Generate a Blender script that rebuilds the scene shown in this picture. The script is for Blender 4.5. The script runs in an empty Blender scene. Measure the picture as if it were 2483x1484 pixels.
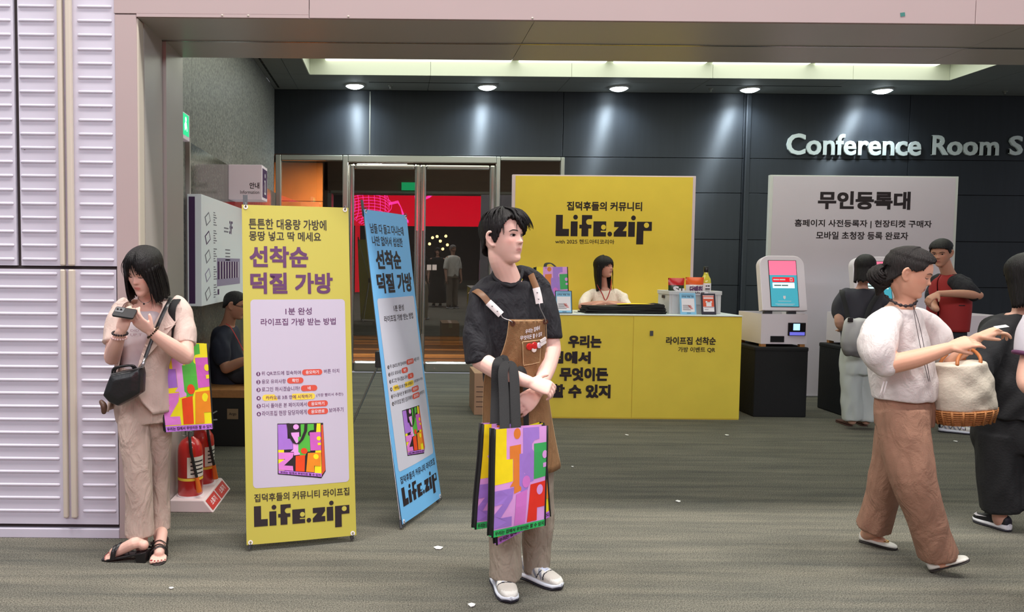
import bpy, bmesh, math, random
import numpy as np
from mathutils import Vector, Matrix

# ------------------------------------------------------------------ camera, world, light, exposure
SC = bpy.context.scene
COL = SC.collection
F_PX, PP_X, PP_Y, PITCH, ROLL, CAM_H = 1900.0, 957.0, 741.0, 0.0534, 0.009, 1.5
cam_data = bpy.data.cameras.new('camera')
cam_data.sensor_width = 36.0
cam_data.lens = 36.0 * F_PX / 2483.0
cam_data.shift_x = (1241.5 - PP_X) / 2483.0
cam_data.shift_y = (PP_Y - 742.0) / 2483.0
cam_data.clip_end = 200
cam = bpy.data.objects.new('camera', cam_data)
COL.objects.link(cam)
_f = Vector((0, math.cos(PITCH), -math.sin(PITCH)))
_u0 = Vector((0, math.sin(PITCH), math.cos(PITCH)))
_r = Vector((1, 0, 0)) * math.cos(ROLL) + _u0 * math.sin(ROLL)
_u = _u0 * math.cos(ROLL) - Vector((1, 0, 0)) * math.sin(ROLL)
cam.matrix_world = Matrix(((_r.x, _u.x, -_f.x, 0), (_r.y, _u.y, -_f.y, 0), (_r.z, _u.z, -_f.z, CAM_H), (0, 0, 0, 1)))
SC.camera = cam

world = bpy.data.worlds.new('hall_ambient')
SC.world = world
world.use_nodes = True
world.node_tree.nodes['Background'].inputs[0].default_value = (0.86, 0.89, 1.0, 1)
world.node_tree.nodes['Background'].inputs[1].default_value = 0.40

SC.view_settings.view_transform = 'Standard'
SC.view_settings.look = 'None'
SC.view_settings.exposure = 0.0
SC.view_settings.gamma = 1.0
SC.view_settings.use_curve_mapping = False

def area_light(name, loc, sx, sy, power, color, rot=(0, 0, 0)):
    l = bpy.data.lights.new(name, 'AREA')
    l.shape = 'RECTANGLE'; l.size = sx; l.size_y = sy; l.energy = power; l.color = color
    o = bpy.data.objects.new(name, l); COL.objects.link(o)
    o.location = loc; o.rotation_euler = rot
    return o
# high exhibition hall ceiling lamps, and lower fill lamps added behind the camera
for hx in (-4.2, 0.4, 5.0):
    area_light('hall_and_fill_lamp', (hx, 2.6, 9.5), 3.0, 0.8, 600, (1.0, 0.96, 0.90))
    area_light('hall_and_fill_lamp', (hx, -3.2, 4.9), 3.4, 1.0, 150, (0.95, 0.97, 1.0), (math.radians(50), 0, 0))  # unseen fill, added to light faces, banners and counter from the front

# ------------------------------------------------------------------ helpers
def at(px, py, Y):
    "world point seen at pixel (px, py) at depth Y: used to read real positions off the photograph"
    d = _f + _r * ((px - PP_X) / F_PX) + _u * ((PP_Y - py) / F_PX)
    return Vector((0, 0, CAM_H)) + d * (Y / d.y)

def lin(c):
    return tuple(((x / 255.0) / 12.92 if x / 255.0 <= 0.04045 else ((x / 255.0 + 0.055) / 1.055) ** 2.4) for x in c)

def spl(pts, k=5):
    "Catmull-Rom resampling of points or numbers"
    P = [np.array(p, float) for p in pts]; P = [2*P[0]-P[1]] + P + [2*P[-1]-P[-2]]; out = []
    for i in range(1, len(P)-2):
        for j in range(k):
            t = j/k; a, b, c, d = P[i-1], P[i], P[i+1], P[i+2]
            out.append(0.5*((2*b) + (c-a)*t + (2*a-5*b+4*c-d)*t*t + (3*b-a-3*c+d)*t**3))
    out.append(P[-2]); return out
MATS = {}
def mat(name, c, rough=0.6, metal=0.0, spec=0.5, noise=0.0, nscale=40.0, bump=0.0, bscale=120.0, emit=None, estr=0.0, sheen=0.0, coat=0.0, stretch=None, wrinkle=0.0, aniso=0.0):
    if name in MATS: return MATS[name]
    m = bpy.data.materials.new(name); m.use_nodes = True
    nt = m.node_tree; b = nt.nodes['Principled BSDF']
    col = (*lin(c), 1)
    b.inputs['Base Color'].default_value = col
    b.inputs['Roughness'].default_value = rough
    b.inputs['Metallic'].default_value = metal
    b.inputs['Specular IOR Level'].default_value = spec
    if sheen: b.inputs['Sheen Weight'].default_value = sheen
    if coat: b.inputs['Coat Weight'].default_value = coat
    if emit is not None:
        b.inputs['Emission Color'].default_value = (*lin(emit), 1); b.inputs['Emission Strength'].default_value = estr
    if noise or bump:
        tc = nt.nodes.new('ShaderNodeTexCoord')
        src = tc.outputs['Object']
        if stretch:
            mp = nt.nodes.new('ShaderNodeMapping'); mp.inputs['Scale'].default_value = stretch
            nt.links.new(src, mp.inputs['Vector']); src = mp.outputs['Vector']
    if noise:
        n = nt.nodes.new('ShaderNodeTexNoise'); n.inputs['Scale'].default_value = nscale; n.inputs['Detail'].default_value = 4
        nt.links.new(src, n.inputs['Vector'])
        r = nt.nodes.new('ShaderNodeMapRange'); r.inputs[1].default_value = 0.3; r.inputs[2].default_value = 0.7
        r.inputs[3].default_value = 1 - noise; r.inputs[4].default_value = 1 + noise
        nt.links.new(n.outputs['Fac'], r.inputs[0])
        x = nt.nodes.new('ShaderNodeMix'); x.data_type = 'RGBA'; x.blend_type = 'MULTIPLY'; x.inputs[0].default_value = 1
        x.inputs[6].default_value = col
        nt.links.new(r.outputs[0], x.inputs[7]); nt.links.new(x.outputs[2], b.inputs['Base Color'])
    if bump:
        n2 = nt.nodes.new('ShaderNodeTexNoise'); n2.inputs['Scale'].default_value = bscale; n2.inputs['Detail'].default_value = 3
        nt.links.new(src, n2.inputs['Vector'])
        bp = nt.nodes.new('ShaderNodeBump'); bp.inputs['Strength'].default_value = bump; bp.inputs['Distance'].default_value = 0.01
        nt.links.new(n2.outputs['Fac'], bp.inputs['Height']); nt.links.new(bp.outputs['Normal'], b.inputs['Normal'])
    if wrinkle:
        tc2 = nt.nodes.new('ShaderNodeTexCoord'); n3 = nt.nodes.new('ShaderNodeTexNoise'); n3.inputs['Scale'].default_value = 7; n3.inputs['Detail'].default_value = 3; n3.inputs['Distortion'].default_value = 1.6
        mp2 = nt.nodes.new('ShaderNodeMapping'); mp2.inputs['Scale'].default_value = (1.5, 1.5, 0.75); nt.links.new(tc2.outputs['Object'], mp2.inputs['Vector']); nt.links.new(mp2.outputs['Vector'], n3.inputs['Vector'])
        b3 = nt.nodes.new('ShaderNodeBump'); b3.inputs['Strength'].default_value = wrinkle; b3.inputs['Distance'].default_value = 0.06; nt.links.new(n3.outputs['Fac'], b3.inputs['Height'])
        if bump: nt.links.new(b3.outputs['Normal'], bp.inputs['Normal'])
        else: nt.links.new(b3.outputs['Normal'], b.inputs['Normal'])
    if aniso:
        b.inputs['Anisotropic'].default_value = aniso; b.inputs['Anisotropic Rotation'].default_value = 0.25; tg = nt.nodes.new('ShaderNodeTangent'); tg.direction_type = 'RADIAL'; tg.axis = 'Z'; nt.links.new(tg.outputs[0], b.inputs['Tangent'])
    MATS[name] = m
    return m

class G:
    "collects geometry for one mesh"
    def __init__(s): s.v = []; s.f = []; s.mi = []
    def add(s, vs, fs, mi=0):
        o = len(s.v); s.v.extend([tuple(x) for x in vs])
        for q in fs: s.f.append([i + o for i in q]); s.mi.append(mi)
        return s
    def box(s, x0, x1, y0, y1, z0, z1, mi=0, M=None):
        vs = [Vector(p) for p in ((x0,y0,z0),(x1,y0,z0),(x1,y1,z0),(x0,y1,z0),(x0,y0,z1),(x1,y0,z1),(x1,y1,z1),(x0,y1,z1))]
        if M is not None: vs = [M @ p for p in vs]
        return s.add(vs, [(0,3,2,1),(4,5,6,7),(0,1,5,4),(1,2,6,5),(2,3,7,6),(3,0,4,7)], mi)
    def prism(s, poly, O, U, W, N, t, mi=0):
        "polygon (u,w) extruded by t along N"
        O, U, W, N = Vector(O), Vector(U), Vector(W), Vector(N)
        n = len(poly)
        a = [O + U*p[0] + W*p[1] for p in poly]; b = [q + N*t for q in a]
        fs = [list(range(n))[::-1], list(range(n, 2*n))] + [(i, (i+1) % n, n+(i+1) % n, n+i) for i in range(n)]
        return s.add(a + b, fs, mi)
    def tube(s, pts, r, n=8, mi=0, caps=True, flat=1.0, up=None):
        pts = [Vector(p) for p in pts]; k = len(pts)
        rs = r if isinstance(r, (list, tuple)) else [r]*k
        t0 = (pts[1]-pts[0]).normalized()
        a = Vector(up) if up is not None else (Vector((0,0,1)) if abs(t0.z) < 0.9 else Vector((1,0,0)))
        a = (a - t0*a.dot(t0)).normalized()
        vs = []
        for i, p in enumerate(pts):
            t = (pts[min(i+1,k-1)] - pts[max(i-1,0)]).normalized()
            a = (a - t*a.dot(t)).normalized(); b = t.cross(a)
            for j in range(n):
                th = 2*math.pi*j/n
                vs.append(p + a*(math.cos(th)*rs[i]) + b*(math.sin(th)*rs[i]*flat))
        fs = [(i*n+j, i*n+(j+1) % n, (i+1)*n+(j+1) % n, (i+1)*n+j) for i in range(k-1) for j in range(n)]
        if caps: fs += [list(range(n))[::-1], list(range((k-1)*n, k*n))]
        return s.add(vs, fs, mi)
    def loft(s, rings, mi=0, caps=True, closed=True):
        n = len(rings[0]); k = len(rings); vs = [p for r in rings for p in r]
        J = n if closed else n-1
        fs = [(i*n+j, i*n+(j+1) % n, (i+1)*n+(j+1) % n, (i+1)*n+j) for i in range(k-1) for j in range(J)]
        if caps and closed: fs += [list(range(n))[::-1], list(range((k-1)*n, k*n))]
        return s.add(vs, fs, mi)
    def lathe(s, prof, n=20, mi=0, M=None):
        rings = []
        for r, z in prof:
            ring = [Vector((r*math.cos(2*math.pi*j/n), r*math.sin(2*math.pi*j/n), z)) for j in range(n)]
            rings.append([M @ p for p in ring] if M is not None else ring)
        return s.loft(rings, mi)
    def ball(s, c, rx, ry=None, rz=None, n=14, k=9, mi=0, M=None):
        ry = ry or rx; rz = rz or rx; c = Vector(c); rings = []
        for i in range(k):
            th = math.pi*(0.02 + 0.96*i/(k-1)); 
            ring = [Vector((rx*math.sin(th)*math.cos(2*math.pi*j/n), ry*math.sin(th)*math.sin(2*math.pi*j/n), -rz*math.cos(th))) for j in range(n)]
            rings.append([c + ((M @ p) if M is not None else p) for p in ring])
        return s.loft(rings, mi)

def mesh_of(g, mats, smooth=None, name='mesh'):
    me = bpy.data.meshes.new(name)
    me.from_pydata(g.v, [], g.f)
    for m in (mats if isinstance(mats, (list, tuple)) else [mats]): me.materials.append(m)
    if any(g.mi): me.polygons.foreach_set('material_index', g.mi)
    if smooth is not None:
        me.polygons.foreach_set('use_smooth', [True]*len(me.polygons))
        if smooth < 180: me.set_sharp_from_angle(angle=math.radians(smooth))
    me.update()
    return me

def obj(name, g, mats, parent=None, smooth=None, bev=0.0, seg=2, loc=None, world=False, mesh=None):
    "one mesh object; world=True: the geometry is given in world space and is moved under its parent"
    if mesh is None:
        if world and parent is not None:
            L = root_loc(parent); g.v = [(p[0]-L.x, p[1]-L.y, p[2]-L.z) for p in g.v]
        mesh = mesh_of(g, mats, smooth, name)
    o = bpy.data.objects.new(name, mesh); COL.objects.link(o)
    if parent is not None: o.parent = parent
    if loc is not None: o.location = loc
    if bev:
        b = o.modifiers.new('bevel', 'BEVEL'); b.width = bev; b.segments = seg; b.limit_method = 'ANGLE'; b.harden_normals = False
    return o
def root_loc(o):
    L = Vector((0,0,0))
    while o is not None: L = L + o.location; o = o.parent
    return L
def tag(o, label, cat, group=None, kind=None):
    if label: o['label'] = label
    if cat: o['category'] = cat
    if group: o['group'] = group
    if kind: o['kind'] = kind
    return o
def thing(name, label, cat, loc=(0,0,0), rz=0.0, group=None):
    o = bpy.data.objects.new(name, None); COL.objects.link(o)
    o.location = loc; o.rotation_euler = (0, 0, rz); o.empty_display_size = 0.1
    return tag(o, label, cat, group)
def struct(name, label, cat='wall'):
    o = bpy.data.objects.new(name, None); COL.objects.link(o)
    return tag(o, label, None, kind='structure')

# ---- lettering: text turned into flat meshes, fitted to a box on a surface
_TX = {}
TMP = bpy.data.scenes.new('scratch')
_PRE = {0.014: ['3F', 'Conference', 'Room', 'S', 'Su', '단백칩', '덕질 가방', '라이프집 선착순', '모바일 초청장 등록 완료자', '무엇이든', '무엇이든 할 수 있지', '무인등록대', '선착순', '선착순 덕질 가방', '안내', '우리는', '우리는 집에서', '우리는 집에서 무엇이든 할 수 있지', '집덕후들의 커뮤니티', '집덕후들의 커뮤니티 라이프집', '집에서', '할 수 있지', '홈페이지 사전등록자 | 현장티켓 구매자'], 0.012: ['1분 완성', 'with 2025 핸드아티코리아', '가방 이벤트 QR', '나만 없어서 섭섭한', '남들 다 들고 다니는데', '네', '라이프집 가방 받는 방법', '몽땅 넣고 딱 메세요', '응모완료', '응모하기', '카카오로 3초 안에 시작하기', '튼튼한 대용량 가방에', '확인'], 0.004: ['(가장 빨리서 추천!)', 'Information', '다시 돌아온 본 페이지에서', '라이프집 현장 담당자에게', '로그인 하시겠습니까?', '버튼 터치', '보여주기', '위 QR코드에 접속하여', '응모 유의사항'], 0.01: ['1', '2', '3', '4', '5', '6', 'Argo', 'DID', 'UP T', '소화기'], 0.008: ['62']}
def _batch(off, strs):
    "all strings of one stroke weight as lines of a single text object: one evaluation"
    c = bpy.data.curves.new('t', 'FONT'); c.body = '\n'.join(strs); c.size = 1.0; c.resolution_u = 3; c.offset = off; c.space_line = 4.0
    o = bpy.data.objects.new('t', c); TMP.collection.objects.link(o)
    vl = TMP.view_layers[0]; vl.update(); me = bpy.data.meshes.new_from_object(o.evaluated_get(vl.depsgraph))
    n = len(me.vertices); co = np.empty(n*3); me.vertices.foreach_get('co', co); co = co.reshape(-1, 3)[:, :2]
    line = np.round((-co[:, 1] + 0.35)/4.0).astype(int); fs = {}
    for p in me.polygons: fs.setdefault(int(line[p.vertices[0]]), []).append(list(p.vertices))
    for k, s in enumerate(strs):
        idx = np.nonzero(line == k)[0]; mp = {int(v): i for i, v in enumerate(idx)}
        _TX[(s, 'base', off)] = (co[idx] + np.array((0, 4.0*k)), [[mp[i] for i in q] for q in fs.get(k, [])])
    bpy.data.objects.remove(o); bpy.data.curves.remove(c); bpy.data.meshes.remove(me)
for _o, _s in _PRE.items(): _batch(_o, _s)
def text2d(s, bold=0.0):
    key = (s, bold)
    if key in _TX: return _TX[key]
    off = min(bold, 0.014)
    if (s, 'base', off) not in _TX: _batch(off, [s])
    co, fs = _TX[(s, 'base', off)]; n = len(co)
    if bold > 0.014:
        e = bold - 0.014; vs = []; ff = []
        for k, (dx, dy) in enumerate(((-e,-e),(e,-e),(-e,e),(e,e))):
            vs.append(co + np.array((dx, dy))); ff += [[i + k*n for i in q] for q in fs]
        co = np.concatenate(vs); fs = ff
    _TX[key] = (co, fs)
    return _TX[key]
def lettering(parent, s, box, surf, m, bold=0.0, name='lettering', keep=False):
    "s fitted to box (u0, w0, u1, w1); surf(u, w) gives the point on the sign"
    co, fs = text2d(s, bold)
    lo, hi = co.min(0), co.max(0); u0, w0, u1, w1 = box
    sx = (u1-u0)/(hi[0]-lo[0]); sy = (w1-w0)/(hi[1]-lo[1])
    pts = [Vector(surf(u0+(p[0]-lo[0])*sx, w0+(p[1]-lo[1])*sy)) for p in co]
    if bold > 0.014:                               # the four shifted copies that thicken the strokes lie a hair apart
        a, b, c = Vector(surf(u0, w0)), Vector(surf(u1, w0)), Vector(surf(u0, w1)); N = (b-a).cross(c-a).normalized(); q = len(co)//4
        pts = [p + N*(0.00012*(i//q)) for i, p in enumerate(pts)]
    g = G(); g.add(pts, fs)
    return obj(name, g, m, parent)
def planar(O, U, W, off=0.0008):
    O, U, W = Vector(O), Vector(U), Vector(W); N = U.cross(W).normalized()*off
    return lambda u, w, k=1.0: O + U*u + W*w + N*k
def rrect(u0, w0, u1, w1, r, n=6):
    p = []
    for cx, cy, a in ((u1-r, w1-r, 0), (u0+r, w1-r, 90), (u0+r, w0+r, 180), (u1-r, w0+r, 270)):
        for i in range(n+1):
            t = math.radians(a + 90*i/n); p.append((cx + r*math.cos(t), cy + r*math.sin(t)))
    return p
def disc(cu, cw, ru, rw=None, n=24):
    rw = rw or ru
    return [(cu + ru*math.cos(2*math.pi*i/n), cw + rw*math.sin(2*math.pi*i/n)) for i in range(n)]
def decal(parent, name, polys, surf, m, k=1.0):
    "flat print: polygons in (u, w)"
    g = G()
    for p in polys: g.add([surf(a, b, k) for a, b in p], [list(range(len(p)))])
    return obj(name, g, m, parent)
# the wordmark of the campaign, drawn in units of its own (baseline 0, x height 130)
def wordmark():
    def Y(p): return [(x-435, 640-y) for x, y in p]
    arc = [(733+25*math.cos(math.radians(a)), 515-25*math.sin(math.radians(a))) for a in range(80, 281, 25)]
    P = [Y([(435,457),(497,457),(497,577),(555,577),(555,640),(435,640)]), Y([(570,512),(632,512),(632,640),(570,640)]),
         Y(disc(612,476,21)), Y([(670,457),(762,457),(762,490)] + arc + [(757,540),(757,572),(730,572),(730,640),(668,640),(668,572),(648,572),(648,540),(670,540)]),
         Y([(775,510),(890,510),(890,590),(842,590),(842,602),(890,602),(890,640),(775,640)]), Y(disc(924,618,21)),
         Y([(962,510),(1075,510),(1075,545),(1040,592),(1075,592),(1075,640),(960,640),(960,605),(1005,558),(962,558)]),
         Y([(1090,512),(1150,512),(1150,640),(1090,640)]), Y(disc(1135,478,21)),
         Y([(1168,510),(1303,510),(1303,588),(1228,588),(1228,705),(1165,705)])]
    H = [Y(disc(866,560,22)), Y(disc(1254,540,23))]
    return P, H                                   # 868 wide, from -65 to 183 high
def put_wordmark(parent, box, surf, m, mback):
    P, H = wordmark(); u0, w0, u1, w1 = box        # w0 = baseline, w1 = cap height
    f = lambda q: [(u0 + x*(u1-u0)/868.0, w0 + y*(w1-w0)/183.0) for x, y in q]
    for q in P: decal(parent, 'logo_letter', [f(q)], surf, m)
    decal(parent, 'logo_counter', [f(q) for q in H], surf, mback, 1.6)
# ------------------------------------------------------------------ the setting
random.seed(7)
YF, YB = 4.18, 10.73            # portal front, back wall
ZS, ZC = 2.775, 3.84            # portal soffit, lobby ceiling
XJ, XG = -1.36, -1.65           # portal jamb, stone side wall

def carpet_mat():
    m = bpy.data.materials.new('carpet'); m.use_nodes = True; nt = m.node_tree; b = nt.nodes['Principled BSDF']; N = nt.nodes.new; L = nt.links.new
    tc = N('ShaderNodeTexCoord')
    mp = N('ShaderNodeMapping'); mp.inputs['Scale'].default_value = (0.5, 5.5, 1); L(tc.outputs['Object'], mp.inputs['Vector'])
    n1 = N('ShaderNodeTexNoise'); n1.inputs['Scale'].default_value = 1.6; n1.inputs['Detail'].default_value = 5; n1.inputs['Roughness'].default_value = 0.65; L(mp.outputs[0], n1.inputs['Vector'])
    r1 = N('ShaderNodeValToRGB'); e = r1.color_ramp.elements
    e[0].position = 0.30; e[0].color = (*lin((90, 90, 84)), 1); e[1].position = 0.70; e[1].color = (*lin((124, 120, 108)), 1)
    L(n1.outputs['Fac'], r1.inputs[0])
    n2 = N('ShaderNodeTexNoise'); n2.inputs['Scale'].default_value = 160; n2.inputs['Detail'].default_value = 2; L(tc.outputs['Object'], n2.inputs['Vector'])
    r2 = N('ShaderNodeMapRange'); r2.inputs[1].default_value = 0.35; r2.inputs[2].default_value = 0.68; r2.inputs[3].default_value = 0.5; r2.inputs[4].default_value = 1.55; L(n2.outputs['Fac'], r2.inputs[0])
    x = N('ShaderNodeMix'); x.data_type = 'RGBA'; x.blend_type = 'MULTIPLY'; x.inputs[0].default_value = 1
    L(r1.outputs[0], x.inputs[6]); L(r2.outputs[0], x.inputs[7]); L(x.outputs[2], b.inputs['Base Color'])
    bp = N('ShaderNodeBump'); bp.inputs['Strength'].default_value = 0.8; bp.inputs['Distance'].default_value = 0.012; L(n2.outputs['Fac'], bp.inputs['Height']); L(bp.outputs[0], b.inputs['Normal'])
    b.inputs['Roughness'].default_value = 0.95; b.inputs['Specular IOR Level'].default_value = 0.12
    return m
def granite_mat(name, rough, dark, light):
    m = bpy.data.materials.new(name); m.use_nodes = True; nt = m.node_tree; b = nt.nodes['Principled BSDF']; N = nt.nodes.new; L = nt.links.new
    tc = N('ShaderNodeTexCoord'); n = N('ShaderNodeTexNoise'); n.inputs['Scale'].default_value = 38; n.inputs['Detail'].default_value = 5; n.inputs['Roughness'].default_value = 0.75
    L(tc.outputs['Object'], n.inputs['Vector'])
    r = N('ShaderNodeValToRGB'); e = r.color_ramp.elements; e[0].position = 0.40; e[0].color = (*lin(dark), 1); e[1].position = 0.6; e[1].color = (*lin(light), 1)
    L(n.outputs['Fac'], r.inputs[0]); L(r.outputs[0], b.inputs['Base Color']); b.inputs['Roughness'].default_value = rough
    return m
def glass_mat():
    m = bpy.data.materials.new('door_glass'); m.use_nodes = True; nt = m.node_tree; nt.nodes.clear(); N = nt.nodes.new; L = nt.links.new
    o = N('ShaderNodeOutputMaterial'); mx = N('ShaderNodeMixShader'); t = N('ShaderNodeBsdfTransparent'); t.inputs[0].default_value = (0.72, 0.74, 0.72, 1)
    g = N('ShaderNodeBsdfGlossy'); g.inputs['Roughness'].default_value = 0.0; g.inputs[0].default_value = (1, 1, 1, 1)
    fr = N('ShaderNodeFresnel'); fr.inputs[0].default_value = 1.95
    L(fr.outputs[0], mx.inputs[0]); L(t.outputs[0], mx.inputs[1]); L(g.outputs[0], mx.inputs[2]); L(mx.outputs[0], o.inputs[0])
    return m
M_carpet = carpet_mat(); M_glass = glass_mat()
M_shut = mat('shutter_paint', (202, 198, 212), 0.42, noise=0.03, nscale=3)
M_face = mat('portal_pink_paint', (176, 157, 156), 0.5, noise=0.02, nscale=2)
M_cream = mat('cream_edge', (200, 190, 176), 0.5)
M_jamb = mat('jamb_steel_paint', (176, 170, 166), 0.35, noise=0.02, nscale=2)
M_groove = mat('dark_groove', (52, 44, 44), 0.7)
M_track = mat('track_steel', (150, 146, 142), 0.22, metal=1.0)
M_dark = mat('charcoal_wall_panel', (56, 60, 66), 0.55, metal=0.4, spec=0.7, noise=0.06, nscale=4, stretch=(6, 6, 0.4), aniso=0.95)
M_gap = mat('panel_gap_black', (14, 14, 16), 0.8)
M_ceil = mat('ceiling_panel', (128, 132, 130), 0.7)
M_reveal = mat('recess_white', (222, 226, 210), 0.6)
M_steel = mat('polished_steel', (200, 200, 194), 0.2, metal=0.95)
M_brush = mat('brushed_steel', (176, 178, 170), 0.36, metal=0.9)
M_gran = granite_mat('flamed_granite', 0.42, (96, 97, 95), (150, 150, 144))
M_granp = granite_mat('polished_granite', 0.12, (74, 76, 72), (112, 112, 104))

floor = struct('floor', 'grey green carpet with faint streaks running across the lobby')
g = G(); g.add([(-14,-14,0),(16,-14,0),(16,YB,0),(-14,YB,0)], [(0,1,2,3)]); obj('carpet', g, M_carpet, floor)

# --- left shutter doors with pressed ribs
wl = struct('wall_left', 'pale lilac metal shutter doors with pressed horizontal ribs left of the portal')
X = lambda px, py=640: at(px, py, YF).x
zsplit = at(150, 650, YF).z
def rib_mesh(w):
    g = G(); n = 7; h = 0.0085; d = 0.0065
    a = [(0, -d*math.sin(math.pi*i/(n-1)) , h*math.cos(math.pi*i/(n-1))) for i in range(n)]
    r0 = [Vector((0, y*0.25, z*0.6)) for _, y, z in a]; r1 = [Vector((0.006, y, z)) for _, y, z in a]; r2 = [Vector((w-0.006, y, z)) for _, y, z in a]; r3 = [Vector((w, y*0.25, z*0.6)) for _, y, z in a]
    g.loft([r0, r1, r2, r3], closed=False, caps=False)
    return mesh_of(g, M_shut, 60, 'rib')
XL = -3.4
xa, xb = X(41), X(52)                       # narrow seam of the upper left leaf
xt0, xt1 = X(150), X(184)                   # meeting stiles
xr = X(285)
g = G(); g.box(XL, xa, YF, YF+0.05, zsplit+0.012, 3.6); obj('shutter_panel', g, M_shut, wl)
g = G(); g.box(xb, xr, YF, YF+0.05, zsplit+0.012, 3.6); obj('shutter_panel', g, M_shut, wl)
g = G(); g.box(XL, xr-0.006, YF-0.004, YF+0.05, 0.075, zsplit-0.006); obj('shutter_panel', g, M_shut, wl)
g = G(); g.box(XL, xr, YF+0.02, YF+0.06, 0, 3.6); obj('seam_backing', g, M_groove, wl)
g = G(); g.box(XL, xr, YF-0.012, YF+0.02, 0, 0.052); obj('threshold', g, M_shut, wl, bev=0.004)
for za, zb in ((zsplit+0.012, 3.6), (0.115, zsplit-0.006)):       # raised meeting stiles
    for x0, x1, mm in ((xt0, xt0+0.026, M_cream), (xt1-0.032, xt1, M_cream)):
        g = G(); g.box(x0, x1, YF-0.03, YF, za, zb); obj('stile', g, mm, wl, bev=0.008)
up_cols = [(XL+0.02, xa-0.012), (xb+0.006, xt0-0.024), (xt1+0.024, xr-0.018)]
lo_cols = [(XL+0.02, xt0-0.024), (xt1+0.024, xr-0.018)]
for (x0, x1) in up_cols:
    me = rib_mesh(x1-x0); z = zsplit + 0.045
    while z < 2.98: obj('rib', None, None, wl, mesh=me, loc=(x0, YF, z)); z += 0.0735
for (x0, x1) in lo_cols:
    me = rib_mesh(x1-x0); z = zsplit - 0.032
    while z > 0.12: obj('rib', None, None, wl, mesh=me, loc=(x0, YF-0.004, z)); z -= 0.0712
for x_, z_, r_ in ((at(235,259,YF).x, at(235,259,YF).z, 0.004), (at(247,259,YF).x, at(247,259,YF).z, 0.007), (at(60,362,YF).x, at(60,362,YF).z, 0.004)):
    g = G(); g.prism(disc(0,0,r_,n=8), (x_, YF-0.0005, z_), (1,0,0), (0,0,1), (0,-1,0), 0.001); obj('screw_hole', g, M_groove, wl)

# --- portal frame
pf = struct('trim_1', 'pinkish painted metal portal frame around the lobby opening')
g = G(); g.box(xr, XJ-0.004, YF-0.01, YF, 0, 2.79); obj('jamb_face', g, M_face, pf, bev=0.003)
xs = [X(278, 38), at(750, 45, YF).x, 3.02, 7.5]
for i in range(3):
    g = G(); g.box(xs[i]+(0.0015 if i else 0), xs[i+1]-0.0015, YF-0.012, YF+0.06, ZS+0.002 if i else 2.793, 2.905); obj('lintel_panel', g, M_face, pf, bev=0.002)
g = G(); g.box(XJ-0.003, xs[1]-0.0015, YF-0.012, YF+0.06, ZS+0.002, 2.7932); obj('lintel_lip', g, M_face, pf)
g = G(); g.box(-1.5, 7.5, YF+0.02, YF+0.30, 2.905, 2.915); obj('lintel_cap', g, M_cream, pf)
g = G(); g.box(XJ-0.05, XJ+0.004, YF-0.006, YF+0.088, 0, ZS); obj('jamb_edge', g, M_cream, pf, bev=0.012, seg=4)
YM = 4.60; YE = 4.97
g = G(); g.box(XJ-0.06, XJ+0.004, YF+0.09, YM-0.005, 0, ZS); obj('jamb_lining', g, M_jamb, pf)
g = G(); g.box(XJ-0.06, XJ+0.022, YM+0.012, YE, 0, ZS); obj('jamb_lining', g, M_jamb, pf)
g = G(); g.box(XJ-0.06, XJ-0.004, YM-0.006, YM+0.013, 0, ZS); obj('jamb_groove', g, M_groove, pf)
sx = [XJ, 0.72, 3.3, 7.5]
for i in range(3):
    g = G(); g.box(sx[i], sx[i+1]-0.003, YF+0.0, YM-0.012, ZS, ZS+0.05); obj('soffit_panel', g, M_jamb, pf)
    g = G(); g.box(sx[i], sx[i+1]-0.003, YM+0.012, YE, ZS, ZS+0.05); obj('soffit_panel', g, M_jamb, pf)
g = G(); g.box(XJ, 7.5, YF+0.03, YE-0.005, ZS+0.03, ZS+0.06); obj('soffit_backing', g, M_groove, pf)
g = G(); g.box(XJ, 7.5, YM-0.012, YM+0.012, ZS-0.004, ZS+0.028); obj('door_track', g, M_track, pf, bev=0.003)
wu = struct('wall_front', 'wall above the portal')
g = G(); g.box(-1.49, 7.5, YE-0.12, YE, ZS+0.05, 7.0); g.box(XL, -1.49, YF+0.06, YE, 3.4, 7.0); g.box(XL-1, XJ-0.06, YF+0.06, YE, 0, 3.4); obj('wall_block', g, mat('hall_wall_brown', (128, 104, 92), 0.7), wu)
for px in (540, 603, 845, 1290):
    p = at(px, 47, YF); g = G(); g.ball((p.x, YF-0.012, ZS+0.012), 0.006, n=8, k=5); obj('rivet', g, M_cream, pf, smooth=180)
stk = at(2185, 37, YF); g = G(); g.box(-0.012, 0.012, -0.001, 0, -0.010, 0.010, M=Matrix.Rotation(-0.15, 4, 'Y'))
tag(obj('sticker', g, mat('teal_sticker', (52, 120, 112), 0.5), loc=(stk.x, YF-0.0125, stk.z)), 'small teal square sticker on the pink lintel', 'sticker')

# --- stone side wall
ws = struct('wall_side', 'speckled grey granite side wall with a polished lower course')
ys = [YE, 6.4, 8.5, YB]
for i in range(3):
    g = G(); g.box(XG-0.2, XG, ys[i]+0.002, ys[i+1]-0.002, 0, ZC); obj('stone_panel', g, M_gran, ws)
for i, (a, b_) in enumerate(((6.22, 7.5), (7.5, 9.0), (9.0, YB))):
    g = G(); g.box(XG, XG+0.025, a+0.002, b_-0.002, 0, 1.22); obj('stone_panel', g, M_granp, ws)
    g = G(); g.box(XG, XG+0.025, a+0.002, b_-0.002, 1.224, 2.44); obj('stone_panel', g, M_granp, ws)
g = G(); g.box(XG, XG+0.034, 6.19, 6.222, 0, 2.47); obj('edge_trim', g, M_jamb, ws)

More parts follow.
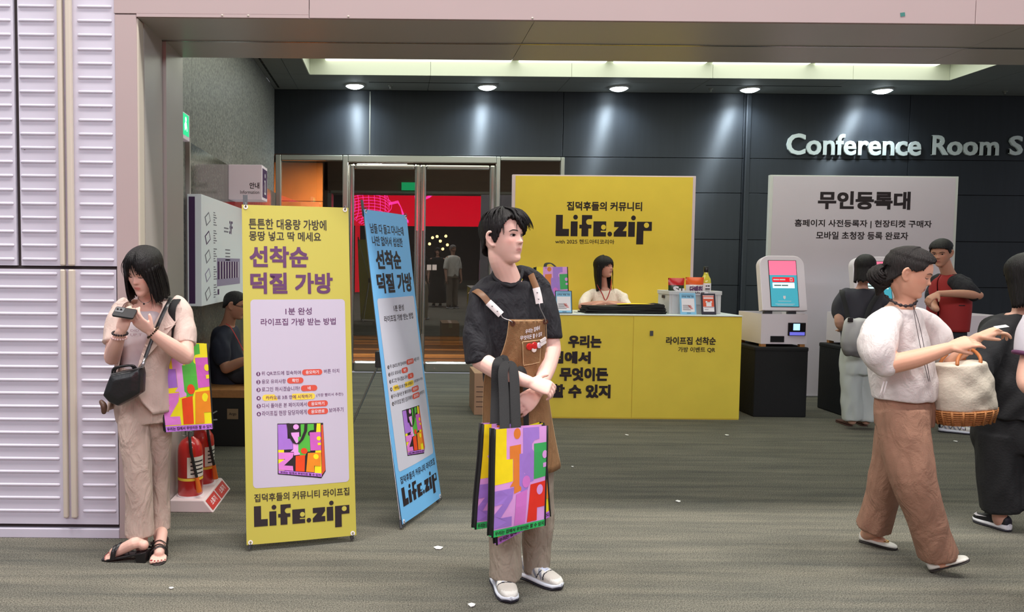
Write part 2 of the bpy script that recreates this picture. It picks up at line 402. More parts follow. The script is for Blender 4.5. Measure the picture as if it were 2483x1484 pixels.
# --- lobby ceiling with light cove
cl = struct('ceiling', 'grey metal panel ceiling of the lobby with a long recessed light cove')
RX0, RX1, RY0, RY1, RZ = -1.08, 6.86, 5.6, 9.86, 4.01
xs = [XG, -1.33, 0.42, 2.17, 3.92, 5.66, 7.4, 9.2]
def cpanel(x0, x1, y0, y1):
    g = G(); g.box(x0+0.003, x1-0.003, y0+0.003, y1-0.003, ZC, ZC+0.03); obj('ceiling_panel', g, M_ceil, cl)
for i in range(len(xs)-1):
    cpanel(xs[i], xs[i+1], YE, RY0); cpanel(xs[i], xs[i+1], RY1, 10.16); cpanel(xs[i], xs[i+1], 10.16, YB)
cpanel(XG, -1.33, RY0, RY1); cpanel(-1.33, RX0, RY0, RY1); cpanel(RX1, 7.4, RY0, RY1); cpanel(7.4, 9.2, RY0, RY1)
g = G(); g.box(XG-0.2, 9.4, YE-0.1, YB+0.2, RZ+0.03, RZ+0.08); obj('ceiling_slab', g, M_gap, cl)
for (a, b_) in ((XG, RX0-0.012), (RX1+0.012, 9.4)):
    g = G(); g.box(a, b_, YE, YB, ZC+0.031, RZ+0.02); obj('plenum_block', g, M_gap, cl)
g = G(); g.box(RX0-0.012, RX1+0.012, RY1+0.012, YB, ZC+0.031, RZ+0.02); obj('plenum_block', g, M_gap, cl)
g = G(); g.box(RX0-0.012, RX1+0.012, YE, RY0-0.012, ZC+0.031, RZ+0.02); obj('plenum_block', g, M_gap, cl)
cx = [RX0, 0.42, 2.17, 3.92, 5.66, RX1]
for i in range(5):
    g = G(); g.box(cx[i]+0.002, cx[i+1]-0.002, RY1, RY1+0.012, ZC-0.005, RZ+0.03); obj('cove_face', g, M_reveal, cl)
    g = G(); g.box(cx[i]+0.002, cx[i+1]-0.002, RY0-0.012, RY0, ZC-0.005, RZ+0.03); obj('cove_face', g, M_reveal, cl)
for x in (RX0-0.012, RX1):
    g = G(); g.box(x, x+0.012, RY0, RY1, ZC-0.005, RZ+0.03); obj('cove_face', g, M_reveal, cl)
g = G(); g.box(RX0, RX1, RY0, RY1, RZ+0.015, RZ+0.03); obj('cove_top', g, M_reveal, cl)
M_lamp = mat('cove_lamp', (255, 255, 240), 0.5, emit=(246, 251, 236), estr=2.15)
lx = [-0.93, 1.46, 2.63, 3.86, 5.13, 6.72]
for i in range(5):
    g = G(); g.box(lx[i]+0.05, lx[i+1]-0.05, RY0+0.25, RY1-0.01, RZ-0.006, RZ+0.014)
    t = tag(obj('cove_light', g, M_lamp), ['leftmost', 'second from the left', 'middle', 'fourth from the left', 'rightmost'][i] + ' bright diffuser panel in the long recessed ceiling cove', 'light', 'diffusers of the ceiling cove')
for (a, b_, y) in ((-0.36, 1.32, 10.27), (4.0, 5.75, 10.27)):
    g = G(); g.box(a, b_, y-0.012, y+0.012, ZC-0.002, ZC+0.004); obj('air_slot', g, M_gap, cl)
g = G()
for i in range(16): g.box(XG+0.06, XG+0.085, 8.4+i*0.14, 8.52+i*0.14, ZC-0.003, ZC+0.004)
obj('air_slot', g, M_gap, cl)
for px, py in ((947, 211), (1720, 218), (2430, 221)):
    p = at(px, py, 10.5); g = G(); g.lathe([(0.03, 0), (0.03, -0.012), (0.012, -0.016), (0.012, -0.04), (0.02, -0.043)], 12)
    tag(obj('sprinkler', g, M_brush, loc=(p.x, 10.45, ZC-0.0005)), {947: 'ceiling sprinkler between the two leftmost downlights', 1720: 'ceiling sprinkler left of the fourth downlight', 2430: 'ceiling sprinkler right of the last downlight'}[px], 'sprinkler', 'ceiling sprinklers')

# --- downlights close to the back wall
M_down = mat('downlight_lens', (255, 255, 255), 0.4, emit=(236, 250, 255), estr=26.0)
M_rim = mat('downlight_rim', (200, 204, 204), 0.4)
names = ['leftmost', 'second', 'third', 'fourth', 'rightmost']
for i, x in enumerate((-0.55, 1.19, 2.92, 4.64, 6.38)):
    t = thing('downlight', ['round white downlight above the left glass door', 'round white downlight between the doors and the yellow backdrop', 'round white downlight above the yellow backdrop', 'round white downlight beside the vertical wall strip', 'round white downlight above the raised metal lettering'][i], 'light', (x, 10.43, ZC), group='downlights along the back wall')
    g = G(); g.lathe([(0.10, 0.0), (0.135, 0.0), (0.135, -0.012), (0.12, -0.02), (0.10, -0.012)], 28); obj('rim', g, M_rim, t, smooth=50)
    g = G(); g.lathe([(0.112, -0.008), (0.10, -0.03), (0.06, -0.046), (0.004, -0.05)], 24); obj('lens', g, M_down, t, smooth=80)
    l = bpy.data.lights.new('downlight_beam', 'SPOT'); l.energy = 100; l.spot_size = math.radians(150); l.spot_blend = 1.0; l.shadow_soft_size = 0.07; l.color = (0.78, 0.92, 1.0)
    lo = bpy.data.objects.new('downlight_beam', l); COL.objects.link(lo); lo.parent = t; lo.location = (0, 0, -0.07); lo.rotation_euler = (math.radians(6), 0, 0)

# --- charcoal back wall
wb = struct('wall_back', 'dark charcoal metal panel back wall of the lobby')
g = G(); g.box(XG-0.2, 9.4, YB+0.03, YB+0.06, 2.97, ZC+0.1); g.box(2.24, 9.4, YB+0.03, YB+0.06, 0, 2.97); obj('wall_backing', g, M_gap, wb)
def wpanel(x0, x1, z0, z1):
    g = G(); g.box(x0+0.004, x1-0.004, YB, YB+0.03, z0+0.004, z1-0.004); obj('wall_panel', g, M_dark, wb, bev=0.002)
vx = [XG, -0.36, 2.26, 4.70, 6.95, 9.4]
for i in range(5): wpanel(vx[i], vx[i+1], 2.97, ZC)
zz = [0.0, 0.62, 1.245, 1.87, 2.50, 2.97]
for i in (2, 3, 4):
    for k in range(5): wpanel(vx[i], vx[i+1], zz[k], zz[k+1])
g = G(); g.box(4.72, 4.79, YB-0.045, YB+0.01, 0, ZC-0.02); obj('vertical_strip', g, M_dark, wb, bev=0.012, seg=3)
g = G(); g.box(-0.364, -0.352, YB-0.006, YB+0.01, 2.98, ZC-0.02); obj('joint_strip', g, M_brush, wb)
# raised lettering
M_let = mat('letter_metal', (214, 224, 222), 0.45, metal=0.2)
sg = thing('wall_lettering', 'raised pale metal lettering on the dark back wall', 'sign', (0, YB, 2.97))
def raised(s, box):
    co, fs = text2d(s, 0.022); lo, hi = co.min(0), co.max(0); u0, w0, u1, w1 = box
    sc = ((u1-u0)/(hi[0]-lo[0]), (w1-w0)/(hi[1]-lo[1])); g = G()
    q4 = len(co)//4
    for yy in (-0.03, -0.004):
        g.add([(u0+(p[0]-lo[0])*sc[0], yy - 0.0004*(i//q4), w0+(p[1]-lo[1])*sc[1]-2.97) for i, p in enumerate(co)], fs)
    n = len(co); ec = {}
    for q in fs:
        for a, b_ in zip(q, q[1:]+q[:1]): k = (min(a,b_), max(a,b_)); ec[k] = ec.get(k, 0)+1
    for (a, b_), c in ec.items():
        if c == 1: g.f.append([a, b_, b_+n, a+n]); g.mi.append(0)
    obj('letters', g, M_let, sg)
pa, pb = at(1905, 376, YB), at(2232, 327, YB); raised('Conference', (pa.x, pa.z, pb.x, pb.z))
pa, pb = at(2256, 377, YB), at(2420, 330, YB); raised('Room', (pa.x, pa.z, pb.x, pb.z))
pa, pb = at(2443, 377, YB), at(2478, 330, YB); raised('S', (pa.x, pa.z, pb.x, pb.z))

# --- glazed entrance
def frame(name, x0, x1, z0, z1, w, m, parent, y0=YB-0.05, y1=YB+0.03, bot=None, bev=0.012):
    bot = w if bot is None else bot
    for a in ((x0, x0+w, z0, z1), (x1-w, x1, z0, z1), (x0+w, x1-w, z1-w, z1), (x0+w, x1-w, z0, z0+bot)):
        g = G(); g.box(a[0], a[1], y0, y1, a[2], a[3]); obj(name, g, m, parent, bev=bev, seg=3, smooth=None)
Xb = lambda px: at(px, 640, YB).x
def tilt_pane(o):          # slight lean invented so the mirrored red screen shows clear of the lintel
    M = Matrix.Translation((0, YB, 1.4)) @ Matrix.Rotation(0.0165, 4, 'X') @ Matrix.Translation((0, -YB, -1.4)); o.data.transform(M)
w1 = struct('window_1', 'dark glass sidelight in polished steel frame at the left of the entrance')
frame('frame_bar', XG+0.02, Xb(843), 0, 2.96, 0.075, M_brush, w1, bot=0.16)
g = G(); g.box(XG+0.09, Xb(843)-0.07, YB-0.006, YB+0.006, 0.15, 2.89); tilt_pane(obj('pane', g, M_glass, w1))
w2 = struct('window_2', 'dark glass sidelight in polished steel frame right of the doors')
frame('frame_bar', Xb(1199), Xb(1363), 0, 2.96, 0.055, M_brush, w2, bot=0.16)
g = G(); g.box(Xb(1199)+0.05, Xb(1363)-0.05, YB-0.006, YB+0.006, 0.15, 2.91); tilt_pane(obj('pane', g, M_glass, w2))
g = G(); g.box(Xb(843), Xb(1199), YB-0.05, YB+0.03, 2.87, 2.96); obj('door_head', g, M_brush, w1, bev=0.008)
for i, (a, b_) in enumerate(((845, 1017), (1018, 1197))):
    d = struct('door_%d' % (i+1), ('left' if i == 0 else 'right') + ' leaf of the glass double door with polished steel frame')
    frame('door_rail', Xb(a), Xb(b_), 0.012, 2.85, 0.075, M_steel, d, y0=YB-0.04, y1=YB+0.02, bot=0.15, bev=0.028)
    g = G(); g.box(Xb(a)+0.07, Xb(b_)-0.07, YB-0.006, YB+0.006, 0.15, 2.78); tilt_pane(obj('pane', g, M_glass, d))
    hx = Xb(1010) if i == 0 else Xb(1026)
    g = G(); g.tube([(hx, YB-0.09, 0.55), (hx, YB-0.09, 1.95)], 0.016, 12)
    for z in (0.65, 1.85): g.tube([(hx, YB-0.09, z), (hx, YB-0.03, z)], 0.01, 8)
    obj('pull_handle', g, M_steel, d, smooth=50)
    if i == 1:
        for px in (1035, 1048):
            p = at(px, 655, YB); g = G(); g.box(p.x, p.x+0.06, YB-0.0085, YB-0.007, p.z, p.z+0.075); obj('sticker', g, mat('door_sticker', (216, 200, 196), 0.6), d)
    g = G(); p = Xb(1056); g.tube([(p, YB-0.045, 0.06), (p, YB-0.07, 0.06)], 0.014, 10)
    if i == 1: obj('floor_lock', g, M_steel, d, smooth=50)
# dark foyer behind the glass
wf = struct('wall_foyer', 'dim foyer behind the glass doors with wooden floor and orange panelling')
g = G(); g.box(-2.2, 4.0, 16.2, 16.3, 0, 3.2); g.box(-2.3, -2.2, YB+0.1, 16.3, 0, 3.2); g.box(4.0, 4.1, YB+0.1, 16.3, 0, 3.2); g.box(-2.3, 4.1, YB+0.1, 16.3, 3.2, 3.3); obj('foyer_shell', g, mat('foyer_dark', (40, 36, 34), 0.7), wf)
plank_cols = [mat('plank_%d' % i, c, 0.45, noise=0.15, nscale=3, stretch=(0.5, 9, 1)) for i, c in enumerate(((166, 104, 50), (128, 76, 36), (186, 122, 62), (96, 58, 32)))]
random.seed(3); y = YB+0.12
while y < 16.0:
    h = random.choice((0.10, 0.16, 0.22, 0.3)); g = G(); g.box(-2.2, 4.0, y+0.004, y+h, 0, 0.02+random.random()*0.004); obj('floor_plank', g, random.choice(plank_cols), wf); y += h
M_orange = mat('orange_veneer', (214, 118, 44), 0.45, noise=0.08, nscale=4)
for z0, z1 in ((0.02, 0.85), (0.86, 1.66), (1.67, 2.48), (2.49, 3.1)):
    g = G(); g.box(-2.05, -1.17, 12.6, 12.66, z0, z1); obj('veneer_panel', g, M_orange, wf)
g = G(); g.box(-1.36, -1.27, 12.55, 12.6, 2.05, 2.17); obj('switch_plate', g, M_brush, wf)
fl = bpy.data.lights.new('foyer_fill_lamp', 'AREA'); fl.energy = 300; fl.size = 0.7; fl.color = (1, 0.9, 0.8)  # unseen lamp added to brighten the veneer and planks behind the glass
fo = bpy.data.objects.new('foyer_fill_lamp', fl); COL.objects.link(fo); fo.location = (-0.2, 11.6, 3.1)
# ------------------------------------------------------------------ printed bag artwork
def cut_poly(poly, step):
    bm = bmesh.new(); vs = [bm.verts.new((a, b, 0)) for a, b in poly]; bm.faces.new(vs)
    xs = [p[0] for p in poly]; ys = [p[1] for p in poly]
    for ax, lo, hi in ((0, min(xs), max(xs)), (1, min(ys), max(ys))):
        k = math.floor(lo/step)+1
        while k*step < hi:
            co = [0,0,0]; no = [0,0,0]; co[ax] = k*step; no[ax] = 1
            bmesh.ops.bisect_plane(bm, geom=bm.verts[:]+bm.edges[:]+bm.faces[:], plane_co=co, plane_no=no, dist=1e-6); k += 1
    bm.verts.index_update(); out = [(v.co.x, v.co.y) for v in bm.verts], [[v.index for v in f.verts] for f in bm.faces]
    bm.free(); return out
PAL_Y = dict(base=(222,160,226), L=(246,222,20), i=(226,128,50), f=(164,124,212), e=(60,172,92), z=(158,120,208), j=(214,120,206), p=(226,48,32), strip=(44,184,96), hole=(222,160,226))
PAL_P = dict(base=(240,228,30), L=(168,116,212), i=(232,160,232), f=(82,184,64), e=(206,96,190), z=(222,128,212), j=(232,72,26), p=(234,140,32), strip=(190,120,222), hole=(240,228,30))
ART = [  # key, polygons with v measured downwards
 ('L', [[(0,0),(.22,0),(.22,.29),(.34,.29),(.34,.50),(0,.52)]]),
 ('f', [[(.53,.005),(.84,.005),(.84,.12),(.75,.13),(.70,.165),(.70,.215),(.735,.24),(.745,.53),(.67,.54),(.62,.62),(.5,.62),(.46,.55),(.46,.25),(.53,.25)]]),
 ('i', [disc(.42,.055,.066,.052), [(.28,.17),(.49,.16),(.49,.25),(.465,.25),(.465,.55),(.5,.57),(.5,.60),(.36,.62),(.36,.55),(.28,.55),(.345,.50),(.345,.29),(.28,.29)]]),
 ('e', [[(.735,.165),(1,.16),(1,.50),(.75,.515)]]),
 ('z', [[(0,.575),(.36,.56),(.33,.66),(.13,.83),(.33,.83),(.34,.925),(0,.925),(0,.80),(.16,.70),(0,.71)]]),
 ('j', [disc(.60,.525,.078,.058), [(.40,.63),(.62,.60),(.60,.925),(.39,.925)]]),
 ('p', [[(.685,.56),(1,.545),(.985,.80),(.83,.80),(.83,.925),(.635,.925)]]),
 ('hole', [[q for q in disc(.95,.28,.05,.04) ], [(.92,.365),(.998,.36),(.998,.405),(.925,.41)], disc(.875,.625,.062,.05)]),
 ('strip', [[(0,.935),(1,.935),(1,1),(0,1)]])]
M_black = mat('black_webbing', (22, 22, 24), 0.8, bump=0.3, bscale=400)
M_ink = mat('black_print', (34, 22, 28), 0.6)
def artmat(c): return mat('bag_print_%d_%d_%d' % c, c, 0.42, noise=0.04, nscale=20)
def bag_art(parent, S, pal, step=0.125, letters=True, k0=1.0, bold=0.02):
    for j, (key, polys) in enumerate(ART):
        g = G()
        for p in polys:
            vs, fs = cut_poly([(a, 1-b) for a, b in p], step)
            g.add([S(a, b, k0*(1 + 0.5*j)) for a, b in vs], fs)
        obj('printed_letter' if key not in ('hole', 'strip') else 'printed_' + key, g, artmat(pal[key]), parent)
    if letters:
        lettering(parent, '우리는 집에서 무엇이든 할 수 있지', (.04, .012, .97, .052), lambda u, w: S(u, w, k0*7), M_ink, bold)
def tote(label, C, thick, pal, group=None, handles=None, bulge=0.012, seed=0, back=None):
    "C: corners TL, TR, BR, BL in world space; thick: depth of the gusset, away from the camera"
    TL, TR, BR, BL = [Vector(c) for c in C]
    base = (BL+BR)/2; t = thing('tote_bag', label, 'bag', base, group=group)
    Nn = ((TR-TL).cross(TL-BL)).normalized()
    if Nn.y > 0: Nn = -Nn                                    # towards the viewer
    rnd = random.Random(seed); ph = [rnd.random()*6.3 for _ in range(4)]
    def P(u, w):
        p = (TL*(1-u) + TR*u)*w + (BL*(1-u) + BR*u)*(1-w) - base
        d = bulge*math.sin(math.pi*u)*math.sin(math.pi*min(1, w*1.05)) + 0.35*bulge*(math.sin(5*w+ph[0]+2*u) + math.sin(7*u+ph[1]+3*w))*w*(1-w)*3
        return p + Nn*d
    def S(u, w, k=1.0): return P(u, w) + Nn*(0.0004*k)
    n, m = 8, 10
    g = G(); vs = [P(i/n, j/m) for j in range(m+1) for i in range(n+1)]
    g.add(vs, [(j*(n+1)+i, j*(n+1)+i+1, (j+1)*(n+1)+i+1, (j+1)*(n+1)+i) for j in range(m) for i in range(n)]); obj('front_panel', g, artmat(pal['base']), t, smooth=180)
    B = Nn*(-thick)
    g = G(); vs = [P(i/n, j/m)*1.0 + B - Nn*0.0 for j in range(m+1) for i in range(n+1)]
    g.add(vs, [(j*(n+1)+i, (j+1)*(n+1)+i, (j+1)*(n+1)+i+1, j*(n+1)+i+1) for j in range(m) for i in range(n)]); obj('back_panel', g, artmat(pal['base']), t, smooth=180)
    for u, nm in ((0, 'side_gusset'), (1, 'side_gusset')):
        g = G(); ring = []
        s = 1 if u else -1
        for j in range(m+1):
            a = P(u, j/m); fold = (TR-TL).normalized()*(-s*min(0.02, thick*0.3))
            ring.append([a, a + B*0.5 + fold, a + B])
        g.loft(ring, closed=False, caps=False); obj(nm, g, M_black, t)
        g = G(); g.tube([P(u, j/m) for j in range(m+1)], 0.0045, 6); obj('piping', g, M_black, t, smooth=180)
        g = G(); g.tube([P(u, j/m) + B for j in range(m+1)], 0.0045, 6); obj('piping', g, M_black, t, smooth=180)
    g = G(); g.loft([[P(i/n, 0), P(i/n, 0) + B] for i in range(n+1)], closed=False, caps=False); obj('bottom_panel', g, artmat(pal['strip']), t)
    bag_art(t, S, pal)
    for path, w in (handles or []):
        g = G(); g.tube([Vector(p) - base for p in spl(path, 5)], w, 8, flat=0.12, up=(1, 0, 0)); obj('handle', g, M_black, t, smooth=60)
    return t

# ------------------------------------------------------------------ roll-up poster stands
M_pur = mat('purple_print', (96, 52, 98), 0.6); M_red = mat('red_print', (212, 78, 60), 0.6); M_white = mat('white_print', (236, 232, 238), 0.6)
M_yel2 = mat('yellow_print', (238, 206, 70), 0.6); M_alu = mat('aluminium', (176, 176, 178), 0.3, metal=0.9); M_plast = mat('grey_plastic', (74, 76, 80), 0.5)
LINES = [('위 QR코드에 접속하여', (0.155,0.4875,0.513,0.5005)), ('버튼 터치', (0.730,0.4890,0.875,0.5019)), ('응모 유의사항', (0.156,0.4638,0.374,0.4764)),
 ('로그인 하시겠습니까?', (0.155,0.4404,0.501,0.4539)), ('(가장 빨리서 추천!)', (0.652,0.4183,0.908,0.4295)), ('다시 돌아온 본 페이지에서', (0.156,0.3926,0.561,0.4057)),
 ('라이프집 현장 담당자에게', (0.155,0.3689,0.559,0.3836)), ('보여주기', (0.768,0.3707,0.907,0.3845))]
PILLS = [('응모하기', (0.524,0.4853,0.713,0.5028)), ('확인', (0.385,0.4621,0.535,0.4796)), ('네', (0.511,0.4380,0.662,0.4555)), ('카카오로 3초 안에 시작하기', (0.159,0.4132,0.641,0.4315)), ('응모하기', (0.569,0.3905,0.759,0.4080)), ('응모완료', (0.568,0.3672,0.760,0.3848))]
def banner(label, BL, U2, lean, W, H, mcloth, mback, minkA, minkB, heads):
    t = thing('poster_stand', label, 'banner', (BL[0], BL[1], 0))
    U = Vector((U2[0], U2[1], 0)).normalized(); nb = Vector((-U.y, U.x, 0)); k = lean/H
    Wv = (nb*k + Vector((0,0,math.sqrt(1-k*k)))).normalized(); Nf = U.cross(Wv)      # towards the viewer
    O = Vector((0,0,0.035))
    def S(u, w, q=1.0):
        uu, ww = u/W, w/H
        bow = 0.010*math.sin(math.pi*ww)*(2*uu-1)**2 - 0.004*math.sin(math.pi*uu)
        return O + U*u + Wv*w + nb*bow + Nf*(0.0007*q)
    n, m = 10, 24
    g = G(); 
    fr = [[S(W*i/n, H*j/m, 0) for i in range(n+1)] for j in range(m+1)]; bk = [[p - Nf*0.0012 for p in r] for r in fr]
    vs = [p for r in fr for p in r] + [p for r in bk for p in r]; q = (m+1)*(n+1)
    fs = [(j*(n+1)+i, j*(n+1)+i+1, (j+1)*(n+1)+i+1, (j+1)*(n+1)+i) for j in range(m) for i in range(n)]
    fs += [(a+q, d+q, c+q, b+q) for a, b, c, d in fs]
    g.add(vs, fs); obj('poster', g, mcloth, t, smooth=180)
    Su = lambda u, w, q=1.0: S(u*W, w*H, q)
    def sheet(poly, name, m, kk, step=0.2):
        vs, fs = cut_poly(poly, step); g = G(); g.add([Su(a, b, kk) for a, b in vs], fs); return obj(name, g, m, t)
    ar = W/H
    rr = lambda a, b, c, d, r: [(x, b + (y-b*1.0)) for x, y in [(p[0], p[1]) for p in [(x0, y0*ar) for x0, y0 in rrect(a, b/ar, c, d/ar, r)]]]
    sheet(rr(0.065, 0.16, 0.946, 0.7145, 0.035), 'printed_panel', mback, 1)
    for s, box, b in heads: lettering(t, s, box, lambda u, w: Su(u, w, 2), minkA if b < 0.03 else minkB, b)
    lettering(t, '1분 완성', (0.381,0.6682,0.625,0.6896), lambda u, w: Su(u, w, 2), minkB, 0.012)
    lettering(t, '라이프집 가방 받는 방법', (0.156,0.6364,0.852,0.6575), lambda u, w: Su(u, w, 2), minkB, 0.012)
    for s, box in LINES: lettering(t, s, box, lambda u, w: Su(u, w, 2), minkB, 0.004)
    for s, (a, b, c, d) in PILLS:
        y = len(s) > 6
        sheet(rr(a, b, c, d, 0.49*(d-b)/ar), 'printed_button', M_yel2 if y else M_red, 2, 0.5)
        co_, _ = text2d(s, 0.012); nw = (co_[:,0].max()-co_[:,0].min())/(co_[:,1].max()-co_[:,1].min()); hh_ = d-b-0.007; ww_ = min((c-a)*0.9, nw*hh_/ar); mx_ = (a+c)/2
        lettering(t, s, (mx_-ww_/2, b+0.0035, mx_+ww_/2, d-0.0035), lambda u, w: Su(u, w, 3), minkB if y else M_white, 0.012)
    for i, y in enumerate((.4929, .4692, .4462, .4218, .3985, .3752)):
        sheet([(0.126 + a, y + b*ar) for a, b in disc(0, 0, 0.019, n=16)], 'printed_bullet', minkB, 2, 0.5)
        lettering(t, str(i+1), (0.1235 if i == 0 else 0.1185, y-0.004, 0.1295 if i == 0 else 0.1335, y+0.004), lambda u, w: Su(u, w, 3), M_white, 0.01)
    # printed picture of the bag
    sheet([(.29,.345),(.69,.341),(.71,.341),(.725,.197),(.683,.177),(.286,.197)], 'printed_bag', M_ink, 2, 0.5)
    def Sb(u, w, q=1.0):
        a = (.293*(1-u)+.686*u); b = (.3425*(1-u)+.3395*u); c = (.1995*(1-u)+.181*u)
        return Su(a, c + (b-c)*w, 2.4 + q*0.35)
    g = G(); g.add([Sb(a, b, .3) for a, b in ((0,0),(1,0),(1,1),(0,1))], [(0,1,2,3)]); obj('printed_base', g, artmat(PAL_P['base']), t)
    bag_art(t, Sb, PAL_P, 0.5, True, 1.0)
    hp = [(.385,.345),(.40,.31),(.44,.286),(.47,.282),(.51,.295),(.545,.32),(.55,.341)]
    g = G()
    for (a, b), (c, d) in zip(hp, hp[1:]): g.add([Su(a-.014, b, 6), Su(a+.014, b, 6), Su(c+.014, d, 6), Su(c-.014, d, 6)], [(0,1,2,3)])
    obj('printed_handle', g, M_ink, t)
    g = G(); vs, fs = cut_poly([(.692,.335),(.708,.335),(.722,.20),(.688,.186)], .5); g.add([Su(a, b, 3) for a, b in vs], fs); obj('printed_gusset', g, artmat((214,84,50)), t)
    lettering(t, '집덕후들의 커뮤니티 라이프집', (0.073,0.1202,0.943,0.1439), lambda u, w: Su(u, w, 2), minkA, 0.014)
    put_wordmark(t, (0.069, 0.050, 0.940, 0.1085), lambda u, w, k=1.0: Su(u, w, 1+k), M_ink, mcloth)
    # stand: hub, four arms, rear leg
    hub = O + U*(W/2) + Wv*(H*0.5) + nb*0.16
    corners = [(0.02, 0.012), (W-0.02, 0.012), (0.02, H-0.012), (W-0.02, H-0.012)]
    for u, w in corners:
        c = S(u, w, 0); e = c + nb*0.012
        if w < 1:
            e = Vector((e.x, e.y, 0.004)) + U*(-0.004 if u < W/2 else 0.004)
            g = G(); g.tube([hub + (e-hub)*0.08, e + (hub-e)*0.04], 0.006, 8); a = obj('arm', g, M_alu, t, smooth=60)
            g = G(); g.tube([e + (hub-e)*0.05, e + (hub-e)*0.004], [0.008, 0.011], 8); obj('foot', g, M_plast, a, smooth=60)
        else:
            e = e + Wv*0.012
            g = G(); g.tube([hub + (e-hub)*0.08, hub + (e-hub)*0.55, e], [0.006, 0.006, 0.004], 8); a = obj('arm', g, M_alu, t, smooth=60)
            if u < W/2:
                g = G(); g.prism([(-0.012,-0.02),(0.012,-0.02),(0.012,0.075),(-0.012,0.075)], e - Wv*0.02, U, Wv, nb, 0.006); obj('bracket', g, M_plast, a)
        g = G(); rings = []
        for r, h in ((0.006, 0.001), (0.012, 0.001), (0.012, 0.0024), (0.006, 0.0024)):
            rings.append([c + Nf*h + U*(r*math.cos(2*math.pi*i/16)) + Wv*(r*math.sin(2*math.pi*i/16)) for i in range(16)])
        rings.append(rings[0]); g.loft(rings, caps=False); gr = obj('grommet', g, M_white, t, smooth=60)
        g = G(); d = 1 if w > 1 else -1
        g.tube([c + Nf*0.001, c + Nf*0.012 + Wv*(0.008*d), c + Wv*(0.022*d) + Nf*0.006, e if d > 0 else c + Wv*(0.035*d) + nb*0.01], 0.0025, 6); obj('hook', g, M_plast, gr, smooth=60)
    g = G(); g.box(-0.022, 0.022, -0.03, 0.03, -0.05, 0.05, M=Matrix.Translation(hub) @ Matrix.Rotation(math.atan2(U.y, U.x), 4, 'Z')); obj('hub', g, M_plast, t, bev=0.008)
    rl = hub + nb*0.42; rl.z = 0.01
    g = G(); g.tube([hub, rl], 0.0065, 8); a = obj('rear_leg', g, M_alu, t, smooth=60)
    g = G(); g.tube([rl + (hub-rl)*0.05, rl + (hub-rl)*0.002], [0.008, 0.011], 8); obj('foot', g, M_plast, a, smooth=60)
    return t
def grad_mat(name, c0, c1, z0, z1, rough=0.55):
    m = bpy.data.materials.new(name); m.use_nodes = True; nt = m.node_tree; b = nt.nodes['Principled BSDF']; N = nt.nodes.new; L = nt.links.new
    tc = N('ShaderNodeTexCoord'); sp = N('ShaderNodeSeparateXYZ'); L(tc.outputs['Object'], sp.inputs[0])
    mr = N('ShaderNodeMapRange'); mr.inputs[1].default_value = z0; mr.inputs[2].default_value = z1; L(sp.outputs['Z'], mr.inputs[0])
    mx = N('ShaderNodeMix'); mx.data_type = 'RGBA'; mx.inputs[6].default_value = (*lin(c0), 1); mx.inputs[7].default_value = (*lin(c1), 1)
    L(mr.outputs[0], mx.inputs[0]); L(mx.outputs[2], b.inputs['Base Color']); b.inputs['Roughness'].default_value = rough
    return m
M_ybanner = mat('yellow_vinyl', (190, 180, 76), 0.5); M_bbanner = mat('blue_vinyl', (118, 192, 246), 0.5)
M_pan1 = mat('lilac_print', (194, 186, 204), 0.55); M_pan2 = mat('pale_print', (206, 208, 222), 0.55)
HY = [('튼튼한 대용량 가방에', (0.061,0.9267,0.782,0.9591), 0.012), ('몽땅 넣고 딱 메세요', (0.062,0.8920,0.728,0.9208), 0.012), ('선착순', (0.063,0.8110,0.602,0.8758), 0.034), ('덕질 가방', (0.067,0.7314,0.832,0.7958), 0.034)]
HB = [('남들 다 들고 다니는데', (0.09,0.925,0.86,0.957), 0.012), ('나만 없어서 섭섭한', (0.10,0.885,0.80,0.917), 0.012), ('선착순', (0.13,0.808,0.70,0.872), 0.034), ('덕질 가방', (0.10,0.73,0.93,0.796), 0.034)]
banner('yellow poster on a thin stand, nearly facing the viewer, with purple headline', (-0.757, 3.993), (0.564, 0.165), 0.24, 0.585, 1.79, M_ybanner, M_pan1, M_ink, M_pur, HY)
banner('pale blue poster on a thin stand, turned sideways behind the yellow one', (0.055, 4.335), (0.247, 0.524), 0.26, 0.585, 1.79, M_bbanner, M_pan2, M_ink, M_ink, HB)

# ------------------------------------------------------------------ signs and fittings along the stone wall
M_purp = mat('sign_purple', (74, 44, 92), 0.5); M_sign = mat('sign_face', (226, 214, 224), 0.45, emit=(226, 206, 216), estr=0.16)  # slight glow added to the sign face so it reads brighter
t = thing('information_sign', 'pinkish cube sign with dark Korean and English words projecting from the stone wall', 'sign', (-1.625, 7.66, 2.11))
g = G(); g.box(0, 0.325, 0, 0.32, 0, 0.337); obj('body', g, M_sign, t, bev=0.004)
g = G(); g.box(0.325, 0.329, 0.035, 0.285, 0.03, 0.307); obj('side_plate', g, M_purp, t)
lettering(t, '안내', (0.205, 0.105, 0.30, 0.165), planar((0,0,0), (1,0,0), (0,0,1)), M_ink, 0.02)
lettering(t, 'Information', (0.115, 0.055, 0.30, 0.088), planar((0,0,0), (1,0,0), (0,0,1)), M_ink, 0.004)
decal(t, 'pictogram', [disc(0.16, 0.245, 0.022), [(0.12,0.06),(0.20,0.06),(0.20,0.08),(0.175,0.08),(0.175,0.20),(0.125,0.20),(0.125,0.18),(0.145,0.18),(0.145,0.08),(0.12,0.08)]], planar((0.3295,0,0), (0,1,0), (0,0,1)), M_white)
t = thing('directory_board', 'long white floor directory board mounted on the stone wall', 'sign', (-1.614, 6.1, 1.155))
g = G(); g.box(0, 0.11, 0, 1.95, 0, 0.87); obj('panel', g, mat('board_white', (214, 220, 222), 0.35, emit=(206, 214, 220), estr=0.14), t, bev=0.003)  # glow put into the white to brighten the board
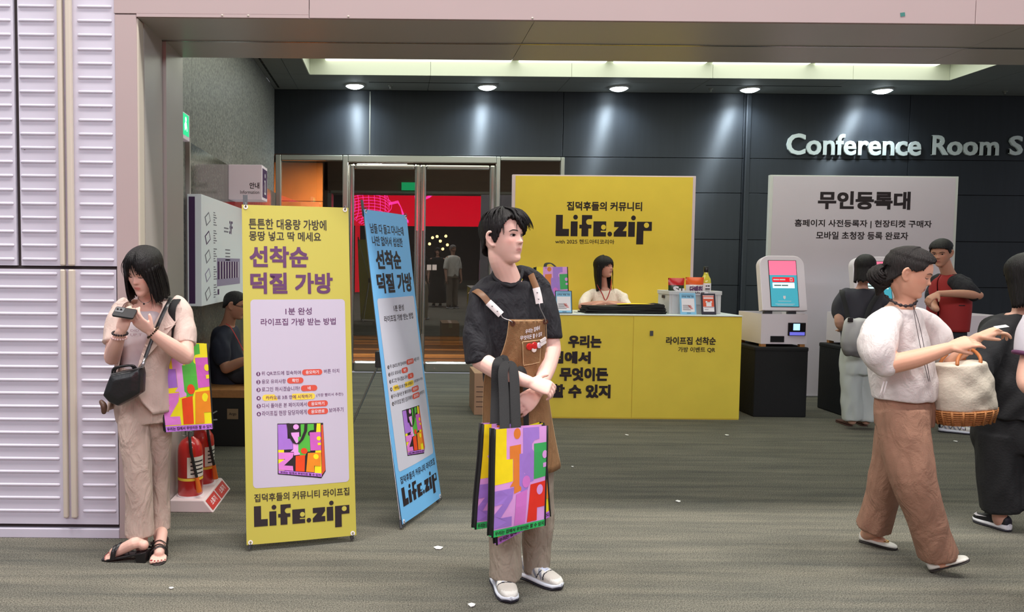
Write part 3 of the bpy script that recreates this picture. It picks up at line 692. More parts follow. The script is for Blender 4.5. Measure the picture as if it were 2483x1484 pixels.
g = G(); g.box(0.012, 0.06, -0.002, 0.002, 0.02, 0.85); obj('end_plate', g, M_purp, t)
sb = planar((0.1105,0,0), (0,1,0), (0,0,1))
M_lil = mat('map_lilac', (150, 140, 170), 0.6); M_mapg = mat('map_grey', (120, 118, 130), 0.6)
for i in range(5):
    z = 0.70 - i*0.15
    pts = [(0.10,z),(0.24,z+0.05),(0.30,z-0.02),(0.16,z-0.07)]
    decal(t, 'floor_outline', [pts], sb, [M_mapg, M_purp, M_mapg, M_lil, M_mapg][i]); decal(t, 'floor_outline', [[(0.2+(a-0.2)*0.75, z-0.01+(b-z+0.01)*0.75) for a, b in pts]], sb, mat('board_white', (214,220,222)), 2)
    decal(t, 'legend_lines', [[(0.40, z+0.05-k*0.02), (0.40+0.06+0.03*((k*7+i) % 3), z+0.05-k*0.02), (0.40+0.06+0.03*((k*7+i) % 3), z+0.058-k*0.02), (0.40, z+0.058-k*0.02)] for k in range(6)], sb, M_mapg)
lettering(t, '3F', (1.02, 0.60, 1.16, 0.72), lambda u, w: sb(u, w), M_purp, 0.02)
decal(t, 'legend_lines', [[(0.85,0.45-k*0.03),(1.05,0.45-k*0.03),(1.05,0.46-k*0.03),(0.85,0.46-k*0.03)] for k in range(4)] + [[(0.80,0.64-k*0.03),(0.98,0.64-k*0.03),(0.98,0.652-k*0.03),(0.80,0.652-k*0.03)] for k in range(2)], sb, M_mapg)
decal(t, 'floor_plan', [[(0.52,0.14),(1.5,0.14),(1.5,0.38),(0.52,0.38)]], sb, M_lil)
for q in [[(0.55+0.11*k,0.20),(0.62+0.11*k,0.20),(0.62+0.11*k,0.35),(0.55+0.11*k,0.35)] for k in range(8)] + [[(0.54,0.07),(0.60,0.07),(0.60,0.115),(0.54,0.115)]]: decal(t, 'plan_room', [q], sb, M_purp, 2)
for k in range(8): decal(t, 'plan_hall', [[(0.625+0.11*k,0.20),(0.652+0.11*k,0.20),(0.652+0.11*k,0.35),(0.625+0.11*k,0.35)]], sb, M_white, 2)
t = thing('exit_sign', 'green lit exit sign high on the stone wall beside the portal', 'sign', (-1.648, 5.72, 2.43))
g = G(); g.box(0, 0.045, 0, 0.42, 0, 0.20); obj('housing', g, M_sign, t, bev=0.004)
g = G(); g.box(0.045, 0.048, 0.01, 0.39, 0.03, 0.19); obj('lit_face', g, mat('exit_green', (20, 160, 100), 0.4, emit=(20, 200, 130), estr=1.2), t)
decal(t, 'pictogram', [disc(0.3, 0.15, 0.02), [(0.27,0.06),(0.31,0.09),(0.33,0.06),(0.34,0.07),(0.32,0.125),(0.29,0.135),(0.26,0.11)]], planar((0.0485,0,0), (0,1,0), (0,0,1)), mat('exit_white', (230,255,240), 0.4, emit=(220,255,235), estr=1.5))
t = thing('extinguisher_label', 'narrow red and white fire label low on the grey jamb', 'sign', (XJ+0.0085, 4.84, 0.60))
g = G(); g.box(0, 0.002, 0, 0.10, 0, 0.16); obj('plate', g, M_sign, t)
g = G(); g.box(0.002, 0.003, 0.008, 0.092, 0.05, 0.15); obj('red_field', g, mat('sign_red', (190, 40, 36), 0.5), t)

# bench
M_oak = mat('bench_wood', (176, 122, 72), 0.45, noise=0.12, nscale=5, stretch=(8, 1, 8))
t = thing('bench', 'low bench with a wooden top and black base along the stone wall', 'bench', (-1.60, 6.3, 0))
g = G(); g.box(0, 0.47, 0, 1.9, 0.40, 0.47); obj('seat_board', g, M_oak, t, bev=0.006)
g = G(); g.box(0.02, 0.45, 0.02, 1.88, 0, 0.40); obj('base', g, mat('bench_black', (30, 30, 32), 0.5), t, bev=0.004)
tg = thing('paper_tag', 'small brown tag with a printed word on the end of the bench', 'tag', (-1.60+0.245, 6.317, 0.225))
g = G(); g.box(0, 0.09, 0, 0.002, 0, 0.085); obj('card', g, mat('kraft_tag', (150, 126, 96), 0.7), tg)
lettering(tg, 'Argo', (0.015, 0.025, 0.075, 0.055), planar((0,-0.0005,0), (1,0,0), (0,0,1)), M_ink, 0.01)

# extinguishers on their stand
M_exred = mat('extinguisher_red', (196, 30, 28), 0.28, coat=0.5); M_lab = mat('extinguisher_label', (226, 222, 214), 0.5)
M_hose = mat('rubber_black', (30, 30, 32), 0.55); M_orange2 = mat('nozzle_orange', (222, 112, 34), 0.5)
t = thing('extinguisher_stand', 'low pinkish white floor stand holding two fire extinguishers', 'stand', (-1.335, 4.62, 0))
g = G(); g.add([(0,0,0),(0.26,0,0),(0.26,0.50,0),(0,0.50,0),(0,0,0.075),(0.20,0,0.075),(0.20,0.50,0.075),(0,0.50,0.075)], [(0,3,2,1),(4,5,6,7),(0,1,5,4),(1,2,6,5),(2,3,7,6),(3,0,4,7)]); obj('base', g, mat('stand_white', (224, 206, 208), 0.45), t, bev=0.006)
sf = planar((0.2608,0,0.0), (0,1,0), (-0.06/0.096,0,0.075/0.096), 0.001)
for a in (0.02, 0.255):
    decal(t, 'red_plate', [[(a,0.012),(a+0.215,0.012),(a+0.215,0.084),(a,0.084)]], sf, mat('sign_red', (190,40,36), 0.5)); lettering(t, '소화기', (a+0.05, 0.03, a+0.17, 0.068), lambda u, w: sf(u, w, 1.5), M_white, 0.01)
def extinguisher(label, loc, rz):
    t = thing('fire_extinguisher', label, 'extinguisher', loc, rz, 'fire extinguishers on the stand')
    g = G(); g.lathe([(0.066,0),(0.075,0.008),(0.075,0.27),(0.070,0.305),(0.052,0.335),(0.026,0.352),(0.018,0.36)], 28); obj('cylinder', g, M_exred, t, smooth=50)
    g = G(); g.lathe([(0.079,-0.004),(0.079,0.006),(0.06,0.006),(0.06,-0.004)], 24); obj('base_ring', g, M_white, t, smooth=50)
    g = G(); n = 14; ring = []
    for z in (0.12, 0.245): ring.append([Vector((0.0756*math.cos(a), 0.0756*math.sin(a), z)) for a in [math.radians(-100+120*i/n) for i in range(n+1)]])
    g.loft(ring, closed=False, caps=False); obj('label', g, M_lab, t, smooth=180)
    g = G(); ring = []
    for z in (0.10, 0.116): ring.append([Vector((0.0757*math.cos(a), 0.0757*math.sin(a), z)) for a in [2*math.pi*i/28 for i in range(28)]])
    g.loft(ring, caps=False); obj('band', g, M_yel2, t, smooth=180)
    g = G()
    for k in range(4):
        ring = [[Vector((0.0761*math.cos(a), 0.0761*math.sin(a), z)) for a in [math.radians(-85+70*i/8) for i in range(9)]] for z in (0.14+k*0.024, 0.148+k*0.024)]
        g.loft(ring, closed=False, caps=False)
    obj('label_print', g, [M_ink], t)
    g = G(); g.lathe([(0.018,0.355),(0.022,0.37),(0.022,0.392),(0.010,0.40)], 14); obj('valve', g, M_alu, t, smooth=50)
    g = G(); g.box(-0.012, 0.10, -0.010, 0.010, 0.395, 0.402); obj('carry_handle', g, M_alu, t, bev=0.003)
    g = G(); g.box(-0.012, 0.11, -0.009, 0.009, 0, 0.005, M=Matrix.Translation((0,0,0.408)) @ Matrix.Rotation(math.radians(-24), 4, 'Y')); obj('lever', g, M_alu, t, bev=0.002)
    g = G(); g.tube([(-0.03+0.022*math.cos(a), -0.012, 0.385+0.022*math.sin(a)) for a in [2*math.pi*i/16 for i in range(17)]], 0.002, 6, caps=False); obj('safety_ring', g, M_alu, t, smooth=180)
    g = G(); g.tube([(0,-0.02,0.385),(0.0,-0.05,0.392),(0.004,-0.08,0.36),(0.012,-0.088,0.28),(0.03,-0.084,0.19),(0.045,-0.082,0.12)], 0.009, 10); h = obj('hose', g, M_hose, t, smooth=60)
    g = G(); g.tube([(0.044,-0.082,0.125),(0.058,-0.078,0.035)], [0.012, 0.017], 10); obj('nozzle', g, M_orange2, h, smooth=60)
    return t
extinguisher('nearer red fire extinguisher with black hose on the stand', (-1.335+0.095, 4.62+0.11, 0.079), math.radians(10))
extinguisher('red fire extinguisher at the back of the stand, half hidden', (-1.335+0.105, 4.62+0.37, 0.079), math.radians(35))

# ------------------------------------------------------------------ counter, backdrops
YT = 7.62; ZT = at(1560, 763, YT).z
M_yel = mat('yellow_fabric', (240, 210, 72), 0.65, noise=0.03, nscale=3, bump=0.12, bscale=6); M_yfront = mat('yellow_fabric_front', (238, 214, 74), 0.65, noise=0.03, nscale=4, bump=0.1, bscale=7)
M_tabtop = mat('table_top_white', (222, 230, 228), 0.4)
cx0, cx1 = 1.28, 3.385; cm = 2.33
t = thing('counter', 'long counter with a yellow printed front and white top', 'counter', (cx0, YT, 0))
for a, b_ in ((0, cm-cx0-0.002), (cm-cx0+0.002, cx1-cx0)):
    g = G(); n, m = 14, 12; vs = []
    for j in range(m+1):
        for i in range(n+1):
            u, w = i/n, j/m
            vs.append((a+(b_-a)*u, -0.004 - 0.003*math.sin(9*u+3*w+a)*math.sin(math.pi*w) - 0.004*math.exp(-((w-0.93)/0.08)**2)*math.sin(17*u), 0.012+(ZT-0.03)*w))
    g.add(vs, [(j*(n+1)+i, j*(n+1)+i+1, (j+1)*(n+1)+i+1, (j+1)*(n+1)+i) for j in range(m) for i in range(n)]); obj('front_cloth', g, M_yfront, t, smooth=180)
g = G(); g.box(0, cx1-cx0, 0.001, 0.70, 0.0, ZT-0.012); obj('body', g, M_yel, t)
g = G(); g.box(-0.004, cx1-cx0+0.004, -0.010, 0.71, ZT-0.012, ZT); obj('top', g, M_tabtop, t, bev=0.004)
S7 = lambda u, w, k=1.0: Vector((u-cx0, -0.0115-0.0006*k, w))
def fit(x0, y0, x1, y1, Y): a = at(x0, y1, Y); b = at(x1, y0, Y); return (a.x, a.z, b.x, b.z)
for s, bx, bd in (('우리는', (1377,813,1458,843), 0.05), ('집에서', (1335,852,1432,881), 0.05), ('무엇이든', (1356,891,1474,923), 0.05), ('할 수 있지', (1336,932,1480,964), 0.05), ('라이프집 선착순', (1614,817,1735,835), 0.024), ('가방 이벤트 QR', (1643,841.5,1733.5,854), 0.012)):
    lettering(t, s, fit(*bx, YT), lambda u, w: S7(u, w), M_ink, bd)
bx = fit(1575, 802, 1583, 814, YT); g = G(); g.box(bx[0]-cx0, bx[2]-cx0, -0.015, -0.010, bx[1], bx[3]); obj('zip_tab', g, M_plast, t)
YD = 9.05
def backdrop(label, px0, px1, pyt, mface, mside, lines, logo=None):
    a = at(px0, pyt, YD); b_ = at(px1, pyt, YD); z = a.z
    t = thing('backdrop', label, 'display', (a.x, YD, 0))
    w = b_.x-a.x
    g = G(); g.box(0, w, 0, 0.05, 0, z); obj('board', g, mside, t, bev=0.003)
    g = G(); g.box(0.035, w-0.035, -0.004, 0, 0.01, z-0.015); obj('printed_cloth', g, mface, t)
    S = lambda u, w_, k=1.0: Vector((u-a.x, -0.0045-0.0006*k, w_))
    for s, bx, bd in lines: lettering(t, s, fit(*bx, YD), lambda u, q: S(u, q), M_ink, bd)
    if logo: put_wordmark(t, fit(*logo, YD), S, M_ink, mface)
    g = G(); g.box(-0.01, w+0.01, -0.03, 0.10, 0, 0.012); obj('base_rail', g, M_alu, t)
    return t
M_pinkside = mat('board_edge', (226, 206, 212), 0.5)
backdrop('tall yellow backdrop panel with dark wordmark behind the counter', 1243, 1688, 423, M_yel, M_pinkside, (('집덕후들의 커뮤니티', (1374,490,1557,510.5), 0.03), ('with 2025 핸드아티코리아', (1346,581,1489.5,591), 0.012)), (1347,523,1581,572.5))
backdrop('tall pinkish white backdrop panel with Korean headline behind the ticket machines', 1868, 2325, 424, mat('white_cloth', (212, 204, 216), 0.6, noise=0.02, nscale=2), mat('white_edge', (214, 218, 216), 0.5), (('무인등록대', (1982,465,2208,507), 0.04), ('홈페이지 사전등록자 | 현장티켓 구매자', (1926,534.5,2259,552), 0.02), ('모바일 초청장 등록 완료자', (1978,563,2202,580), 0.02)))

# ------------------------------------------------------------------ self-service machines
M_kw = mat('machine_white', (222, 214, 222), 0.35); M_ks = mat('machine_side', (206, 214, 196), 0.4); M_cloth = mat('black_tablecloth', (20, 20, 23), 0.85, bump=0.2, bscale=60)
def em(name, c, s=0.9): return mat(name, c, 0.3, emit=c, estr=s)
def machine(label, loc, full=True, number=None):
    t = thing('ticket_machine', label, 'kiosk', loc, 0.0, 'ticket machines on black stands')
    g = G(); x0, x1, y0, y1 = 0.06, 0.52, 0.02, 0.54
    for a in ((x0,x1,y0,y0+0.01,0,0.30),(x0,x0+0.01,y0+0.0101,y1-0.0101,0,0.30),(x1-0.01,x1,y0+0.0101,y1-0.0101,0,0.30),(x0,x1,y1-0.01,y1,0,0.30),(x0+0.0101,x1-0.0101,y0+0.0101,y1-0.0101,0.001,0.01)): g.box(*a)
    obj('printer_box', g, [M_kw], t)
    g = G(); g.box(x0+0.012, x1-0.012, y0+0.012, y1-0.012, 0.2, 0.24); obj('printer_tray', g, mat('machine_inside', (120,126,126), 0.5), t)
    for a in (0.065, 0.455):
        g = G(); g.box(a, a+0.05, y0+0.005, y0+0.05, -0.028, 0); obj('wooden_foot', g, M_oak, t)
        g = G(); g.box(a, a+0.05, y1-0.05, y1-0.005, -0.028, 0); obj('wooden_foot', g, M_oak, t)
    g = G(); g.box(0.325, 0.50, y0-0.012, y0, 0.085, 0.215); c = obj('card_reader', g, mat('reader_black', (18,18,24), 0.3), t, bev=0.004)
    g = G(); g.box(0.375, 0.44, y0-0.0135, y0-0.012, 0.14, 0.205); obj('reader_screen', g, em('reader_glow', (150, 200, 255), 1.6), c)
    g = G(); g.box(0.34, 0.49, y0-0.014, y0-0.012, 0.09, 0.122); obj('reader_slot', g, em('reader_blue', (110, 110, 220), 0.7), c)
    g = G(); g.box(0.155, 0.29, y0-0.008, y0, 0.02, 0.08); obj('receipt_slot', g, mat('reader_black', (18,18,24)), t)
    if number: lettering(t, number, (0.40, 0.235, 0.47, 0.27), planar((0, y0-0.0005, 0), (1,0,0), (0,0,1)), mat('number_grey', (90,100,104)), 0.008)
    if not full: return t
    # tilted screen head
    W_, H_ = 0.45, 0.56; M = Matrix.Translation((0.075, 0.035, 0.335)) @ Matrix.Rotation(math.radians(-12), 4, 'X')
    prof = [(0,0)] + [(W_,0)] + [(W_-0.10+0.10*math.cos(a), H_-0.10+0.10*math.sin(a)) for a in [math.radians(90*i/8) for i in range(9)]] + [(0.10+0.10*math.cos(a), H_-0.10+0.10*math.sin(a)) for a in [math.radians(90+90*i/8) for i in range(9)]]
    R = M.to_3x3(); O = M.translation
    g = G(); g.prism(prof, O, R @ Vector((1,0,0)), R @ Vector((0,0,1)), R @ Vector((0,1,0)), 0.085); obj('screen_head', g, M_kw, t, bev=0.006)
    U, Wv = R @ Vector((1,0,0)), R @ Vector((0,0,1)); sp = planar(O, U, Wv, 0.0012)
    rect = lambda a, b, c, d: [(a,b),(c,b),(c,d),(a,d)]
    g = G(); g.prism(rect(0.085,0.035,0.368,0.512), O, U, Wv, R @ Vector((0,-1,0)), 0.004); sc_ = obj('screen', g, mat('bezel_black', (16,16,20), 0.3), t)
    S2 = lambda u, w, k=1.0: sp(u, w, 3.6 + 0.6*k)
    decal(sc_, 'screen_image', [rect(0.09,0.04,0.363,0.36)], S2, em('screen_teal', (60, 150, 168), 0.75)); decal(sc_, 'screen_image', [rect(0.09,0.36,0.363,0.507)], S2, em('screen_pink', (226, 108, 140), 0.8))
    decal(sc_, 'screen_button', [rrect(0.115,0.288,0.335,0.338,0.01)], S2, em('screen_red', (214, 20, 36), 0.9), 2); decal(sc_, 'screen_button', [rect(0.115,0.226,0.335,0.281)], S2, em('screen_white', (206, 240, 240), 0.9), 2)
    decal(sc_, 'screen_lines', [rect(0.125,0.306,0.185,0.320), rect(0.19,0.306,0.245,0.320)], S2, M_white, 3); decal(sc_, 'screen_icon', [rect(0.29,0.296,0.318,0.33)], S2, M_white, 3); decal(sc_, 'screen_icon', [rect(0.297,0.304,0.311,0.322)], S2, em('screen_red', (214,20,36)), 4)
    decal(sc_, 'screen_lines', [rect(0.13,0.248,0.20,0.260), rect(0.205,0.248,0.27,0.260)], S2, mat('screen_text', (90,110,112)), 3)
    decal(sc_, 'screen_emblem', [[(0.213,0.148),(0.237,0.148),(0.237,0.125),(0.225,0.112),(0.213,0.125)]], S2, M_white, 3)
    decal(sc_, 'screen_lines', [rect(0.16,0.092,0.29,0.096), rect(0.13,0.062,0.325,0.066), rect(0.15,0.052,0.31,0.055)], S2, M_white, 3)
    for x in (0.12, 0.36): g = G(); g.box(x, x+0.08, 0.09, 0.13, 0.22, 0.36); obj('neck_bracket', g, M_plast, t)
    return t
def stand(label, loc):
    t = thing('display_stand', label, 'stand', loc, 0.0, 'black cloth covered stands')
    g = G(); g.box(0, 0.53, 0, 0.56, 0, 0.70); obj('cloth_cover', g, M_cloth, t, bev=0.01)
    g = G(); g.box(-0.004, 0.534, -0.004, 0.564, 0.66, 0.704); obj('top_wrap', g, M_cloth, t, bev=0.012)
    return t
KX = (3.60, 4.54, 5.60); KZ = 0.704
SL = ('black cloth covered stand right next to the yellow counter', 'black cloth covered stand in front of the woman with the backpack', 'black cloth covered stand behind the man in the red vest')
ML = ('white ticket machine with a pink and teal screen beside the yellow counter', 'white ticket machine used by the woman with the backpack', 'white ticket machine box with a number behind the red vest')
for i, x in enumerate(KX):
    stand(SL[i], (x, 7.78, 0)); machine(ML[i], (x, 7.78, KZ+0.029), i < 2, '62' if i == 2 else None)

# ------------------------------------------------------------------ things on and beside the counter
def onT(px, Y): return at(px, 760, Y).x
t = thing('storage_crate', 'pale folding crate full of snacks on the counter', 'crate', (onT(1622, 7.80), 7.80, ZT+0.001))
cw = onT(1747, 7.80)-onT(1622, 7.80); M_crate = mat('crate_plastic', (204, 204, 206), 0.45)
g = G(); 
for a in ((0,cw,0,0.012,0,0.22),(0,cw,0.32,0.332,0,0.22),(0,0.012,0.0121,0.3199,0,0.22),(cw-0.012,cw,0.0121,0.3199,0,0.22),(0.0121,cw-0.0121,0.0121,0.3199,0.001,0.01)): g.box(*a)
obj('wall_panels', g, M_crate, t)
g = G()
for a in ((-0.008,cw+0.008,-0.008,0.014,0.19,0.228),(-0.008,cw+0.008,0.32,0.342,0.19,0.228),(-0.008,0.014,0.014,0.32,0.19,0.228),(cw-0.014,cw+0.008,0.014,0.32,0.19,0.228)): g.box(*a)
obj('rim', g, M_crate, t, bev=0.004)
for i in range(9):
    x = 0.03 + (cw-0.06)*i/8; g = G(); g.box(x-0.005, x+0.005, -0.006, 0, 0.005, 0.19); obj('wall_rib', g, M_crate, t)
g = G(); g.box(0.1, cw-0.1, -0.005, 0, 0.09, 0.105); obj('wall_rib', g, M_crate, t)
g = G(); g.box(-0.0085, -0.006, 0.12, 0.2, 0.15, 0.18); obj('hand_hole', g, M_ink, t)
g = G(); g.prism(rrect(0.24,0.193,0.38,0.225,0.01), (0,-0.0085,0), (1,0,0), (0,0,1), (0,-1,0), 0.001); obj('name_plate', g, M_white, t)
put_wordmark(t, (0.25,0.202,0.345,0.222), planar((0,-0.0098,0), (1,0,0), (0,0,1)), M_ink, M_white)
def snack(label, x, y, z, w, h, rz, c1, c2, txt, tm):
    t = thing('snack_bag', label, 'snack', (x, y, z), rz, 'snack bags in the crate')
    n, m = 12, 10
    for s, nm in ((-1, 'front_film'), (1, 'back_film')):
        g = G(); vs = []
        for j in range(m+1):
            for i in range(n+1):
                u, v = i/n, j/m; d = 0.045*max(0, math.sin(math.pi*u))**0.6*max(0, math.sin(math.pi*v))**0.7
                vs.append((w*(u-0.5)*(1-0.06*math.sin(math.pi*v)), s*d + 0.004*math.sin(12*u)*abs(v-0.5), h*v))
        g.add(vs, [(j*(n+1)+i, j*(n+1)+i+1, (j+1)*(n+1)+i+1, (j+1)*(n+1)+i) for j in range(m) for i in range(n)], 0)
        g.mi = [1 if (q//n) < m*0.62 else 0 for q in range(m*n)]
        obj(nm, g, [c1, c2], t, smooth=180)
    lettering(t, txt, (-w*0.33, h*0.36, w*0.36, h*0.66), lambda u, v: Vector((u, -0.05, v)), tm, 0.05)
    return t
cx = onT(1622, 7.80)
snack('red and green snack bag at the left end of the crate', cx+0.115, 7.94, ZT+0.115, 0.18, 0.24, 0.15, mat('snack_red', (186, 36, 40), 0.25), mat('snack_green', (40, 60, 40), 0.25), 'Su', M_white)
snack('orange and white snack bag in the middle of the crate', cx+0.285, 7.90, ZT+0.115, 0.18, 0.25, -0.1, mat('snack_orange', (222, 92, 36), 0.25), mat('snack_white', (226, 220, 222), 0.25), '단백칩', M_pur)
t = thing('oil_bottle', 'bottle of pale yellow liquid with a white label standing in the crate', 'bottle', (cx+0.43, 7.98, ZT+0.015))
M_oil = mat('oil_glass', (206, 196, 70), 0.1, spec=0.8); 
g = G(); g.lathe([(0.045,0),(0.05,0.01),(0.05,0.30),(0.045,0.335),(0.028,0.365),(0.021,0.39),(0.02,0.41)], 20); obj('body', g, M_oil, t, smooth=50)
g = G(); g.lathe([(0.022,0.40),(0.024,0.405),(0.024,0.455),(0.02,0.46)], 16); obj('cap', g, mat('cap_black', (24,24,26), 0.35), t, smooth=50)
g = G(); g.loft([[Vector((0.0508*math.cos(a), 0.0508*math.sin(a), z)) for a in [math.radians(-150+120*i/10) for i in range(11)]] for z in (0.16, 0.29)], closed=False, caps=False); obj('label', g, M_white, t, smooth=180)
decal(t, 'label_print', [disc(-0.014, 0.262, 0.007), [(-0.002,0.257),(0.02,0.257),(0.02,0.268),(-0.002,0.268)], [(-0.024,0.226),(0.024,0.226),(0.024,0.238),(-0.024,0.238)], [(-0.024,0.205),(0.024,0.205),(0.024,0.216),(-0.024,0.216)]], lambda u, w, k=1: Vector((u, -0.0515, w)), M_ink)
def card(label, px0, px1, Y, h, rz, mframe, mface, kind):
    x0, x1 = onT(px0, Y), onT(px1, Y); w = x1-x0
    t = thing('table_card', label, 'sign', (x0, Y, ZT+0.001), rz)
    R = Matrix.Rotation(math.radians(-12), 4, 'X'); U, Wv, Nn = Vector((1,0,0)), R @ Vector((0,0,1)), R @ Vector((0,-1,0))
    g = G(); g.prism([(0,0),(w,0),(w,h),(0,h)], (0,0,0.001), U, Wv, -Nn, 0.006); obj('frame', g, mframe, t)
    g = G(); g.prism([(w*0.35,0.0),(w*0.65,0.0),(w*0.6,h*0.7),(w*0.4,h*0.7)], (0,0.09,0.001), U, (Matrix.Rotation(math.radians(18), 4, 'X') @ Vector((0,0,1))), (0,1,0), 0.004); obj('easel_leg', g, mframe, t)
    S = planar((0,0,0.001), U, Wv, 0.0006); e = w*0.05; rect = lambda a, b, c, d: [(a*w,b*h),(c*w,b*h),(c*w,d*h),(a*w,d*h)]
    if kind == 0:
        decal(t, 'printed_sheet', [rect(.05,.03,.95,.97)], S, mface)
        decal(t, 'printed_panel', [rect(.1,.12,.9,.74)], S, M_white, 2); lettering(t, '선착순 덕질 가방', (.12*w,.79*h,.88*w,.86*h), lambda u, q: S(u, q, 2), M_ink, 0.02)
        decal(t, 'printed_lines', [rect(.17,.42-.045*k,.55+.06*(k%3),.435-.045*k) for k in range(6)] + [rect(.12,.885,.88,.90), rect(.4,.055,.65,.075)], S, M_ink, 3)
        decal(t, 'printed_lines', [rect(.5+.04*k,.40-.05*k,.68+.04*k,.425-.05*k) for k in range(4)], S, M_red, 4)
    else:
        decal(t, 'printed_sheet', [rect(.12,.14,.88,.92)], S, M_white); decal(t, 'printed_panel', [rect(.12,.37,.88,.90)], S, mat('poster_orange', (222,86,52), 0.5), 2)
        decal(t, 'printed_lines', [rect(.16,.75,.84,.81), rect(.16,.84,.84,.86)], S, M_white, 3)
        decal(t, 'printed_box', [rect(.34,.39,.70,.58), rect(.30,.56,.74,.64)], S, M_white, 3); decal(t, 'printed_box', [rect(.42,.60,.62,.66)], S, M_red, 4)
        decal(t, 'printed_lines', [rect(.18,.33,.84,.345), rect(.2,.25,.5,.26), rect(.2,.22,.45,.23)], S, M_pur, 3)
M_cblue = mat('card_blue', (132, 192, 228), 0.5); M_cdark = mat('frame_dark', (36, 30, 48), 0.5)
card('dark framed blue notice card on the counter in front of the tote bag', 1347, 1388, 7.70, 0.225, 0, mat('frame_navy', (28,36,60), 0.5), M_cblue, 0)
card('frameless blue notice card leaning in front of the crate', 1650, 1689, 7.68, 0.215, 0, M_cblue, M_cblue, 0)
card('black framed orange notice card in front of the crate', 1702, 1737, 7.69, 0.21, 0, M_cdark, M_cdark, 1)
# flat folded black bags in a pile
xa_, xb_ = onT(1415, 7.78), onT(1612, 7.78)
cols = [(26,26,28), (22,22,24), (30,30,31), (20,20,22), (34,34,34), (24,24,26)]
for k in range(6):
    t = thing('folded_bag', ('lowest', 'second lowest', 'third lowest', 'third highest', 'second highest', 'topmost')[k] + ' folded black bag in the pile on the counter', 'bag', ((xa_+xb_)/2, 7.86, ZT+0.001+k*0.0125), random.uniform(-0.03, 0.03), 'folded bags piled on the counter')
    W2 = (xb_-xa_)/2 - 0.006*k; D2 = 0.15; n, m = 18, 6; rnd = random.Random(k); ph = rnd.random()*6
    g = G()
    def zt(u, v): return 0.0125*(1+0) + (0.006*(math.sin(5*u+ph) + 0.7*math.sin(9*u+2*v+ph*2)) if k == 5 else 0) + (0.02*max(0, u-0.72)/0.28 if k == 5 else 0)
    top = [Vector((W2*(2*i/n-1) + 0.008*math.sin(7*j/m+ph), D2*(2*j/m-1) + 0.010*math.sin(11*i/n+ph*3), max(0.006, zt(i/n, j/m)) - (0 if k == 5 else 0.001))) for j in range(m+1) for i in range(n+1)]
    bot = [Vector((p.x, p.y, 0.0005)) for p in top]; q = len(top)
    fs = [(j*(n+1)+i, j*(n+1)+i+1, (j+1)*(n+1)+i+1, (j+1)*(n+1)+i) for j in range(m) for i in range(n)]
    fs2 = [(a+q, d+q, c+q, b_+q) for a, b_, c, d in fs]
    rim = [j for j in range(n+1)] + [j*(n+1)+n for j in range(1, m+1)] + [m*(n+1)+i for i in range(n-1, -1, -1)] + [j*(n+1) for j in range(m-1, 0, -1)]
    fs3 = [(rim[i], rim[i]+q, rim[(i+1) % len(rim)]+q, rim[(i+1) % len(rim)]) for i in range(len(rim))]
    g.add(top+bot, fs+fs2+fs3); obj('folded_fabric', g, mat('folded_%d' % k, cols[k], 0.85, bump=0.3, bscale=200), t, smooth=50)
    if k == 5:
        g = G(); g.add([Vector((x, y, 0.028+0.004*math.sin(9*x))) for x, y in ((-0.06,-0.06),(0.06,-0.09),(0.24,-0.08),(0.30,0.02),(0.14,0.12),(-0.04,0.06))], [(0,1,2,3,4,5)]); obj('printed_lining', g, artmat(PAL_Y['L']), t)
        g = G(); g.add([Vector((x, y, 0.0295+0.004*math.sin(9*x))) for x, y in ((0.0,-0.10),(0.28,-0.11),(0.32,-0.06),(0.06,-0.07))], [(0,1,2,3)]); obj('printed_lining', g, artmat((232,160,130)), t)
    for s in range(3 if k == 5 else 0):
        yy = -D2 + 0.03; g = G(); x0_ = W2*0.72; g.tube([(x0_, yy+0.02*s, 0.012), (x0_+0.05, yy+0.02*s-0.02, 0.02+0.006*s), (W2+0.01+0.01*s, yy+0.03*s-0.01, 0.010)], 0.011, 6, flat=0.25); obj('strap', g, M_black, t, smooth=60)
g = G(); g.tube([(onT(1392, 7.9), 7.9, ZT+0.004), (onT(1400, 7.86), 7.84, ZT+0.004), (onT(1405, 7.8), 7.8, ZT+0.004), (onT(1398, 7.76), 7.75, ZT+0.004)], 0.003, 6)
tag(obj('cable', g, mat('cable_grey', (190,196,196), 0.5), smooth=180), 'thin pale cable lying on the counter beside the blue card', 'cable')
# tote standing on the counter
a, b_ = at(1300, 647, 7.95), at(1376, 647, 7.95)
tote('tote bag with yellow letter standing on the counter behind the blue card', [(a.x, 7.95, a.z), (b_.x, 7.95, b_.z), (b_.x+0.02, 7.93, ZT+0.010), (a.x, 7.93, ZT+0.010)], 0.13, PAL_Y, 'printed tote bags', bulge=0.008, seed=2,
     handles=[([(a.x+0.09, 7.95, a.z-0.01), (a.x+0.11, 8.0, a.z+0.03), (a.x+0.17, 8.03, a.z+0.035), (a.x+0.21, 7.96, a.z-0.01)], 0.016)])
# carton by the counter
t = thing('carton', 'small brown cardboard carton on the carpet beside the counter', 'box', (0.80, 7.75, 0))
M_card = mat('cardboard', (176, 140, 112), 0.75, noise=0.05, nscale=8)
g = G(); g.box(0, 0.30, 0, 0.5, 0, 0.42); obj('body', g, M_card, t, bev=0.004)
g = G(); g.box(0.12, 0.18, -0.002, 0.502, 0.34, 0.4215); obj('tape', g, mat('tape_tan', (198, 176, 140), 0.35), t)
for k in range(5):
    g = G(); g.box(0.02, 0.10, -0.001, 0.0005, 0.08+k*0.05, 0.086+k*0.05); obj('printed_line', g, M_ink, t)
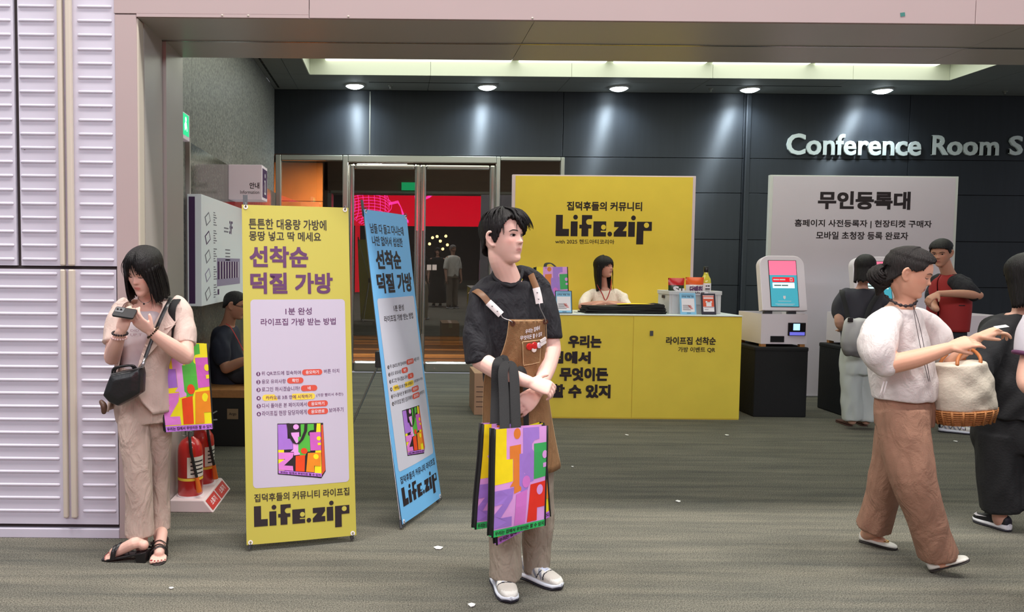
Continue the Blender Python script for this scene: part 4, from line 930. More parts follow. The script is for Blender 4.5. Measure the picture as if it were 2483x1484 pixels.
# paper scraps on the carpet
M_paper = mat('paper_white', (236, 236, 232), 0.7)
scr = [(1062,1330,26,'triangular paper scrap on the carpet between the blue poster and the man'), (1145,1469,26,'pointed paper scrap on the carpet at the bottom edge below the man'), (415,1428,12,'tiny paper scrap on the carpet below the woman in sandals'), (1645,1217,16,'paper scrap on the carpet in front of the yellow counter'), (1762,1056,14,'paper scrap on the carpet at the right corner of the counter'), (1520,1056,10,'tiny paper scrap on the carpet right of the brown apron'), (2316,1071,12,'paper scrap on the carpet below the white sneakers'), (2398,1071,11,'paper scrap on the carpet right of the white sneakers'), (1388,1133,9,'tiny paper scrap on the carpet beside the apron hem')]
for i, (px, py, s, lb) in enumerate(scr):
    d = _f + _r*((px-PP_X)/F_PX) + _u*((PP_Y-py)/F_PX); q = -CAM_H/d.z; X0, Y0 = d.x*q, d.y*q; r = s/2*Y0/F_PX; rnd = random.Random(i)
    poly = [(r*math.cos(a)*rnd.uniform(.6, 1.1), r*math.sin(a)*rnd.uniform(.6, 1.2)) for a in (0.2, 1.6, 2.9, 4.3, 5.3)]
    g = G(); g.prism(poly, (0,0,0), (1,0,0), (0,1,0), (0,0.1,1), 0.003); tag(obj('paper_scrap', g, M_paper, loc=(X0, Y0, 0.004)), lb, 'paper', 'paper scraps on the carpet')

# ------------------------------------------------------------------ hall behind the viewer, seen in the door glass
VD = 26.0; YR = 2*YB - VD
vx = lambda px: (px-957)/1900*VD
hw = struct('wall_hall', 'far side of the exhibition hall behind the viewer')
g = G(); g.box(-14, 16, -13.6, -13.5, 0, 7); obj('wall_block', g, mat('hall_dark', (70, 62, 62), 0.8), hw)
t = thing('display_screen', 'large red display screen with pink yarn drawing, mirrored in the glass doors', 'screen', (vx(835), YR, 2.24))
w = vx(1192)-vx(835)
g = G(); g.box(0, w, -0.12, 0, 0, 1.2); obj('cabinet', g, M_groove, t)
g = G(); g.add([(0,0.002,0),(w,0.002,0),(w,0.002,1.2),(0,0.002,1.2)], [(0,3,2,1)]); obj('lit_face', g, em('led_red', (232, 6, 40), 2.8), t)
M_yarn = em('led_pink', (255, 70, 190), 4.5)
g = G(); c = (0.78, 0.66); R0 = 0.66
for k in range(22):
    a0 = 0.3 + k*0.145; g.tube([(c[0]+R0*math.sin(a0)*math.cos(s)*0.98 + 0.0, 0.004, c[1]+R0*math.cos(a0) + 0.30*R0*math.sin(s)*math.sin(a0)) for s in [math.pi*i/12 for i in range(13)]], 0.008, 4)
    if k % 2 == 0: g.tube([(c[0]+R0*math.cos(a0)+0.2*math.sin(s)*R0, 0.006, c[1]+R0*math.sin(a0)*math.cos(s)) for s in [math.pi*i/12 for i in range(13)]], 0.008, 4)
g.v = [(min(max(p[0], 0.01), w-0.01), p[1], min(max(p[2], 0.01), 1.19)) for p in g.v]
obj('yarn_drawing', g, M_yarn, t)
g = G()
for o_ in (0, 0.03, 0.06): g.tube([(1.44,0.004,0.75-o_),(1.75,0.004,0.82-o_),(1.85,0.004,0.6),(1.9+o_,0.004,0.35),(2.1,0.004,0.1+o_)], 0.012, 4); g.tube([(2.28+o_,0.004,1.18),(2.3,0.004,0.98-o_),(2.5,0.004,0.88-o_),(2.78,0.004,1.0-o_),(2.9,0.004,1.1-o_)], 0.012, 4)
obj('yarn_drawing', g, M_yarn, t)
g = G(); g.box(0.34, 0.50, -0.1, 0.0, -2.2, 0.0); obj('lit_column', g, em('led_red2', (232, 10, 40), 2.0), t)
t = thing('exit_light', 'green exit light box above the portal facing the lobby, mirrored in the glass doors', 'sign', (0.12, YE+0.002, 2.84)); g = G(); g.box(0, 0.30, 0, 0.05, 0, 0.16); obj('lit_face', g, em('hall_exit', (30, 180, 110), 3.0), t)
M_bulb = em('warm_bulb', (255, 214, 130), 16.0)
for i, (px, py) in enumerate(((1047,575),(1058,572),(1066,583),(1079,571),(1083,592),(1092,600),(1040,590),(1072,602))):
    g = G(); g.ball((0,0,0), 0.055, n=10, k=7); tag(obj('bulb', g, M_bulb, loc=((px-957)/1900*30, 2*YB-30, 1.5+((642-py)/1900-0.023)*30), smooth=180), ['second', 'third', 'fourth', 'sixth', 'seventh', 'eighth', 'first', 'fifth'][i] + ' warm stall bulb from the left, mirrored in the right glass door', 'lamp', 'stall bulbs mirrored in the door glass')
# ------------------------------------------------------------------ people: helpers
def limb(g, pts, rad, n=16, k=5, round_ends=True):
    p = [Vector(q) for q in spl(pts, k)]; r = [float(x) for x in spl(rad, k)]
    if round_ends:
        a = (p[0]-p[1]).normalized(); b = (p[-1]-p[-2]).normalized(); r0, r1 = r[0], r[-1]
        p = [p[0]+a*r0*0.95, p[0]+a*r0*0.7] + p + [p[-1]+b*r1*0.7, p[-1]+b*r1*0.95]; r = [r0*0.3, r0*0.72] + r + [r1*0.72, r1*0.3]
    g.tube(p, r, n)
def body_loft(g, secs, n=28, p=2.3, k=4):
    "secs: (centre, half width, half depth, yaw); yaw 0 = chest towards the viewer"
    C = [Vector(c) for c in spl([s[0] for s in secs], k)]; A = spl([s[1] for s in secs], k); D = spl([s[2] for s in secs], k); Yw = spl([s[3] for s in secs], k)
    rings = []
    for c, a, d, y in zip(C, A, D, Yw):
        y = float(y); U = Vector((math.cos(y), math.sin(y), 0)); F = Vector((math.sin(y), -math.cos(y), 0)); ring = []
        for j in range(n):
            t = 2*math.pi*j/n; cc, ss = math.cos(t), math.sin(t)
            ring.append(c + U*(float(a)*math.copysign(abs(cc)**(2/p), cc)) + F*(float(d)*math.copysign(abs(ss)**(2/p), ss)))
        rings.append(ring)
    g.loft(rings)
def remesh(g, voxel, smooth=3, fac=0.5):
    me = mesh_of(g, []); o = bpy.data.objects.new('scratch', me); TMP.collection.objects.link(o)
    m = o.modifiers.new('r', 'REMESH'); m.mode = 'VOXEL'; m.voxel_size = voxel
    if smooth: s = o.modifiers.new('s', 'SMOOTH'); s.iterations = smooth; s.factor = fac
    vl = TMP.view_layers[0]; vl.update(); out = bpy.data.meshes.new_from_object(o.evaluated_get(vl.depsgraph))
    bpy.data.objects.remove(o); bpy.data.meshes.remove(me)
    return out
def vcoords(me, attr='co', n=3):
    a = np.empty(len(me.vertices)*n); me.vertices.foreach_get(attr, a); return a.reshape(-1, n)
def folds(me, amp, waves, seed=0, mask=None):
    "soft cloth folds: sums of sines pushed along the normals; waves: (kx, ky, kz) in radians per metre"
    co = vcoords(me); no = np.empty(len(co)*3); me.vertex_normals.foreach_get('vector', no); no = no.reshape(-1, 3)
    r = np.random.RandomState(seed); d = np.zeros(len(co))
    for w in waves:
        w = np.array(w); ph = r.rand()*6.28; q = co @ w + ph + 0.8*np.sin(co @ (w[[1, 2, 0]]*0.37) + r.rand()*6.28)
        s = np.sin(q); d += np.sign(s)*np.abs(s)**1.3 * (0.5+0.5*np.sin(co @ (w[[2, 0, 1]]*0.3) + r.rand()*6.28))
    d *= amp/max(1, len(waves))**0.5
    if mask is not None: d *= mask(co)
    me.vertices.foreach_set('co', (co + no*d[:, None]).ravel()); me.update()
def finish(me, name, m, parent):
    for q in (m if isinstance(m, (list, tuple)) else [m]): me.materials.append(q)
    me.polygons.foreach_set('use_smooth', [True]*len(me.polygons))
    L = root_loc(parent); me.transform(Matrix.Translation(-L)); me.name = name
    o = bpy.data.objects.new(name, me); COL.objects.link(o); o.parent = parent
    return o
def garment(name, g, voxel, m, parent, amp=0.0, waves=(), seed=0, smooth=3, mask=None):
    me = remesh(g, voxel, smooth)
    if amp: folds(me, amp, waves, seed, mask)
    return finish(me, name, m, parent)
def skin_mat(name='skin'):
    if name in MATS: return MATS[name]
    m = bpy.data.materials.new(name); m.use_nodes = True; nt = m.node_tree; b = nt.nodes['Principled BSDF']
    a = nt.nodes.new('ShaderNodeAttribute'); a.attribute_name = 'tone'; nt.links.new(a.outputs['Color'], b.inputs['Base Color'])
    b.inputs['Roughness'].default_value = 0.5; b.inputs['Specular IOR Level'].default_value = 0.35
    b.inputs['Subsurface Weight'].default_value = 0.12; b.inputs['Subsurface Radius'].default_value = (0.012, 0.005, 0.003); b.inputs['Subsurface Scale'].default_value = 0.6
    MATS[name] = m; return m
# ---- head, in units of its height, chin to crown: x = the person's right, y = forward, z = up
_Z = np.array([-.5,-.485,-.45,-.4,-.33,-.26,-.18,-.1,0,.1,.2,.3,.38,.44,.48,.5])
_XS = np.array([.05,.09,.135,.172,.220,.255,.285,.308,.325,.333,.328,.300,.250,.185,.110,.02])
_YF = np.array([.20,.30,.355,.372,.358,.372,.380,.378,.372,.392,.388,.352,.290,.215,.130,.02])
_YB = np.array([.02,.03,.05,.09,.15,.22,.31,.395,.445,.465,.460,.420,.345,.250,.150,.02])
def _prof(z): return np.interp(z, _Z, _XS), np.interp(z, _Z, _YF), np.interp(z, _Z, _YB)
def face_feat(x, z, nose=1.0, lips=1.0):
    ax = np.abs(x); e = np.exp
    t = np.clip((.07-z)/.185, 0, 1); h = (.012 + .082*t**1.25)*np.clip((z+.150)/.035, 0, 1)*np.clip((.10-z)/.04, 0, 1)
    f = nose*h*e(-(x/(.027+.020*t))**2)
    f = f + nose*.030*e(-((ax-.050)/.024)**2-((z+.103)/.026)**2)
    f = f - .034*e(-((ax-.135)/.068)**2-((z-.028)/.042)**2) + .014*e(-((z-.105)/.03)**2-(x/.2)**2)
    f = f + lips*.022*e(-(x/.080)**2)*(e(-((z+.222)/.019)**2) + 1.05*e(-((z+.270)/.021)**2)) - .016*e(-(x/.09)**2-((z+.246)/.007)**2)
    f = f + .012*e(-(x/.085)**2-((z+.42)/.05)**2) - .012*e(-(x/.10)**2-((z+.335)/.025)**2) + .014*e(-((ax-.20)/.075)**2-((z+.075)/.075)**2)
    return f
def face_y(x, z, nose=1.0):
    xs, yf, _ = _prof(z); q = np.clip(1-np.abs(x/xs)**2.25, 0, 1)
    return yf*q**(1/2.25) + face_feat(x, z, nose)
class Head:
    def __init__(s, c, fwd, up=(0,0,1), H=0.225, wide=1.0, nose=1.0):
        f = Vector(fwd).normalized(); u = Vector(up); u = (u - f*u.dot(f)).normalized(); x = f.cross(u)
        s.c, s.f, s.u, s.x, s.H, s.wide, s.nose = Vector(c), f, u, x, H, wide, nose
        s.R = np.array([list(x), list(f), list(u)])          # rows
    def w(s, x, y, z): return s.c + (s.x*(x*s.wide) + s.f*y + s.u*z)*s.H
    def loc(s, co):
        q = (co - np.array(s.c)) @ s.R.T / s.H; q[:, 0] /= s.wide; return q
    def add(s, g, n=88, m=64, ears=True):
        rings = []
        for i in range(m):
            t = i/(m-1); z = -.5 + (1-math.cos(math.pi*(0.03+0.94*t)))/2; xs, yf, yb = [float(q) for q in _prof(z)]; ring = []
            for j in range(n):
                a = 2*math.pi*j/n; sx, cy = math.sin(a), math.cos(a)
                x = xs*math.copysign(abs(sx)**(2/2.25), sx); y = (yf if cy > 0 else yb)*math.copysign(abs(cy)**(2/2.25), cy)
                if cy > 0.05: y += float(face_feat(x, z, s.nose))*min(1, (cy-0.05)*4)
                ring.append(s.w(x, y, z))
            rings.append(ring)
        g.loft(rings)
        if ears:
            for sd in (-1, 1):
                rim = [(.316,.045,.050),(.352,.005,.105),(.382,-.060,.100),(.388,-.100,.02),(.362,-.080,-.075),(.326,-.020,-.150),(.308,.022,-.135)]
                g.tube([s.w(sd*a, b, c) for a, b, c in spl(rim, 4)], [.030*s.H]*25, 8)
                limb(g, [s.w(sd*.31, .0, .03), s.w(sd*.338, -.035, .0), s.w(sd*.318, -.015, -.08)], [.03*s.H, .036*s.H, .022*s.H], 8, 3)
    def tone(s, co, base, lip, col):
        "writes face colouring into col (linear rgb) for the points near the head"
        q = s.loc(co); x, y, z = q.T; front = (y > 0.12) & (np.abs(x) < .36) & (z > -.52) & (z < .5); e = np.exp; ax = np.abs(x)
        def mix(w, c):
            w = np.clip(w, 0, 1)*front; col[:] = col*(1-w[:, None]) + np.array(c)*w[:, None]
        b = np.array(base)
        mix(.45*e(-((ax-.19)/.10)**2-((z+.08)/.07)**2), b*np.array((1.08,.78,.76)))
        mix(.35*e(-(x/.05)**2-((z+.10)/.05)**2), b*np.array((1.05,.8,.78)))
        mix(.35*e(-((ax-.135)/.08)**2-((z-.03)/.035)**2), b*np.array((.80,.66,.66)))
        lw = (1/(1+e((np.abs(x)-.078)/.008)))*(1/(1+e((np.abs(z+.246)-.034*(1-.55*(x/.085)**2))/.006)))
        mix(.85*lw, lip)
        mix(.9*e(-(np.maximum(ax-.062,0)/.012)**2-((z+.247+.01*(x/.07)**2)/.0055)**2), np.array(lip)*.30)
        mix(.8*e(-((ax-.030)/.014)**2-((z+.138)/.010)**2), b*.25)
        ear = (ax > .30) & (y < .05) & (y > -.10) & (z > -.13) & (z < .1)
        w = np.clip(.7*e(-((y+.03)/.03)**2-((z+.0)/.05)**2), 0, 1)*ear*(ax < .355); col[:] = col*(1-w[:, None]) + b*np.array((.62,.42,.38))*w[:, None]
    def patch(s, g, pts, off, mi=0):
        vs = []
        for x, z in pts: vs.append(s.w(x, float(face_y(np.array(x), np.array(z), s.nose)) + off, z))
        g.add(vs, [list(range(len(pts)))], mi)
    def strip(s, g, low, high, off):
        n = len(low); vs = [s.w(x, float(face_y(np.array(x), np.array(z), s.nose)) + off, z) for x, z in list(low)+list(high)]
        g.add(vs, [(i, i+1, n+i+1, n+i) for i in range(n-1)])
    def eyes(s, parent, open_=1.0, gaze=0.0, brow=(34,26,24), sides=(-1, 1), browz=.098):
        M_scl = mat('eye_white', (190, 172, 166), 0.3); M_iris = mat('iris_brown', (36, 22, 18), 0.15); M_lash = mat('eyelash', (26, 20, 20), 0.6); M_br = mat('brow_%d' % brow[0], brow, 0.8)
        for sd in sides:
            X = [.075 + .125*i/12 for i in range(13)]; arch = [math.sin(math.pi*i/12)**.8 for i in range(13)]
            up = [(sd*x, .020 + .030*a*open_ + .05*(x-.075)*.5) for x, a in zip(X, arch)]; lo = [(sd*x, .018 - .017*a*open_ + .05*(x-.075)*.5) for x, a in zip(X, arch)]
            if open_ > 0.25:
                g = G(); s.strip(g, lo, up, .006); L = root_loc(parent); e = obj('eye', g, M_scl, parent, world=True, smooth=180)
                g = G(); cx = sd*(.137) + gaze; r = .029; s.patch(g, [(cx + r*math.cos(a), max(.018-.015*open_, min(.026+.030*open_, .026 + r*math.sin(a)))) for a in [2*math.pi*i/20 for i in range(20)]], .009)
                g.v = [(p[0]-L.x, p[1]-L.y, p[2]-L.z) for p in g.v]; obj('iris', g, M_iris, e)
            else: e = parent; L = root_loc(parent)
            g = G(); th = .009
            if open_ > 0.25: s.strip(g, up, [(a, b + th) for a, b in up], .010)
            else:
                lid = [(sd*x, .010 - .016*a) for x, a in zip(X, arch)]; s.strip(g, [(a, b-.007) for a, b in lid], [(a, b+.006) for a, b in lid], .006)
            g.v = [(p[0]-L.x, p[1]-L.y, p[2]-L.z) for p in g.v]; obj('eyelash', g, M_lash, e)
            g = G(); B = [.060 + .165*i/10 for i in range(11)]; mid = [browz + .018*math.sin(math.pi*(i/10)**1.2) - (.012 if i > 7 else 0)*(i-7)/3 for i in range(11)]; hw = [.006 + .0055*math.sin(math.pi*min(1, .15 + .8*i/10)) for i in range(11)]
            s.strip(g, [(sd*x, m-h) for x, m, h in zip(B, mid, hw)], [(sd*x, m+h) for x, m, h in zip(B, mid, hw)], .007)
            g.v = [(p[0]-L.x, p[1]-L.y, p[2]-L.z) for p in g.v]; obj('eyebrow', g, M_br, parent)
def hair_mat(c=(24, 20, 20), rough=0.38):
    nm = 'hair_%d_%d' % (c[0], c[2])
    return mat(nm, c, rough+.14, spec=0.3, noise=0.5, nscale=6, bump=0.5, bscale=9, stretch=(30, 30, 3))
def hair(h, name, parent, zend, thick, m, n=200, rows=26, drop=None, seed=0, rough=.012, zw=-.02, lean=None, tips=.03):
    "a cap of hair hanging in columns: zend(phi) lower edge, thick(phi, z) outward scale; phi 0 = front, positive = the person's right"
    r = np.random.RandomState(seed); g = G(); outer = []; inner = []
    colr = r.rand(n)*2-1; colr = .5*colr + .5*np.convolve(np.tile(r.rand(n)*2-1, 3), np.ones(5)/2.2, 'same')[n:2*n]; cole = r.rand(n)
    for i in range(rows):
        t = (i/(rows-1)); ro = []; ri = []
        for j in range(n):
            ph = 2*math.pi*j/n; ph = ph-2*math.pi if ph > math.pi else ph
            ze = zend(ph) - tips*cole[j]; zt = .499
            z = zt - (zt-ze)*(t**1.35); zz = max(z, zw); fr = math.cos(ph)
            if fr > 0 and z > -.1: zz = max(zz, .16)
            xs, yf, yb = [float(q) for q in _prof(zz)]; sx, cy = math.sin(ph), fr
            k = 1 + thick(ph, z) + rough*colr[j]*min(1, t*3)
            if drop and z < zw: k *= drop(ph, z)
            x = xs*math.copysign(abs(sx)**(2/2.25), sx)*k; y = (yf if cy > 0 else yb)*math.copysign(abs(cy)**(2/2.25), cy)*k
            zo = z*(1 + thick(ph, z)*.9) if z > 0 else z
            if lean: dx, dy = lean(ph, z); x += dx; y += dy
            ro.append(h.w(x, y, zo)); q = .93 if z > zw else .90; ri.append(h.w(x*q/k*(1 if z > zw else k), y*q/k*(1 if z > zw else k), zo if z < .3 else z*.95))
        outer.append(ro); inner.append(ri)
    g.loft(outer + inner[::-1], caps=True)
    return obj(name, g, m, parent, smooth=180, world=True)
def strands(h, parent, paths, m, r=.009, seed=0, name='hair_strand'):
    g = G()
    for p in paths:
        q = [h.w(*a) for a in spl(p, 4)]; k = len(q); g.tube(q, [h.H*r*(1-.85*i/(k-1)) for i in range(k)], 5)
    return obj(name, g, m, parent, smooth=180, world=True)
def hand(g, wr, d, n, side, curl=(.5,.6,.4), s=1.0, thumb=(.9, .3), spread=.07):
    "palm and five fingers: wr wrist, d towards the knuckles, n the way the palm faces, side +1 when the thumb lies along d x n"
    d = Vector(d).normalized(); n = Vector(n); n = (n - d*n.dot(d)).normalized(); t = d.cross(n)*side
    rings = []
    for q, hw, hh in ((-.02,.024,.019),(0,.026,.019),(.03,.036,.019),(.065,.041,.016),(.088,.040,.012),(.095,.034,.008)):
        c = wr + d*(q*s); rings.append([c + t*(hw*s*math.cos(a)) + n*(hh*s*math.sin(a)) for a in [2*math.pi*i/16 for i in range(16)]])
    g.loft(rings)
    for k, (o, L, r) in enumerate(((.030,.070,.0088),(.0105,.078,.0090),(-.0095,.073,.0086),(-.0285,.056,.0076))):
        c = curl if not isinstance(curl[0], (tuple, list)) else curl[k]
        p = wr + d*(.082*s) + t*(o*s); a = 0; pts = [p - d*.012*s, p]; dd = (d + t*(spread*(1.5-k)*.7)).normalized()
        for b, f in zip(c, (.45,.32,.23)):
            a += b; v = dd*math.cos(a) + n*math.sin(a); p = p + v*(L*f*s); pts.append(p)
        limb(g, pts, [r*s*1.05, r*s*1.05, r*s, r*s*.92, r*s*.8], 8, 3)
    p = wr + d*(.022*s) + t*(.026*s); v = (d*math.cos(thumb[0]) + t*math.sin(thumb[0]) + n*thumb[1]).normalized(); v2 = (v + d*.35 + n*.15).normalized()
    limb(g, [p - v*.012*s, p, p + v*.034*s, p + v*.034*s + v2*.028*s], [.014*s, .014*s, .0108*s, .0085*s], 8, 3)
class Fig:
    def __init__(s, label, base, skin=(214,168,148), group=None):
        s.root = thing('person', label, 'person', (base[0], base[1], 0), group=group); s.g = G(); s.heads = []; s.skin = np.array(lin(skin)); s.extra = []
    def finish(s, voxel, lip=(178,96,92), smooth=2):
        me = remesh(s.g, voxel, smooth, .45); co = vcoords(me); col = np.tile(s.skin, (len(co), 1))
        for h in s.heads: h.tone(co, s.skin, lin(lip), col)
        for fn in s.extra: fn(co, col)
        a = me.color_attributes.new('tone', 'FLOAT_COLOR', 'POINT'); a.data.foreach_set('color', np.concatenate([col, np.ones((len(co), 1))], 1).ravel())
        s.body = finish(me, 'body', skin_mat(), s.root); return s.body
def shoe(parent, heel, toe, kind, s=1.0, lift=0.0, pitch=0.0, roll_up=(0,0,1)):
    "heel, toe: points on the floor (back of heel, tip of toe)"
    heel, toe = Vector(heel), Vector(toe); L = (toe-heel).length; d = (toe-heel).normalized(); up = Vector(roll_up); up = (up - d*up.dot(d)).normalized(); t = d.cross(up)
    T = [0,.03,.10,.22,.36,.5,.64,.78,.9,.97,1.0]
    HW = [.014,.026,.032,.033,.033,.037,.042,.043,.036,.024,.008]
    if kind == 'flat': HT = [.050,.054,.056,.050,.038,.032,.030,.029,.026,.021,.012]; sole = .012; HW = [x*.9 for x in HW]
    else: HT = [.070,.080,.088,.096,.098,.088,.072,.060,.052,.042,.028]; sole = .030
    HW = [x*s for x in HW]
    def ring(i, z0, z1, k):
        c = heel + d*(L*T[i]); w = HW[i]*k; hh = (z1-z0)/2; cz = (z0+z1)/2
        return [c + t*(w*math.copysign(abs(math.cos(a))**.75, math.cos(a))) + up*(cz + hh*math.copysign(abs(math.sin(a))**.75, math.sin(a))) for a in [2*math.pi*q/18 for q in range(18)]]
    return heel, d, t, up, L, T, HW, HT, sole, ring
def sneaker(parent, heel, toe, s, mup, msole, mtread, macc, mlace, mtoe=None):
    heel, d, t, up, L, T, HW, HT, sole, ring = shoe(parent, heel, toe, 'sneaker', s)
    g = G(); g.loft([ring(i, .016, HT[i]*s, 1.0 - .03*(i in (0, 10))) for i in range(11)]); me = remesh(g, .0045, 3)
    fc = np.empty(len(me.polygons)*3); me.polygons.foreach_get('center', fc); fc = fc.reshape(-1, 3) - np.array(heel)
    tt = fc @ np.array(d)/L; zz = fc @ np.array(up); la = np.abs(fc @ np.array(t))/np.interp(tt, T, HW); mi = np.zeros(len(fc), int)
    mi[(tt > .73) & (tt < .93) & (zz > .040 + .012*(tt > .86))] = 1                                   # mesh toe box
    side = (la > .55) & (tt < .70) & (zz > .036); mi[side & (((tt*L*100 + zz*60) % 3.4) < 1.5)] = 2       # overlays
    mi[side & (((tt*L*100 - zz*45) % 6.8) < .55)] = 3; mi[(tt < .05) & (zz > .04)] = 3
    mi[(tt > .71) & (tt < .73) & (zz > .04)] = 3; mi[(tt >= .30) & (tt < .70) & (la <= .40) & (zz > .06)] = 4   # tongue
    sh = finish(me, 'shoe', [mup, mtoe or mup, macc, mtread, mlace], parent); me.polygons.foreach_set('material_index', mi)
    L0 = root_loc(sh)
    def sub(g, name, m, sm=60):
        g.v = [(p[0]-L0.x, p[1]-L0.y, p[2]-L0.z) for p in g.v]; return obj(name, g, m, sh, smooth=sm)
    g = G(); g.loft([ring(i, .006 + (.010 if i > 8 else 0), .034 + (.012 if i < 3 else 0), 1.10) for i in range(11)]); sub(g, 'midsole', msole, 50)
    g = G(); g.loft([ring(i, .0 + (.006 if i in (9, 10) else 0), .012 + (.010 if i > 8 else 0), 1.12) for i in range(11)]); sub(g, 'outsole', mtread, 50)
    for k in range(5):
        c = heel + d*(L*(.42 + .065*k)); z = float(np.interp(.42 + .065*k, T, HT))*s + .002; w = .022*s
        g = G(); g.tube([c - t*w + up*(z-.010), c + up*(z+.003), c + t*w + up*(z-.010)], .0042, 6, flat=.6); sub(g, 'lace', mlace, 180)
    return sh
def flatshoe(parent, heel, toe, s, m, msole, mgold=None, up=(0,0,1), sockm=None):
    heel, d, t, up, L, T, HW, HT, sole, ring = shoe(parent, heel, toe, 'flat', s, roll_up=up)
    g = G(); g.loft([ring(i, .008, HT[i]*s, 1.0) for i in range(11)]); sh = finish(remesh(g, .005, 2), 'shoe', m, parent); L0 = root_loc(sh)
    def sub(g, name, mm):
        g.v = [(p[0]-L0.x, p[1]-L0.y, p[2]-L0.z) for p in g.v]; return obj(name, g, mm, sh, smooth=50)
    g = G(); g.loft([ring(i, 0, .011, 1.03) for i in range(11)]); sub(g, 'sole', msole)
    if mgold:
        c = heel + d*(L*.70) + up*(.034*s); g = G(); g.tube([c + t*(.016*math.cos(a)) + d*(.012*math.sin(a)) for a in [2*math.pi*i/14 for i in range(15)]], .003, 6, caps=False); sub(g, 'buckle', mgold)
    return sh
def ribbon(name, pts, w, m, parent, up=(0,0,1), th=.12, n=8, world=True):
    g = G(); g.tube([Vector(p) for p in spl(pts, 4)], w, n, flat=th, up=up); return obj(name, g, m, parent, smooth=60, world=world)
# ------------------------------------------------------------------ people
def fl(px, py):
    "floor point seen at a pixel"
    d = _f + _r*((px-PP_X)/F_PX) + _u*((PP_Y-py)/F_PX); q = -CAM_H/d.z
    return Vector((d.x*q, d.y*q, 0))
def wrap_fn(rows):
    "cloth wrapped around a body; rows: (centre, half width, half depth, yaw, a0, a1); returns P(a fraction, v fraction, offset)"
    v0 = np.linspace(0, 1, len(rows)); arr = np.array([[*r[0], *r[1:]] for r in rows], float)
    dense = np.array(spl(list(arr), 6)); vd = np.linspace(0, 1, len(dense))
    def row(v): return [float(np.interp(v, vd, dense[:, k])) for k in range(8)]
    def P(u, v, off=0.0, ang=None):
        x, y, z, hw, hd, yw, a0, a1 = row(v); a = a0 + (a1-a0)*u if ang is None else ang
        U = Vector((math.cos(yw), math.sin(yw), 0)); F = Vector((math.sin(yw), -math.cos(yw), 0)); s, c = math.sin(a), math.cos(a)
        return Vector((x, y, z)) + U*((hw+off)*math.copysign(abs(s)**.9, s)) + F*((hd+off)*math.copysign(abs(c)**.9, c))
    return P
def wrap(name, rows, m, parent, n=40, k=30, th=.006, wav=None, smooth=180):
    P = wrap_fn(rows); g = G()
    f = [[P(i/n, j/k, (wav(i/n, j/k) if wav else 0)) for i in range(n+1)] for j in range(k+1)]; b = [[P(i/n, j/k, (wav(i/n, j/k) if wav else 0) - th) for i in range(n+1)] for j in range(k+1)]
    rings = [f[j] + b[j][::-1] for j in range(k+1)]
    g.loft(rings); obj_ = obj(name, g, m, parent, world=True, smooth=smooth); return obj_, P
def offs(o, g, name, m, sm=None):
    L = root_loc(o); g.v = [(p[0]-L.x, p[1]-L.y, p[2]-L.z) for p in g.v]; return obj(name, g, m, o, smooth=sm)
M_hair = hair_mat((20, 17, 18)); M_hair2 = hair_mat((27, 22, 21), 0.5)
M_tee = mat('black_cotton', (27, 27, 33), 0.85, bump=0.15, bscale=90, wrinkle=.5)
M_khaki = mat('khaki_cotton', (150, 138, 124), 0.85, wrinkle=.45, bump=0.15, bscale=90); M_apron = mat('brown_canvas', (134, 98, 62), 0.8, noise=0.06, nscale=12, bump=0.25, bscale=220, wrinkle=.35)
M_brass = mat('dark_brass', (70, 56, 44), 0.35, metal=0.8); M_leath = mat('brown_leather', (118, 82, 54), 0.5); M_wl = mat('white_leather', (230, 222, 220), 0.45)
W_SH = ((54, 34, 14), (-46, 40, 22), (30, -26, -30)); W_TR = ((66, 48, 4), (-52, 50, 9), (30, -22, 20))

# ============ the man with the bags
p = Fig('young man in a black T-shirt and brown apron carrying printed tote bags, looking aside', fl(1255, 1425), (236, 194, 180))
R = p.root
hd_ = Head(at(1221, 577, 3.57), (math.sin(.74), -math.cos(.74), 0.05), (-0.02, 0.02, 1), H=.236, wide=.96, nose=1.1); p.heads.append(hd_); hd_.add(p.g)
g = p.g
limb(g, [hd_.w(0, -.10, -.15), hd_.w(0, -.09, -.40), at(1230, 668, 3.61), at(1236, 705, 3.63)], [.056, .053, .056, .070])
body_loft(g, [(at(1236, 690, 3.63), .075, .05, .15), (at(1238, 715, 3.64), .15, .07, .15), (at(1240, 780, 3.63), .135, .09, .15), (at(1243, 880, 3.63), .115, .085, .15), (at(1246, 985, 3.63), .125, .09, .15)])
sr, er, wr_ = at(1166, 724, 3.61), at(1163, 872, 3.53), at(1284, 927, 3.40)
limb(g, [sr, at(1160, 800, 3.57), er], [.042, .046, .044]); limb(g, [er, at(1215, 903, 3.46), wr_], [.044, .040, .027])
slf, elf, wl_ = at(1312, 712, 3.69), at(1338, 846, 3.64), at(1303, 952, 3.45)
limb(g, [slf, at(1328, 780, 3.67), elf], [.038, .044, .043]); limb(g, [elf, at(1325, 895, 3.56), wl_], [.044, .040, .027])
hand(g, wr_, at(1340, 943, 3.37) - wr_, at(1322, 985, 3.47) - wr_, 1, ((.75,.8,.5),(.8,.9,.5),(.8,.9,.5),(.8,.9,.5)), 1.0, (1.0, .1))
hand(g, wl_, at(1258, 996, 3.40) - wl_, Vector((.05, 1, -.15)), -1, ((.25,.4,.3),(.3,.45,.3),(.35,.5,.35),(.4,.5,.4)), 1.0, (.35, .3))
for a, b, c in ((at(1213, 985, 3.63), at(1222, 1195, 3.56), at(1222, 1415, 3.56)), (at(1290, 985, 3.68), at(1303, 1190, 3.65), at(1292, 1395, 3.70))):
    limb(g, [a, b, c], [.066, .048, .038])
p.finish(.0042, (196, 128, 124)); hd_.eyes(R, .78, -.016, brow=(46, 36, 34), browz=.105)
